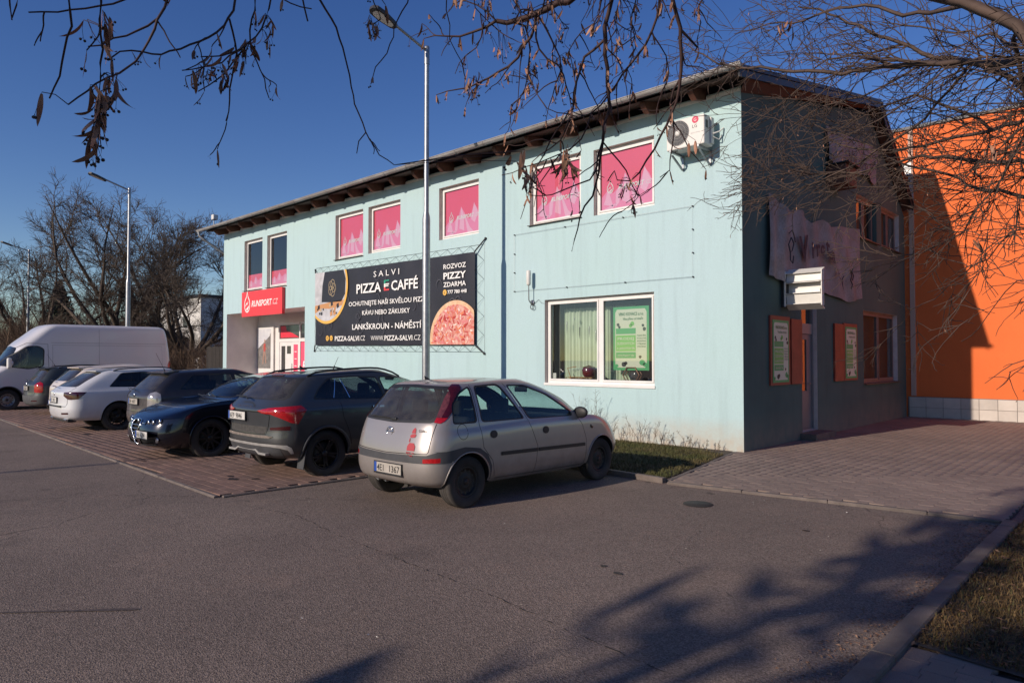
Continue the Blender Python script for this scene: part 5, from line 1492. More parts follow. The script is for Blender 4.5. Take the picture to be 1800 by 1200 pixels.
def levels(L, W, H, **k):
    """generic hatchback or estate; every number may be overridden"""
    g = dict(rear=[(.10, .20), (.03, .32), (0, .50), (.02, .66)], sh=(.05, .90), belt=(.14, .97), rt=(.42, 1.36), cowl=(.74*L, .98), wt=(.52*L, 1.36), hood=(L-.10, .70), hmid=(.86*L, .90), roofw=.70, nose=[(L-.16, .20), (L-.04, .32), (L, .50), (L-.02, .62)], ar=.42, af=.62, nr=2.7, nf=2.3, beltz=.96, shz=.90, crown=.05, gw=.93, nrg=3.2)
    g.update(k); w = W/2
    (r0, r1, r2, r3), (f0, f1, f2, f3) = g['rear'], g['nose']
    sh, bl, rt, cw, wt, hd, hm = g['sh'], g['belt'], g['rt'], g['cowl'], g['wt'], g['hood'], g['hmid']
    ar, af = g['ar'], g['af']; xm = L*.5
    lv = []
    for (rx, rz), (fx, fz), wf in ((r0, f0, .90), (r1, f1, .96), (r2, f2, 1.0), (r3, f3, 1.0)):
        lv.append(dict(xr=rx, xf=fx, w=w*wf, ar=ar, af=af, nr=g['nr'], nf=g['nf'], z=[(rx, rz), (xm, (rz+fz)/2+g.get('sag', 0)), (fx, fz)]))
    lv.append(dict(xr=sh[0], xf=hd[0], w=w*.985, ar=ar*.95, af=af*1.05, nr=g['nr'], nf=g['nf'], z=[(sh[0], sh[1]), (xm, g['shz']), (cw[0], g['shz']-.02), (hm[0], (g['shz']+hd[1])/2+.03), (hd[0], hd[1])]))
    lv.append(dict(xr=(sh[0]+bl[0])/2, xf=hm[0]+.12, w=w*.955, ar=ar*.95, af=af*.9, nr=g['nr']+.3, nf=2.6, z=[(0, (sh[1]+bl[1])/2), (xm, g['beltz']-.01), (cw[0], (g['shz']+g['beltz'])/2+.015), (hm[0]+.12, hm[1]-.02)]))
    lv.append(dict(xr=bl[0], xf=cw[0]+.06, w=w*g['gw'], ar=ar*.9, af=af*.75, nr=g['nrg'], nf=2.8, z=[(bl[0], bl[1]), (xm, g['beltz']+.015), (cw[0], cw[1])]))
    k_ = .5
    lv.append(dict(xr=bl[0]*(1-k_)+rt[0]*k_, xf=cw[0]*(1-k_)+wt[0]*k_+.10, w=w*(g['gw']+g['roofw'])/2+.02, ar=ar*.85, af=af*.8, nr=g['nrg'], nf=3.0, z=[(bl[0], (bl[1]+rt[1])/2+.02), (xm, (g['beltz']+H)/2-.01), (cw[0], (cw[1]+wt[1])/2+.02)]))
    lv.append(dict(xr=rt[0], xf=wt[0], w=w*g['roofw'], ar=ar*.9, af=af*.8, nr=g['nrg']+.3, nf=3.4, z=[(rt[0], rt[1]), (xm*.9, H-g['crown']+.005), (wt[0], wt[1])]))
    lv.append(dict(xr=rt[0]+.10, xf=wt[0]-.14, w=w*g['roofw']*.86, ar=ar*.9, af=af*.8, nr=3.4, nf=3.4, z=[(rt[0]+.1, rt[1]+g['crown']*.45), (xm*.9, H-g['crown']*.30), (wt[0]-.14, wt[1]+g['crown']*.55)]))
    lv.append(dict(xr=rt[0]+.35, xf=wt[0]-.4, w=w*g['roofw']*.45, ar=ar*.7, af=af*.6, nr=3, nf=3, z=[(rt[0]+.2, rt[1]+g['crown']*.8), (xm*.9, H), (wt[0]-.3, wt[1]+g['crown']*.9)]))
    lv.append(dict(xr=rt[0]+.6, xf=wt[0]-.65, w=.0001, ar=ar*.4, af=af*.4, z=[(rt[0]+.2, rt[1]+g['crown']*.85), (xm*.9, H+.003), (wt[0]-.3, wt[1]+g['crown']*.95)]))
    return lv
def rails(car, sf, x0, x1, m, r=.014, lift=.045, yf=.98):
    for sd in (1, -1):
        P = []
        for k in range(13):
            x = x0+(x1-x0)*k/12
            # follow the roof edge: highest surface point at y = roof half width
            y = yf; st = sf.inv('t', x, y); q = sf.ev(st)[0]
            e = math.sin(PI*k/12)**.35 if 0 < k < 12 else 0
            P.append((x, sd*q[1], q[2]+.006+lift*e))
        mb = MB(); mb.tube(P, r, 8); mb.build('roof_rail', m, car)
def wiper(car, a, b, m=None):
    mb = MB(); mb.tube([a, b], .010, 5); mb.build('wiper', MT['black_plastic'], car)
def antenna(car, base, d, l=.38):
    p = Vector(base); mb = MB(); mb.tube([tuple(p), tuple(p+Vector(d).normalized()*l)], .0035, 5); mb.tube([tuple(p-Vector((0, 0, .01))), tuple(p+Vector(d).normalized()*.05)], .010, 6); mb.build('aerial', MT['black_plastic'], car)

# ---- silver five-door hatchback (nearest)
SILV = paint('silver_paint', (.33, .30, .285), .4, .33, .62, .8)
lv = levels(3.82, 1.646, 1.44, rear=[(.14, .25), (.03, .30), (-.005, .46), (.0, .60)], sh=(.045, .80), belt=(.10, .95), rt=(.44, 1.37), cowl=(2.86, .93), wt=(1.98, 1.34), hood=(3.66, .66), hmid=(3.28, .85), nose=[(3.60, .22), (3.74, .30), (3.82, .46), (3.78, .58)], beltz=.93, shz=.86, roofw=.70, gw=.945, ar=.40, af=.60, nr=3.4, nf=2.3, crown=.055, nrg=3.6, )
side_x = lambda pts: K('s', pts)
cor = dict(levels=lv, paint=SILV, wheel_r=.292, wheel_w=.185, rim='steel', rim_mat=RIMB, arches=[(.56, .335), (3.06, .335)], arch_z=.27, seats=[(1.75, 'f'), (.98, 'r')], dash=(2.62, .98), mirror=(2.56, .72, .965, MT['black_plastic']), mirror_z=1.22, res=(72, 44), floor=.28, seat_y=.33)
cg = MT['car_glass']
qw = rnd([(.37, .965), (.42, 1.14), (.56, 1.28), (.72, 1.345), (.70, .965)], .04)
rw = rnd([(.80, .96), (.82, 1.345), (1.20, 1.355), (1.49, .955)], .05)
fw = rnd([(1.60, .95), (1.36, 1.352), (1.68, 1.335), (2.05, 1.19), (2.40, 1.0), (2.42, .935)], .05)
def grow(pts, d):
    c = np.mean(pts, axis=0); return [tuple(c+(np.array(p)-c)*(1+d/np.linalg.norm(np.array(p)-c))) for p in pts]
lamp_c = [('r', .775, .985), ('r', .63, .97), ('s', .30, 1.17), ('s', .40, 1.36), ('s', .30, 1.37), ('s', .42, 1.385)]
cor['regions'] = [
    ('fuel_flap_seam', strip('s', [(.48+.075*math.cos(a), .86+.085*math.sin(a)) for a in np.linspace(0, 2*PI*.97, 22)], .006), GAP, 'pair', -.003),
    ('door_handle', K('s', [(.945+.055*math.cos(a), .80+.045*math.sin(a)) for a in np.linspace(0, 2*PI, 15)[:-1]]), MT['black_plastic'], 'pair', .008),
    ('door_handle', K('s', [(1.86+.055*math.cos(a), .785+.045*math.sin(a)) for a in np.linspace(0, 2*PI, 15)[:-1]]), MT['black_plastic'], 'pair', .008),
    ('side_window', K('s', qw), cg, 'pair', -.006), ('side_window', K('s', rw), cg, 'pair', -.006), ('side_window', K('s', fw), cg, 'pair', -.006),
    ('window_seal', K('s', grow(qw, .025)), MT['black_plastic'], 'pair', -.002), ('window_seal', K('s', grow(rw, .025)), MT['black_plastic'], 'pair', -.002), ('window_seal', K('s', grow(fw, .028)), MT['black_plastic'], 'pair', -.002),
    ('side_moulding', strip('s', [(1.06, .565), (1.69, .555)], .042), MT['black_plastic'], 'pair', .012), ('side_moulding', strip('s', [(1.712, .555), (2.66, .535)], .042), MT['black_plastic'], 'pair', .012),
    ('shut_line', strip('s', [(.755, 1.375), (.74, .96), (.78, .66), (.92, .50), (.97, .30)], .007), GAP, 'pair', -.008),
    ('shut_line', strip('s', [(1.30, 1.38), (1.545, .95), (1.70, .60), (1.66, .27)], .007), GAP, 'pair', -.008),
    ('shut_line', strip('s', [(2.50, .94), (2.62, .80), (2.70, .60), (2.69, .27)], .007), GAP, 'pair', -.008),
    ('shut_line', strip('s', [(.98, .285), (2.69, .265)], .006), GAP, 'pair', -.006),
    ('side_repeater', K('s', rnd([(2.80, .79), (2.86, .75), (2.84, .73), (2.80, .75)], .01)), LREDD, 'pair', .006),
    ('tail_light', K('p', [(.168, .437), (.186, .430), (.196, .447), (.203, .470), (.1695, .470)]), LRED, 'pair', .006),
    ('tail_light', K('p', [(.1695, .4705), (.184, .4705), (.190, .55), (.184, .62), (.172, .66), (.168, .60)]), LORG, 'pair', .006),
    ('tail_light', K('p', [(.184, .4705), (.203, .4705), (.213, .52), (.218, .58), (.216, .64), (.208, .69), (.193, .725), (.165, .735), (.1665, .66), (.172, .66), (.184, .62), (.190, .55)]), LREDD, 'pair', .006),
    ('rear_window', K('r', rnd([(-.60, .99), (-.52, 1.32), (.0, 1.335), (.52, 1.32), (.60, .99), (0, .955)], .03)) if False else K('r', [(.0, .975), (.58, 1.0), (.60, 1.03), (.52, 1.30), (.49, 1.325), (0, 1.34)])+[('r', -.001, 1.2)], MT['car_glass_rear'], 'mid', -.004),
    ('rear_window_border', K('r', [(.0, .945), (.60, .965), (.655, .985), (.60, 1.20), (.545, 1.36), (0, 1.372), (-.001, 1.2)]), MT['black_plastic'], 'mid', -.001),
    ('shut_line', strip('r', [(.665, .96), (.655, .66), (.64, .635), (.0, .612)], .008), GAP, 'mid', -.008),
    ('rear_reflector', K('r', rnd([(.56, .505), (.80, .52), (.80, .565), (.56, .555)], .01)) if False else [('r', .60, .535), ('r', .735, .54), ('s', .17, .545), ('s', .17, .595), ('r', .735, .59), ('r', .60, .582)], LRED, 'pair', .006),
    ('bumper_strip', K('r', [(0, .525), (.62, .53), (.735, .535)])+K('s', [(.18, .535), (.30, .535), (.30, .66), (.12, .66)])+K('r', [(.735, .655), (.64, .62), (.0, .60), (-.001, .56)]), MT['grey_plastic'], 'mid', .006),
    ('arch_moulding', K('s', [(.26, .535), (.24, .66), (.50, .69), (.72, .66), (.84, .58), (.905, .44), (.905, .29), (.87, .29), (.84, .45), (.72, .58), (.55, .63), (.38, .57)]), MT['grey_plastic'], 'pair', .007),
    ('headlight', [('f', .42, .66), ('f', .66, .68), ('s', 3.50, .66), ('s', 3.40, .76), ('s', 3.42, .80), ('f', .60, .80), ('f', .45, .74)], LCLR, 'pair', .004),
    ('windscreen', K('f', [(0, .97), (.55, .97), (.62, 1.0), (.50, 1.29), (.0, 1.32), (-.001, 1.1)]), cg, 'mid', -.003),
    ('windscreen_border', K('f', [(0, .95), (.60, .95), (.66, .98), (.53, 1.32), (0, 1.35), (-.001, 1.1)]), MT['black_plastic'], 'mid', -.001),
]
car, sf, parts = make_car('parked_hatchback', 'dusty silver small five-door hatchback nearest the camera with smoke-dark tall tail lights', cor, (-6.53, 4.77, 0), PI/2)
plate(car, (-.004+.0, -.05+.0, .435), (0, -1, 0), [('4E1', .125), ('', .02), ('1367', .185)], tilt=0, white=PLWD, w=.50)
n = 20
mb = MB(); q = sf.ev(sf.inv('r', 0, .85))[0]
mb.tube([(q[0]-.010, -.0+.052*math.cos(2*PI*k/n), .845+.052*math.sin(2*PI*k/n)) for k in range(n+1)], .006, 5); mb.tube([(q[0]-.012, .07, .845), (q[0]-.012, -.07, .845)], .006, 4); mb.build('round_badge', MT['chrome'], car)
mb = MB(); mb.lathe([(0, -.014), (.05, -.012), (.072, -.001)], (q[0]+.002, 0, .715), 'x', 20); mb.build('hatch_handle', MT['black_plastic'], car)
mb = MB(); mb.bbox(q[0]-.016, q[0]+.01, -.05, .05, .63, .665, .005); mb.build('hatch_step', SILV, car)
STK = mat('sticker_red', (.36, .02, .03), .5)
sx_ = sf.ev(sf.inv('r', .45, .75))[0][0]-.004
mb = MB(); Y = -.42
XR = lambda y, z: sf.ev(sf.inv('r', abs(y), z))[0][0]-.006
def sp(pts): mb.poly([(XR(Y-a, .66+b), Y-a*1.0, .66+b) for a, b in pts])
sp([(-.055, .0), (.06, .0), (.062, .05), (.035, .085), (-.03, .085), (-.055, .05)]); sp([(-.045, .16), (-.02, .18), (.03, .185), (.045, .17), (.03, .145), (-.03, .14)]); sp([(-.03, .19), (.03, .19), (.02, .235), (.0, .25), (-.025, .225)]); sp([(-.045, .10), (-.04, .14), (-.032, .13), (-.03, .09)])
mb.build('red_sticker', STK, car)
text('BABY ON', (XR(-.46, .63)-.006, -.36, .628), (0, -1, 0), (0, 0, 1), .022, STK, car, width=.13, bold=.02); text('BOARD', (XR(-.46, .61)-.006, -.38, .598), (0, -1, 0), (0, 0, 1), .022, STK, car, width=.09, bold=.02)
text('CORSA', (XR(-.52, .88)-.010, -.49, .865), (.16, -1, 0), (0, 0, 1), .028, BLK, car, width=.13, bold=.02)
q = sf.ev(sf.inv('r', .2, 1.0))[0]
mb = MB(); mb.tube([(q[0]-.02, .0, .985), (q[0]-.012, .12, .995), (q[0]-.008, .46, 1.0)], .010, 5); mb.bbox(q[0]-.03, q[0]+.0, -.05, .04, .965, 1.0, .01); mb.build('wiper', MT['black_plastic'], car)
mb = MB(); mb.add([(.66, -.0, 1.425), (.58, -.02, 1.42), (.58, .02, 1.42), (.56, 0, 1.475)], [(0, 1, 3), (0, 3, 2), (1, 2, 3), (0, 2, 1)]); mb.build('aerial_fin', MT['black_plastic'], car)
mb = MB(); mb.tube([(.55, -.1, .26), (.12, -.22, .245)], .025, 8); mb.bbox(.25, .5, -.45, .35, .22, .27, .02); mb.build('exhaust', BLK, car)
mb = MB()
for x, y, z in ((.22, .45, .24), (.22, .3, .24)): mb.obox((x, y, z), (.02, 0, .0), (0, .03, .01), (0, 0, .015))
mb.build('tow_bracket', mat('shiny_bracket', (.5, .5, .5), .3, .8), car)
# ---- grey crossover
GREY = paint('graphite_paint', (.062, .066, .072), .5, .30, .34, .75)
lv = levels(4.24, 1.79, 1.53, rear=[(.14, .30), (.04, .36), (-.0, .54), (.015, .72)], sh=(.0, .96), belt=(.10, 1.07), rt=(.50, 1.43), cowl=(3.12, 1.08), wt=(2.15, 1.44), hood=(4.12, .82), hmid=(3.7, 1.02), nose=[(4.06, .26), (4.18, .36), (4.24, .56), (4.2, .74)], beltz=1.055, shz=.98, roofw=.70, ar=.42, af=.6, nr=3.0, nf=2.5, crown=.06, nrg=3.2)
dg = MT['car_glass_dark']
rw = rnd([(.62, 1.11), (.74, 1.26), (.92, 1.385), (1.30, 1.40), (1.72, 1.40), (1.80, 1.075)], .05)
fw = rnd([(1.88, 1.07), (1.80, 1.40), (2.30, 1.37), (2.68, 1.20), (2.86, 1.065)], .05)
kam = dict(levels=lv, paint=GREY, wheel_r=.333, wheel_w=.205, rim='five', rim_mat=RIMD, arches=[(.79, .385), (3.44, .385)], arch_z=.30, lip=.022, lip_black=True, seats=[(1.95, 'f'), (1.1, 'r')], dash=(2.85, 1.10), mirror=(2.80, .80, 1.08, GREY), mirror_z=1.32, res=(68, 42), floor=.4, seat_y=.37)
kam['regions'] = [
    ('door_handle', K('s', rnd([(1.55, .95), (1.75, .95), (1.75, .975), (1.55, .975)], .01)), MT['chrome'], 'pair', .022), ('door_handle', K('s', rnd([(2.40, .94), (2.6, .94), (2.6, .965), (2.40, .965)], .01)), MT['chrome'], 'pair', .022),
    ('window_pillar_trim', strip('s', [(1.02, 1.385), (.935, 1.115)], .012), MT['chrome'], 'pair', .001), ('window_pillar_trim', strip('s', [(1.10, 1.385), (1.20, 1.11)], .012), MT['chrome'], 'pair', .001),
    ('side_window', K('s', rw), dg, 'pair', -.004), ('side_window', K('s', fw), cg, 'pair', -.004),
    ('window_trim', K('s', grow(rw, .03)), MT['black_plastic'], 'pair', -.001), ('window_trim', K('s', grow(fw, .03)), MT['black_plastic'], 'pair', -.001),
    ('shut_line', strip('s', [(1.02, 1.10), (1.05, .85), (1.15, .62), (1.2, .42)], .008), GAP, 'pair', -.008), ('shut_line', strip('s', [(1.84, 1.07), (1.90, .7), (1.88, .36)], .008), GAP, 'pair', -.008), ('shut_line', strip('s', [(2.92, 1.06), (2.98, .75), (2.95, .36)], .008), GAP, 'pair', -.008),
    ('tail_light', K('r', [(.34, .955), (.45, .925), (.62, .915)])+[('r', .735, .875)]+K('s', [(.25, .80), (.34, .78), (.47, .97), (.40, 1.03), (.25, 1.02)])+K('r', [(.735, 1.01), (.60, 1.0)]), LRED, 'pair', .008),
    ('rear_reflector', [('r', .60, .70), ('r', .74, .70), ('s', .24, .70), ('s', .24, .755), ('r', .74, .745), ('r', .60, .73)], LREDD, 'pair', .005),
    ('rear_window', K('r', [(0, 1.12), (.60, 1.12), (.66, 1.15), (.57, 1.36), (.52, 1.39), (0, 1.40), (-.001, 1.2)]), MT['car_glass_rear'], 'mid', -.003),
    ('rear_window_border', K('r', [(0, 1.10), (.68, 1.10), (.72, 1.14), (.62, 1.40), (0, 1.425), (-.001, 1.2)]), MT['black_plastic'], 'mid', -.001),
    ('hatch_fold', strip('r', [(0, .935), (.40, .935), (.60, .905)], .012), GAP, 'mid', -.012),
    ('shut_line', strip('r', [(.60, .90), (.56, .72), (.52, .635), (0, .625)], .010), GAP, 'mid', -.009),
    ('lower_hatch_panel', K('r', [(0, .64), (.50, .64), (.55, .74), (0, .74), (-.001, .7)]), mat('dusty_black_panel', (.06, .055, .05), .8, var=.5, vs=18), 'mid', .002),
    ('bumper_step', K('r', [(0, .585), (.60, .585), (.66, .61), (.52, .622), (0, .615), (-.001, .6)]), mat('dusty_step', (.20, .165, .14), .85, var=.3, vs=18), 'mid', .012),
    ('silver_strip', K('r', [(0, .475), (.62, .475), (.745, .46)])+K('s', [(.22, .43), (.26, .38), (.30, .38), (.26, .46), (.20, .50)])+K('r', [(.745, .505), (.62, .51), (0, .51), (-.001, .5)]), mat('skid_silver', (.45, .43, .41), .4, .4, var=.2, vs=9), 'mid', .014),
    ('lower_bumper', K('r', [(0, .30), (.70, .30), (.745, .36), (.745, .46), (.62, .475), (0, .475), (-.001, .4)]), MT['grey_plastic'], 'mid', .003),
    ('headlight', [('f', .48, .80), ('f', .74, .84), ('s', 3.95, .84), ('s', 3.85, .92), ('f', .74, .90), ('f', .5, .86)], LCLR, 'pair', .004),
    ('windscreen', K('f', [(0, 1.12), (.60, 1.12), (.66, 1.15), (.54, 1.38), (0, 1.41), (-.001, 1.2)]), cg, 'mid', -.003),
]
car, sf, parts = make_car('parked_crossover', 'dusty dark grey crossover with black roof rails and silver bumper trim beside the silver hatchback', kam, (-9.56, 4.54, 0), PI/2)
q = sf.ev(sf.inv('r', .2, .86))[0]
plate(car, (q[0]-.014, .245-.0, .865), (0, -1, 0), [('6E9', .14), ('9846', .19)])
car.children[-1].location = (0, 0, 0)
rails(car, sf, .62, 2.25, MT['black_plastic'], yf=.60)
SKD = bpy.data.materials['skid_silver']
mb = MB(); x = .06
for a, b in (((-.56, .365), (-.36, .365)), ((-.36, .365), (-.26, .41)), ((-.26, .41), (.26, .41)), ((.26, .41), (.36, .365)), ((.36, .365), (.56, .365))):
    mb.obox((x-.01, (a[0]+b[0])/2, (a[1]+b[1])/2), (.03, 0, 0), (0, (b[0]-a[0])/2, (b[1]-a[1])/2), (0, -.003, .014))
mb.build('skid_plate', SKD, car)
mb = MB(); mb.tube([(.4, .52, .30), (.14, .50, .31)], .025, 8); mb.build('exhaust', BLK, car)
for sd in (1, -1):
    mb = MB(); mb.box(1.17-.0, 1.19, sd*.80-.0 if sd > 0 else -.88, .88 if sd > 0 else -.80, .13, .42)
    mb2 = MB(); mb2.obox((.44, sd*.79, .28), (.006, 0, .0), (0, .085, 0), (.02, 0, .13)); mb2.build('mud_flap', MT['grey_plastic'], car)
text('SKODA', (sf.ev(sf.inv('r', .1, 1.0))[0][0]-.006, .30, .985), (0, -1, 0), (0, 0, 1), .035, MT['chrome'], car, width=.46, bold=.0)
mb = MB(); mb.tube([(q[0]+.00, -.05, 1.115), (q[0]+.055, .12, 1.135), (q[0]+.06, .42, 1.14)], .011, 5); mb.build('wiper', MT['black_plastic'], car)
mb = MB(); mb.bbox(.48, .60, -.17, .17, 1.42, 1.44, .008); mb.build('high_brake_light', LREDD, car)
mb = MB(); mb.add([(.98, -.0, 1.51), (.85, -.025, 1.505), (.85, .025, 1.505), (.84, 0, 1.575)], [(0, 1, 3), (0, 3, 2), (1, 2, 3), (0, 2, 1)]); mb.build('aerial_fin', MT['black_plastic'], car)
antenna(car, (1.55, .2, 1.52), (.35, -.15, .9), .2)

# ---- black saloon facing the camera
BLU = paint('midnight_blue_paint', (.004, .005, .013), .35, .20, .10, .45, coat=.9)
lv = levels(4.66, 1.83, 1.42, rear=[(.12, .24), (.03, .34), (0, .52), (.02, .72)], sh=(.05, .98), belt=(.72, 1.06), rt=(1.28, 1.34), cowl=(3.35, .98), wt=(2.55, 1.34), hood=(4.56, .675), hmid=(3.95, .90), nose=[(4.50, .20), (4.60, .26), (4.655, .42), (4.63, .56)], beltz=.985, shz=.91, roofw=.64, ar=.45, af=.60, nr=2.7, nf=2.9, crown=.06, nrg=3.0)
rw = rnd([(1.28, 1.02), (1.50, 1.26), (1.85, 1.30), (2.1, 1.30), (2.12, .99)], .05); fw = rnd([(2.22, .99), (2.20, 1.30), (2.6, 1.28), (3.05, 1.08), (3.20, .985)], .05)
alf = dict(levels=lv, paint=BLU, wheel_r=.335, wheel_w=.225, rim='ten', rim_mat=RIMD, arches=[(1.03, .37), (3.73, .37)], arch_z=.27, seats=[(2.2, 'f'), (1.35, 'r')], dash=(3.1, .99), mirror=(3.02, .76, .96, BLU), mirror_z=1.22, res=(68, 40), floor=.26, seat_y=.37)
CH = MT['chrome']
HL = [('f', .335, .585), ('f', .52, .575), ('f', .72, .60)]+K('s', [(4.28, .60), (4.20, .665), (4.24, .70)])+[('f', .70, .69), ('f', .335, .665)]
alf['regions'] = [
    ('door_handle', K('s', rnd([(2.02, .84), (2.2, .84), (2.2, .865), (2.02, .865)], .01)), CH, 'pair', .02), ('door_handle', K('s', rnd([(2.95, .82), (3.13, .82), (3.13, .845), (2.95, .845)], .01)), CH, 'pair', .02),
    ('side_window', K('s', rw), cg, 'pair', -.004), ('side_window', K('s', fw), cg, 'pair', -.004), ('window_trim', K('s', grow(rw, .03)), MT['black_plastic'], 'pair', -.001), ('window_trim', K('s', grow(fw, .03)), MT['black_plastic'], 'pair', -.001),
    ('shut_line', strip('s', [(2.16, .98), (2.22, .6), (2.2, .3)], .008), GAP, 'pair', -.008), ('shut_line', strip('s', [(3.22, .96), (3.30, .7), (3.27, .3)], .008), GAP, 'pair', -.008),
    ('headlight', HL, mat('headlight_black', (.012, .012, .014), .1, coat=1.0), 'pair', -.01),
    ('grille', K('f', [(0, .235), (.075, .27), (.155, .50), (.185, .60), (.15, .655), (.0, .67), (-.001, .4)]), mat('grille_black', (.01, .01, .01), .5), 'mid', -.03),
    ('lower_grille', K('f', [(.16, .26), (.56, .29), (.60, .33), (.60, .38), (.20, .36), (.17, .30)]), MT['black_plastic'], 'pair', -.02),
    ('tail_light', K('r', [(.45, .86), (.72, .86), (.72, .98), (.45, .96)]), LRED, 'pair', .004),
    ('rear_window', K('r', [(0, 1.12), (.5, 1.12), (.45, 1.27), (0, 1.29), (-.001, 1.2)]), dg, 'mid', -.003),
    ('windscreen', K('f', [(0, 1.01), (.60, 1.01), (.665, 1.035), (.50, 1.285), (0, 1.315), (-.001, 1.1)]), cg, 'mid', -.003),
    ('windscreen_border', K('f', [(0, .985), (.62, .985), (.70, 1.02), (.53, 1.31), (0, 1.34), (-.001, 1.1)]), MT['black_plastic'], 'mid', -.001),
]
car, sf, parts = make_car('parked_saloon', 'black-blue saloon facing the camera with a shield grille and round headlights', alf, (-12.64, 4.07+4.66, 0), -PI/2)
F_ = lambda y, z: sf.ev(sf.inv('f', abs(y), z))[0][0]
plate(car, (F_(.12, .44)+.016, .40, .435), (0, 1, 0), [('6E6', .13), ('6284', .185)])
car.children[-1].rotation_euler = (0, 0, 0)
for sd in (1, -1):
    for y, z, r in ((.40, .625, .042), (.52, .628, .042), (.645, .645, .045)):
        x = F_(y, z)
        mb = MB(); mb.lathe([(r, .0), (r*1.08, -.02), (r*1.08, .012), (r*.9, .016)], (x-.012, sd*y, z), 'x', 20); mb.build('headlight_ring', CH, car)
        mb = MB(); mb.lathe([(r*.9, .0), (r*.6, .012), (0, .02)], (x-.012, sd*y, z), 'x', 18); mb.build('headlight_lens', LCLR, car)
    x = F_(.66, .36); mb = MB(); mb.lathe([(.045, -.01), (.045, .012), (.03, .014), (0, .01)], (x-.0, sd*.66, .345), 'x', 16); mb.build('fog_light', LCLR, car)
    mb = MB(); mb.tube([(F_(.24, .62)+.004, sd*.22, .615), (F_(.36, .6)+.004, sd*.36, .61)], .005, 4); mb.build('grille_side_bar', CH, car)
    mb = MB(); mb.tube([(F_(.1, .245)+.012, sd*.02, .235), (F_(.4, .26)+.01, sd*.4, .25), (F_(.62, .28)+.008, sd*.62, .27)], .008, 5); mb.build('chin_strip', MT['black_plastic'], car)
for k in range(5):
    z = .34+k*.058; w = .06+.11*(z-.235)/.42
    mb = MB(); mb.tube([(F_(w, z)+.004, -w, z), (F_(0, z)+.010, 0, z), (F_(w, z)+.004, w, z)], .008, 5); mb.build('grille_bar', CH, car)
mb = MB(); P = [(0, .235), (.075, .27), (.155, .50), (.185, .60), (.15, .655), (0, .675)]
mb.tube([(F_(y, z)+.008, y, z) for y, z in P]+[(F_(y, z)+.008, -y, z) for y, z in P[::-1][1:]], .011, 6); mb.build('grille_surround', CH, car)
mb = MB(); mb.lathe([(0, .016), (.035, .012), (.038, 0)], (F_(0, .64)+.0, 0, .635), 'x', 18); mb.build('front_badge', CH, car)
mb = MB(); mb.tube([(3.47, .45, 1.0), (3.40, .05, 1.045)], .010, 5); mb.tube([(3.46, -.10, 1.0), (3.40, -.50, 1.02)], .010, 5); mb.build('wiper', MT['black_plastic'], car)

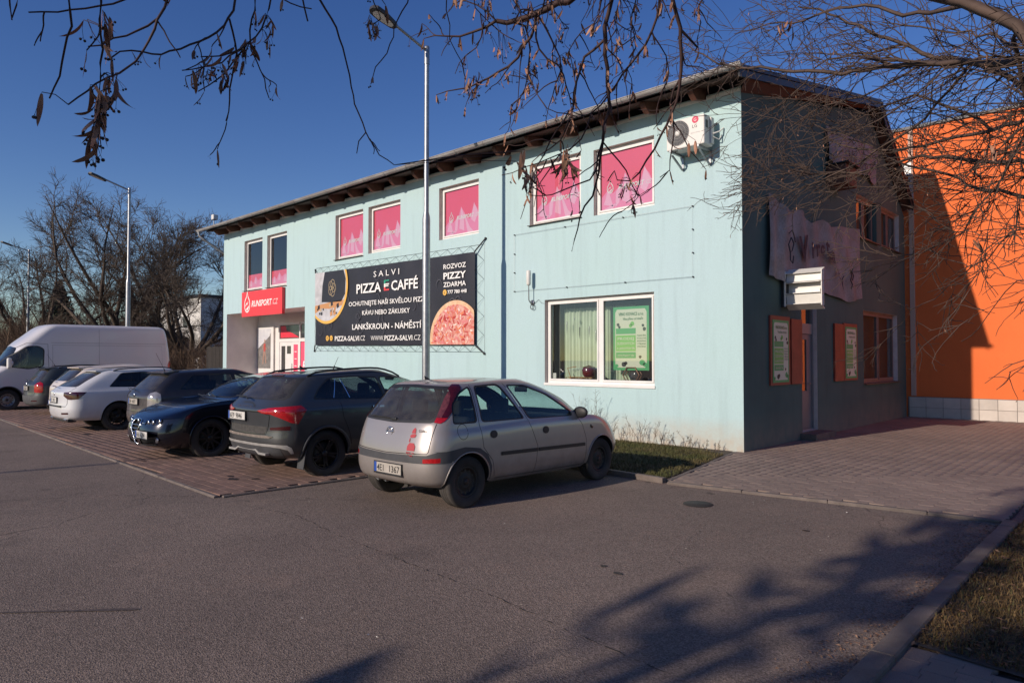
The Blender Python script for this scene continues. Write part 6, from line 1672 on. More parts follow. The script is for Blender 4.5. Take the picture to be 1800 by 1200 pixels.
# ---- generic estates / hatchbacks further along the row
def estate(name, label, L, W, H, loc, pnt, lamp, rim, plate_txt=None, o=None, glass=None, rail=True, lampshape='side', platez=.80, wheel_r=.32, seams=True, platew=PLW, rimm=RIMD, aer=None, badge=True, bumper=None):
    k = dict(rear=[(.14, .28), (.04, .34), (0, .52), (.015, .68)], sh=(.02, .90), belt=(.10, 1.01), rt=(.52, H-.09), cowl=(.745*L, .99), wt=(.53*L, H-.09), hood=(L-.12, .70), hmid=(.87*L, .92), nose=[(L-.18, .22), (L-.05, .32), (L, .5), (L-.02, .62)], beltz=.985, shz=.92, roofw=.70, ar=.42, af=.62, nr=2.9, nf=2.4, crown=.055)
    k.update(o or {})
    lv = levels(L, W, H, **k); rx = k['rt'][0]; wr = k.get('wr', None)
    bz = k['beltz']+.03; top = H-.135; hw = W/2
    over = k.get('over', .95)
    rw = rnd([(rx+.12, bz+.02), (rx+.42, top-.01), (rx+.9, top+.005), (.41*L, top+.01), (.425*L, bz)], .05)
    fw = rnd([(.445*L, bz), (.43*L, top+.01), (.55*L, top-.01), (.64*L, top-.14), (.70*L, bz)], .05)
    S = dict(levels=lv, paint=pnt, wheel_r=wheel_r, wheel_w=.205, rim=rim, rim_mat=rimm, arches=[(k.get('rwx', 1.0), wheel_r+.045), (k.get('rwx', 1.0)+k.get('wb', .60*L), wheel_r+.045)], arch_z=.28, seats=[(.47*L, 'f'), (.29*L, 'r')], dash=(.68*L, 1.0), mirror=(.665*L, hw-.10, .99, pnt), mirror_z=H-.22, res=(50, 32), floor=.3, seat_y=.36)
    g = glass or dg
    if lampshape == 'side': LP_ = K('r', [(hw-.36, .84), (hw-.22, .76), (hw-.16, .755)])+K('s', [(.28, .77), (.44, .92), (.28, .925)])+K('r', [(hw-.16, .925), (hw-.36, .915)])
    elif lampshape == 'tall': LP_ = K('r', [(hw-.24, .70), (hw-.17, .68)])+K('s', [(.24, .68), (.27, .74), (.27, .96), (.22, 1.0)])+K('r', [(hw-.17, 1.0), (hw-.24, .97)])
    else: LP_ = K('r', [(hw-.42, .98), (hw-.30, .90), (hw-.17, .93)])+K('s', [(.28, .96), (.50, 1.04), (.28, 1.03)])+K('r', [(hw-.17, 1.02)])
    rt0, rt1 = k['belt'][1]+.03, k['rt'][1]-.03
    S['regions'] = [
        ('side_window', K('s', rw), g, 'pair', -.004), ('side_window', K('s', fw), cg, 'pair', -.004), ('window_trim', K('s', grow(rw, .025)), MT['black_plastic'], 'pair', -.001), ('window_trim', K('s', grow(fw, .025)), MT['black_plastic'], 'pair', -.001),
        ('door_handle', K('s', rnd([(.355*L, .87), (.40*L, .87), (.40*L, .895), (.355*L, .895)], .01)), pnt, 'pair', .02), ('door_handle', K('s', rnd([(.56*L, .86), (.60*L, .86), (.60*L, .885), (.56*L, .885)], .01)), pnt, 'pair', .02),
        ('shut_line', strip('s', [(.435*L, .97), (.45*L, .6), (.45*L, .34)], .009), GAP, 'pair', -.008), ('shut_line', strip('s', [(.705*L, .95), (.72*L, .6), (.715*L, .34)], .009), GAP, 'pair', -.008), ('shut_line', strip('s', [(.27*L, 1.0), (.28*L, .8), (.31*L, .62), (.33*L, .36)], .009), GAP, 'pair', -.008),
        ('tail_light', LP_, lamp, 'pair', .007),
        ('rear_window', K('r', [(0, rt0), (hw*.72, rt0+.005), (hw*.75, rt0+.03), (hw*.64, rt1-.02), (hw*.60, rt1), (0, rt1+.005), (-.001, (rt0+rt1)/2)]), MT['car_glass_rear'], 'mid', -.003),
        ('shut_line', strip('r', [(hw*.76, rt0), (hw*.74, .66), (hw*.70, .60), (0, .59)], .011), GAP, 'mid', -.009),
        ('rear_reflector', [('r', .50, .42), ('r', .72, .43), ('r', .72, .465), ('r', .50, .455)], LREDD, 'pair', .006),
        ('windscreen', K('f', [(0, 1.04), (hw*.68, 1.04), (hw*.73, 1.07), (hw*.60, H-.13), (0, H-.11), (-.001, 1.2)]), cg, 'mid', -.003),
        ('headlight', [('f', hw-.40, .68), ('f', hw-.15, .72), ('f', hw-.15, .80), ('f', hw-.38, .76)], LCLR, 'pair', .004),
    ]
    if bumper: S['regions'].append(('rear_bumper', K('r', [(0, .30), (hw-.15, .31)])+K('s', [(.25, .33), (.42, .36), (.40, .58), (.25, .60)])+K('r', [(hw-.15, .60), (0, .585), (-.001, .45)]), bumper, 'mid', .010))
    car, sf, parts = make_car(name, label, S, loc, PI/2)
    if rail: rails(car, sf, rx+.25, .50*L, MT['black_plastic'], yf=W*.335)
    q = sf.ev(sf.inv('r', .2, platez))[0]
    plate(car, (q[0]-.014, 0, platez), (0, -1, 0), plate_txt or [('', .1)], white=platew)
    mb = MB(); mb.tube([(q[0]+.02, -.03, rt0-.01), (q[0]+.055, .12, rt0+.0), (q[0]+.06, .42, rt0+.01)], .010, 5); mb.build('wiper', MT['black_plastic'], car)
    if badge: mb = MB(); mb.lathe([(0, -.012), (.035, -.010), (.04, 0)], (q[0]-.0, 0, platez+.13), 'x', 16); mb.build('badge', CH, car)
    if aer: antenna(car, aer[0], aer[1], aer[2])
    # roof spoiler
    st = sf.ev(sf.inv('r', .3, rt1+.02))[0]
    mb = MB(); hwz = hw*.60
    mb.add([(rx-.10, -hwz, H-.085), (rx-.10, hwz, H-.085), (rx+.22, hwz*1.0, H-.045), (rx+.22, -hwz*1.0, H-.045), (rx-.09, -hwz, H-.11), (rx-.09, hwz, H-.11), (rx+.1, hwz, H-.13), (rx+.1, -hwz, H-.13)], [(0, 3, 2, 1), (4, 5, 6, 7), (0, 1, 5, 4), (1, 2, 6, 5), (3, 0, 4, 7)])
    mb.build('spoiler', pnt, car)
    return car, sf
DGREY = paint('dusty_anthracite_paint', (.022, .021, .026), .4, .36, .85, 1.1, dc=(.22, .18, .16))
estate('parked_small_estate', 'dusty anthracite small hatchback with tall clear tail lights beside the black saloon', 4.25, 1.66, 1.47, (-15.55, 4.98, 0), DGREY, LCLR, 'seven', [('2E4', .13), ('4471', .18)], dict(ar=.36, beltz=.99), rail=False, lampshape='tall', platez=.80, platew=PLWD, aer=((.62, 0, 1.42), (-.45, .0, .9), .42), wheel_r=.30)
WHT = paint('white_car_paint', (.62, .62, .64), .05, .32, .35, .7)
c_, s_ = estate('parked_white_estate', 'white large estate car with black roof rails and wide dark red tail lights', 4.86, 1.86, 1.48, (-18.63, 4.28, 0), WHT, LREDD, 'five', [('6E7', .13), ('2015', .18)], dict(rwx=1.10, rt=(.80, 1.39), belt=(.14, 1.00), wb=2.84, beltz=.98, roofw=.66, ar=.46), lampshape='side', platez=.74, wheel_r=.335)
mb = MB(); mb.bbox(-.02, .06, -.5, .5, .585, .615, .01); mb.build('bumper_step', MT['black_plastic'], c_)
mb = MB(); mb.bbox(.12, .3, -.66, .66, .24, .31, .02); mb.build('lower_diffuser', MT['black_plastic'], c_)
for sd in (1, -1):
    mb = MB(); mb.bbox(.09, .16, sd*.55-.09, sd*.55+.09, .27, .32, .012); mb.build('exhaust_trim', CH, c_)
CREAM = paint('cream_white_paint', (.66, .57, .50), .05, .36, .35, .7)
estate('parked_cream_hatchback', 'cream white tall hatchback mostly hidden behind the white estate car', 4.3, 1.78, 1.53, (-21.3, 4.86, 0), CREAM, LRED, 'five', [('', .1)], dict(rt=(.56, 1.43), belt=(.12, 1.06), beltz=1.03), rail=False, lampshape='high', platez=.52, wheel_r=.32, badge=False)
GGR = paint('dark_green_grey_paint', (.040, .047, .048), .4, .36, .7, 1.0, dc=(.19, .17, .155))
estate('parked_green_grey_estate', 'dark green-grey older estate car with bright red tall tail lights parked by the van', 4.57, 1.73, 1.47, (-24.72, 4.96, 0), GGR, LRED, 'seven', [('3E1', .13), ('5520', .18)], dict(rt=(.46, 1.385), belt=(.14, 1.0)), lampshape='tall', platez=.80, glass=cg, wheel_r=.31, rimm=RIMS, platew=PLWD, aer=((.75, 0, 1.46), (-.5, 0, .8), .42), bumper=mat('grey_rear_bumper', (.075, .075, .078), .65, var=.3, vs=9))

# ---- tall white van, nose to the road
VWH = paint('van_white_paint', (.60, .585, .60), .0, .38, .25, .8)
H = 2.86; W = 2.05; L = 6.05; hw = W/2
vl = []
def VL(xr, xf, w, zr, zf, ar=.22, af=.6, nr=3.5, nf=2.6, mid=None):
    z = [(xr, zr), (xf, zf)] if mid is None else [(xr, zr)]+mid+[(xf, zf)]
    vl.append(dict(xr=xr, xf=xf, w=w, ar=ar, af=af, nr=nr, nf=nf, z=z))
VL(.10, L-.25, hw*.93, .34, .26); VL(.02, L-.05, hw*.98, .46, .36); VL(.0, L, hw, .70, .58); VL(.0, L-.03, hw, 1.0, .80)
VL(.0, L-.22, hw, 1.20, 1.12, mid=[(4.4, 1.22)]); VL(.0, L-.55, hw*.995, 1.42, 1.32, mid=[(4.4, 1.42)], af=.55)
VL(.02, L-.92, hw*.985, 1.72, 1.66, af=.5); VL(.06, L-1.22, hw*.955, 2.10, 2.10, af=.5, nf=3); VL(.12, L-1.62, hw*.93, 2.50, 2.46, af=.5, nf=3.4)
VL(.20, L-1.95, hw*.89, 2.76, 2.74, af=.45, nf=3.4); VL(.30, L-2.10, hw*.80, 2.835, 2.82, af=.4, nf=3.4); VL(.6, L-2.3, hw*.5, 2.86, 2.85, af=.3); VL(.9, L-2.6, .0001, 2.865, 2.86, ar=.1, af=.1)
vw = rnd([(4.12, 1.44), (4.10, 1.98), (4.26, 2.08), (4.55, 2.06), (5.02, 1.72), (5.26, 1.47), (5.0, 1.42), (4.5, 1.36)], .07)
dn = [(3.98, 2.15), (4.02, .62)]
van = dict(cat='van', levels=vl, paint=VWH, wheel_r=.345, wheel_w=.225, rim='steel', rim_mat=RIMS, arches=[(1.02, .42), (5.06, .43)], arch_z=.36, lip=.02, lip_black=True, seats=[(4.0, 'f')], dash=(4.95, 1.45), mirror=(4.98, hw-.02, 1.53, WHT), mirror_z=1.9, res=(56, 48), floor=.75, seat_y=.5, taper=(.01, .05, .6))
van['regions'] = [
    ('side_window', K('s', vw), cg, 'pair', -.005), ('window_seal', K('s', grow(vw, .035)), MT['black_plastic'], 'pair', -.002),
    ('door_handle', K('s', rnd([(4.05, 1.28), (4.22, 1.28), (4.24, 1.40), (4.05, 1.40)], .03)), MT['black_plastic'], 'pair', .006),
    ('shut_line', strip('s', [(3.96, .55), (3.95, 1.4), (3.98, 2.16), (4.55, 2.19), (5.1, 1.86), (5.42, 1.46)], .012), GAP, 'pair', -.007),
    ('panel_seam', strip('s', [(.25, 2.21), (3.88, 2.21)], .010), mat('seam_grey', (.20, .20, .21), .6), 'pair', -.004),
    ('panel_seam', strip('s', [(3.86, 2.13), (.38, 2.13), (.36, 1.0)], .008), bpy.data.materials['seam_grey'], 'pair', -.004),
    ('panel_seam', strip('s', [(2.45, 2.70), (2.45, .6)], .008), bpy.data.materials['seam_grey'], 'pair', -.004), ('panel_seam', strip('s', [(3.84, 2.12), (3.84, .6)], .008), bpy.data.materials['seam_grey'], 'pair', -.004),
    ('side_moulding', K('s', [(3.30, .62), (3.95, .62), (3.95, .80), (3.30, .80)]), MT['black_plastic'], 'pair', .01), ('side_moulding', K('s', [(4.0, .62), (4.55, .62), (4.55, .80), (4.0, .80)]), MT['black_plastic'], 'pair', .01),
    ('tail_light', K('r', [(hw-.12, 1.05), (hw-.06, 1.05)])+K('s', [(.16, 1.05), (.18, 1.45), (.12, 1.60)])+K('r', [(hw-.06, 1.6), (hw-.12, 1.45)]), LRED, 'pair', .008),
    ('windscreen', K('f', [(0, 1.46), (.74, 1.42), (.86, 1.46), (.76, 1.98), (.70, 2.04), (0, 2.10), (-.001, 1.7)]), cg, 'mid', -.004),
    ('front_bumper', K('f', [(0, .30), (.80, .32), (.80, .62), (0, .62), (-.001, .5)]), MT['grey_plastic'], 'mid', .01),
    ('headlight', [('f', .55, 1.0), ('f', .84, 1.05), ('f', .84, 1.22), ('f', .6, 1.1)], LCLR, 'pair', .004),
]
car, sf, parts = make_car('parked_van', 'tall long white panel van parked nose out at the far left of the row', van, (-28.08, 3.97+6.05, 0), -PI/2)
mb = MB(); mb.bbox(5.0, 5.02, hw+.06, hw+.10, 1.6, 1.62, .002)
for sd in (1, -1):
    mb = MB(); mb.bbox(5.0, 5.12, sd*(hw+.11)-.09, sd*(hw+.11)+.09, 1.36, 1.70, .04); mb.build('mirror_housing', MT['white_plastic'], car)
    mb = MB(); mb.bbox(3.98, 4.02, sd*(hw-.0)-.01, sd*hw+.01, 2.4, 2.42, .002)
mb = MB(); mb.lathe([(0, .02), (.03, .01), (.035, 0)], (4.12, 0, 2.56), 'x', 12); mb.build('roof_marker_lamp', LREDD, car)
# ------------------------------------------------------------------ street lamps
def lamp(loc, label, H=8.56, step=4.72, first=[]):
    if not first:
        e = empty('street_lamp', loc)
        mb = MB(); mb.lathe([(.085, 0), (.085, step), (.078, step+.06), (.054, step+.16), (.052, H-.35), (.050, H-.1)], (0, 0, 0), 'z', 20)
        mb.lathe([(.11, 0), (.11, .03), (.085, .035)], (0, 0, 0), 'z', 20); mb.build('pole', MT['grey_steel'], e)
        mb = MB(); mb.lathe([(.060, H-.42), (.060, H-.05), (.05, H-.02), (0, H)], (0, 0, 0), 'z', 16); mb.build('collar', MT['grey_steel'], e)
        mb = MB(); mb.tube([(0, 0, H-.12), (0, -.85, H+.15)], .030, 10); mb.build('arm', MT['grey_steel'], e)
        mb = MB(); d = Vector((0, -.953, .30)).normalized(); u = Vector((1, 0, 0)); n = d.cross(u)*-1
        c = Vector((0, -1.14, H+.245))
        P = [(-.32, .05), (-.25, .10), (.05, .155), (.26, .14), (.33, .06)]
        top = []; 
        for a, w in P+[(a, -w) for a, w in P[::-1]]: top.append(tuple(c+d*a+u*w))
        bot = [tuple(Vector(p)-Vector((0, .3*.07, .07)).normalized()*.07) for p in top]
        nn = len(top); mb.add(top+bot, [tuple(range(nn)), tuple(range(nn, 2*nn))[::-1]]+[(i, nn+i, nn+(i+1) % nn, (i+1) % nn) for i in range(nn)])
        hd = mb.build('lamp_head', MT['dark_metal'], e)
        mb = MB(); q = Vector((0, .02, .0795)); mb.poly([tuple(Vector(p)-Vector((0, .021, .072))-Vector((0, 0, .002))+(c-Vector(p))*.25) for p in top]); mb.build('lens', MT['white_plastic'], hd)
        first.append(e); o = e
    else:
        o = first[0].copy(); col.objects.link(o)
        for ch in list(first[0].children):
            c = ch.copy(); col.objects.link(c); c.parent = o
            for g in ch.children:
                k = g.copy(); col.objects.link(k); k.parent = c
        o.location = loc
    tag(o, label, 'street lamp', 'street lamps along the parking row')
    return o
lamp((-11.73, 9.62, 0), 'nearest tall grey street lamp in front of the pizza banner')
lamp((-30.24, 9.45, 0), 'grey street lamp rising behind the white van')
lamp((-52.0, 10.5, 0), 'distant street lamp at the far left among the bare trees')
lamp((-15.2, -15.5, 0), 'street lamp behind the viewpoint whose thin shadow crosses the car park')

# ------------------------------------------------------------------ branches
BARK = mat('lime_bark', (.085, .058, .044), .85, c2=(.055, .037, .030), vs=14, fine=.25, fs=90, bump=.5, bs=60)
TWIG = mat('dark_red_twig', (.060, .028, .024), .75, var=.4, vs=10)
TWIGL = mat('brown_twig', (.095, .060, .044), .8, var=.4, vs=6)
FARB = mat('far_bark', (.060, .042, .033), .9, c2=(.10, .075, .055), vs=1.2)
def tubes(name, lines, sides, m, parent=None, kind=None):
    """lines: list of (pts (n,3), radii (n,)); merged into one mesh"""
    by = {}
    for P, r in lines: by.setdefault(len(P), []).append((P, r))
    VV = []; FF = []; off = 0
    for n, L in by.items():
        P = np.array([l[0] for l in L]); r = np.array([l[1] for l in L]); N = len(L)
        d = np.gradient(P, axis=1); d /= np.maximum(np.linalg.norm(d, axis=2, keepdims=True), 1e-9)
        up = np.zeros_like(d); up[..., 2] = 1; b = np.abs(d[..., 2]) > .95; up[b] = (1, 0, 0)
        a = np.cross(d, up); a /= np.maximum(np.linalg.norm(a, axis=2, keepdims=True), 1e-9); c = np.cross(a, d)
        t = np.arange(sides)*2*PI/sides
        V = P[:, :, None]+(a[:, :, None]*np.cos(t)[:, None]+c[:, :, None]*np.sin(t)[:, None])*r[:, :, None, None]
        idx = np.arange(N*n*sides).reshape(N, n, sides)
        q = np.stack([idx[:, :-1], np.roll(idx, -1, 2)[:, :-1], np.roll(idx, -1, 2)[:, 1:], idx[:, 1:]], -1).reshape(-1, 4)
        VV.append(V.reshape(-1, 3)); FF.append(q+off); off += N*n*sides
    me = np_mesh(name, np.vstack(VV), np.vstack(FF), m, True)
    o = link(name, me, parent)
    if kind: o['kind'] = kind
    return o
def resample(P, step):
    P = np.array(P, float); d = np.r_[0, np.cumsum(np.linalg.norm(np.diff(P, axis=0), axis=1))]
    n = max(3, int(d[-1]/step)+1); t = np.linspace(0, d[-1], n)
    return pchip(d, P, t) if len(P) > 2 else np.stack([np.interp(t, d, P[:, k]) for k in range(3)], -1)
def nrm(v): return v/max(np.linalg.norm(v), 1e-9)
def branch(p, d, L, n, wig, rnd_, pull=(0, 0, 0), pw=0.0):
    P = [np.array(p, float)]; d = nrm(np.array(d, float)); st = L/n
    for _ in range(n):
        d = nrm(d+rnd_.normal(0, wig, 3)+np.array(pull)*pw); P.append(P[-1]+d*st)
    return np.array(P)
def children_of(P, k, L, spread, rnd_, t0=.15, t1=1.0, n=5, wig=.18, pull=(0, 0, 0), pw=0., taper=.6):
    out = []
    m = len(P)
    for _ in range(k):
        t = rnd_.uniform(t0, t1); i = min(int(t*(m-1)), m-2); f = t*(m-1)-i
        p = P[i]*(1-f)+P[i+1]*f; d = nrm(P[min(i+1, m-1)]-P[i])
        side = rnd_.normal(0, 1, 3); side -= d*(side@d); side = nrm(side)
        a = rnd_.uniform(*spread)
        out.append((branch(p, d*math.cos(a)+side*math.sin(a), L*rnd_.uniform(.5, 1.15)*(1-taper*t*.6), n, wig, rnd_, pull, pw), t))
    return out
def far_tree(loc, H, R_, label, seed, trunkh=.15, nl=7, name='bare_tree', dens=1.0, m=None, tr=.32, lean=0):
    r = np.random.default_rng(seed)
    e = empty(name, loc, 0, label, 'tree', 'bare trees behind the parking row')
    m = m or FARB
    T = branch((0, 0, 0), (lean, 0, 1), H*trunkh, 4, .05, r)
    tr_ = [(T, np.linspace(tr*1.25, tr, 5))]
    tubes('trunk', tr_, 10, m, e)
    limbs = []; l2 = []; l3 = []; l4 = []; l5 = []
    for k in range(nl):
        az = 2*PI*k/nl+r.uniform(-.3, .3); inc = .2+1.05*r.random()**.75
        d = (math.cos(az)*math.sin(inc)*R_/H*1.25, math.sin(az)*math.sin(inc)*R_/H*1.25, math.cos(inc))
        limbs.append(branch(T[-1]*r.uniform(.75, 1), d, H*(1-trunkh)*r.uniform(.85, 1.08), 9, .12, r, (0, 0, 1), .06))
    lm = [(P, np.linspace(tr*.52, tr*.05, len(P))) for P in limbs]
    tubes('limb', lm, 6, m, e)
    out = []
    for P in limbs:
        for Q, t in children_of(P, int(9*dens), H*.32, (.35, 1.1), r, .25, .98, 7, .15, (0, 0, 1), .03):
            l2.append((Q, np.linspace(tr*.14*(1.2-t*.7), tr*.025, len(Q))))
    for P, _ in l2:
        for Q, t in children_of(P, int(12*dens), H*.135, (.4, 1.0), r, .12, 1, 5, .18, (0, 0, 1), .04): l3.append((Q, np.linspace(tr*.045, tr*.018, len(Q))))
    for P, _ in l3:
        for Q, t in children_of(P, int(7*dens), H*.06, (.4, 1.1), r, .1, 1, 3, .2, (0, 0, 1), .05): l4.append((Q, np.linspace(tr*.026, tr*.016, len(Q))))
    o = tubes('branches', l2, 5, m, e); o['kind'] = 'stuff'
    o = tubes('twigs', l3+l4, 3, m, e); o['kind'] = 'stuff'
    return e
far_tree((-46.5, 14.5, 0), 11.6, 11.5, 'widest bare tree, spreading behind the van left of the middle lamp', 3, nl=10, dens=1.15, tr=.36)
far_tree((-43.5, 17.0, 0), 11.2, 9.5, 'tall bare tree right behind the middle street lamp', 5, nl=10, dens=1.15, tr=.32)
far_tree((-43.0, 22.8, 0), 9.8, 10.5, 'bare tree nearest the shop building with wide low limbs', 8, nl=9, dens=1.1, tr=.30)
far_tree((-56.0, 11.5, 0), 10.6, 10.5, 'bare tree cut by the left edge of the view', 12, nl=9, dens=1.0, tr=.34)
far_tree((-62.0, 19.0, 0), 9.5, 8.0, 'lower brownish bare tree at far left behind the others', 17, nl=8, dens=.9, tr=.26)
far_tree((-52.0, 34.0, 0), 8.5, 8.0, 'distant small bare tree seen low behind the hedge', 23, nl=8, dens=.8, tr=.22)
# brown winter hedges
HB = mat('winter_hedge_brown', (.085, .052, .036), .95, c2=(.13, .085, .055), vs=1.6, isl=.4)
def hedge(name, x0, x1, y0, y1, h, n, label, seed, m=None, lf=0):
    r = np.random.default_rng(seed); L = []
    for _ in range(n):
        x, y = r.uniform(x0, x1), r.uniform(y0, y1); hh = h*r.uniform(.55, 1.05)*(.8+.2*math.sin(x*.8))
        P = branch((x, y, 0), (r.normal(0, .22), r.normal(0, .22), 1), hh, 5, .12, r); L.append((P, np.linspace(.018, .006, 6)))
        for Q, t in children_of(P, 6, hh*.35, (.3, .9), r, .15, 1, 3, .2): L.append((Q, np.linspace(.008, .005, 4)))
    o = tubes(name, L, 3, m or HB); tag(o, label, 'hedge', kind='stuff'); return o
hedge('winter_hedge', -40, -30, 15.5, 19.5, 3.0, 1500, 'tall brown leafless hedge between the van and the shop building', 4)
hedge('winter_hedge', -70, -40, 13.5, 16.5, 4.2, 2600, 'long brown leafless shrubbery behind the van at far left', 6)
hedge('winter_hedge', -95, -66, 12, 32, 7.0, 2600, 'far brown leafless thicket closing the horizon behind the bare trees', 14)
hedge('winter_hedge', -62, -46, 8.5, 11.5, 4.8, 1500, 'low brown shrubbery at the left picture edge', 9)
# dark conifers as layered needle clumps
CON = mat('conifer_green', (.018, .030, .018), .9, c2=(.035, .045, .024), vs=2, isl=.4)
def conifer(loc, h, w, label, seed, n=3500, name='conifer_tree', top=1.0, cols=None, group=None, z0=.4, cl=.22):
    r = np.random.default_rng(seed); e = empty(name, loc, 0, label, 'tree', group)
    mb = MB(); mb.tube([(0, 0, 0), (0, 0, h*.95)], [.16, .03], 8); mb.build('trunk', FARB, e)
    u = r.random(n)**.8; z = z0+(h-z0)*u; az = r.uniform(0, 2*PI, n); rad = w*(1-u*top)**.85*np.sqrt(r.random(n))*(1+.25*np.sin(az*5+z*3)); 
    C = np.stack([rad*np.cos(az), rad*np.sin(az), z], -1)
    A = r.normal(0, 1, (n, 3)); A /= np.linalg.norm(A, axis=1, keepdims=True); B = r.normal(0, 1, (n, 3)); B -= A*(A*B).sum(1, keepdims=True); B /= np.linalg.norm(B, axis=1, keepdims=True)
    s = r.uniform(.5, 1.3, (n, 1))*cl
    V = np.stack([C-A*s, C-B*s*.35, C+A*s, C+B*s*.35], 1).reshape(-1, 3); o = np.arange(n)*4
    q = link('foliage', np_mesh('foliage', V, np.stack([o, o+1, o+2, o+3], -1), cols or CON), e); q['kind'] = 'stuff'
    return e
conifer((-45.0, 21.0, 0), 7.5, .9, 'slim dark conifer behind the middle street lamp', 1, 2600)
conifer((-64, 15, 0), 7.8, 2.6, 'broad dark conifer at far left above the shrubbery', 2, 4200)
conifer((-41.5, 21.0, 0), 4.6, 2.0, 'low dark conifer just right of the middle street lamp', 3, 2600)
# far buildings
def house(loc, sx, sy, h, m, label, wins, flat=True, roofh=1.6):
    e = empty('far_building', loc, 0, label, 'building')
    mb = MB(); mb.box(-sx/2, sx/2, -sy/2, sy/2, -.05, h); mb.build('wall', m, e)
    mb = MB()
    if flat: mb.box(-sx/2-.15, sx/2+.15, -sy/2-.15, sy/2+.15, h, h+.25)
    else: mb.add([(-sx/2-.3, -sy/2-.3, h), (sx/2+.3, -sy/2-.3, h), (sx/2+.3, sy/2+.3, h), (-sx/2-.3, sy/2+.3, h), (-sx/2, 0, h+roofh), (sx/2, 0, h+roofh)], [(0, 1, 5, 4), (2, 3, 4, 5), (1, 2, 5), (3, 0, 4), (3, 2, 1, 0)])
    mb.build('roof', MT['dark_metal'] if flat else mat('grey_roof_tile', (.09, .085, .09), .8), e)
    for x, z, w, hh in wins:
        mb = MB(); mb.box(x-w/2, x+w/2, -sy/2-.03, -sy/2-.004, z-hh/2, z+hh/2); f = mb.build('window', MT['white_paint'], e)
        mb = MB(); mb.box(x-w/2+.08, x+w/2-.08, -sy/2-.04, -sy/2-.031, z-hh/2+.08, z+hh/2-.08); mb.build('pane', DARKG, f)
    return e
HWm = mat('house_white', (.62, .60, .56), .9, var=.08, vs=1); HGr = mat('house_grey', (.24, .23, .235), .9, var=.1, vs=1)
house((-69.5, 33.3, 0), 10, 14, 7.35, HWm, 'white flat-roofed house far behind the hedge left of the shop', [(-2, 5.2, 1.2, 1.2), (1.5, 5.2, 1.2, 1.2), (-2, 2.4, 1.2, 1.2)])
house((-72.0, 22.0, 0), 9, 8, 3.6, HGr, 'low grey house with a pitched roof behind the middle street lamp', [(-2, 1.8, 1.2, 1.2), (2, 1.8, 1.2, 1.2)], flat=False)
# timber fence between hedge and shop
fe = empty('dark_board_fence', (-30.6, 14.2, 0), 0, 'dark wooden board fence closing the gap left of the shop building', 'fence')
BRDm = mat('dark_fence_board', (.03, .024, .02), .9, var=.3, vs=6)
bmsh = None
for k in range(46):
    if bmsh is None:
        mb = MB(); mb.bbox(-.068, .068, -.012, .012, 0, 2.25, .004, seg=1); o = mb.build('board', BRDm, fe); bmsh = o.data
    else: o = link('board', bmsh, fe)
    o.location = (-3.4+k*.148, random.uniform(-.006, .006), random.uniform(-.02, .02))
for x in (-3.3, -.9, 1.5, 3.2):
    mb = MB(); mb.bbox(x-.05, x+.05, .02, .12, 0, 2.2, .008); mb.build('post', BRDm, fe)
mb = MB(); mb.box(-3.4, 3.3, .013, .05, .5, .58); mb.box(-3.4, 3.3, .013, .05, 1.8, 1.88); mb.build('rail', BRDm, fe)
# dry weeds at the wall foot
WD = mat('dry_weed', (.17, .12, .075), .9, var=.4, vs=20)
r = np.random.default_rng(77)
wspots = [(-7.75, .50), (-7.50, .55), (-7.2, .45), (-8.9, .95), (-8.55, 1.0), (-7.0, .30), (-6.75, .28), (-6.5, .34), (-6.35, .26), (-6.1, .2), (-5.9, .18), (-8.1, .5)]
wlab = [a+' by the mint wall' for a in ('tall dry weed left of the low cluster beside the hatchback', 'tall forked dry weed behind the silver hatchback bonnet', 'tall bent dry weed in front of the silver hatchback', 'tallest dry weed below the left end of the shop window', 'tall dry weed below the window mullion', 'knee-high dry weed below the right window edge', 'low dry weed just right of the window edge', 'bushier knee-high dry weed right of the window', 'knee-high dry weed near the middle of the blank wall', 'short dry weed closer to the corner', 'shortest dry weed nearest the corner', 'low dry weed hidden behind the hatchback bonnet')]
for k, (x, h) in enumerate(wspots):
    L = []
    for _ in range(5):
        P = branch((x+r.uniform(-.06, .06), 11.5+r.uniform(-.1, .1), .03), (r.normal(0, .25), r.normal(0, .15)-.1, 1), h*r.uniform(.6, 1.1), 6, .10, r, (1, 0, -1), .03)
        L.append((P, np.linspace(.0045, .002, 7)))
        for Q, t in children_of(P, 7, h*.22, (.3, .9), r, .3, 1, 3, .2): L.append((Q, np.linspace(.0025, .002, 4)))
    o = tubes('dry_weed', L, 3, WD); tag(o, wlab[k], 'weed', 'dry weeds along the wall foot')

# ------------------------------------------------------------------ the lime tree over the car park
lime = empty('overhanging_lime_tree', (3.4, 4.6, 0), 0, 'bare lime tree whose branches with dry seed bracts hang across the top of the view', 'tree')
LO = np.array([3.4, 4.6, 0])
rt = np.random.default_rng(31)
tp = [(0, 0, 0), (.02, .0, 1.5), (-.05, .05, 3.0), (-.1, 0, 4.6), (0, .1, 6.5), (.1, .2, 9)]
tubes('trunk', [(np.array(tp, float), np.array([.34, .24, .21, .18, .12, .05]))], 14, BARK, lime)
over = [np.array(p, float) for p in [(3.3, 4.5, 3.9), (2.2, 4.2, 5.0), (1.0, 3.6, 5.3), (0, 3.0, 5.1), (-1.2, 2.3, 4.7), (-2.0, 1.7, 4.45), (-2.9, 1.1, 4.3)]]
OV = resample(over, .15)
limbs = [(OV, np.linspace(.12, .03, len(OV)))]
SP = []      # (polyline world, r0, r1, fruit density, child density)
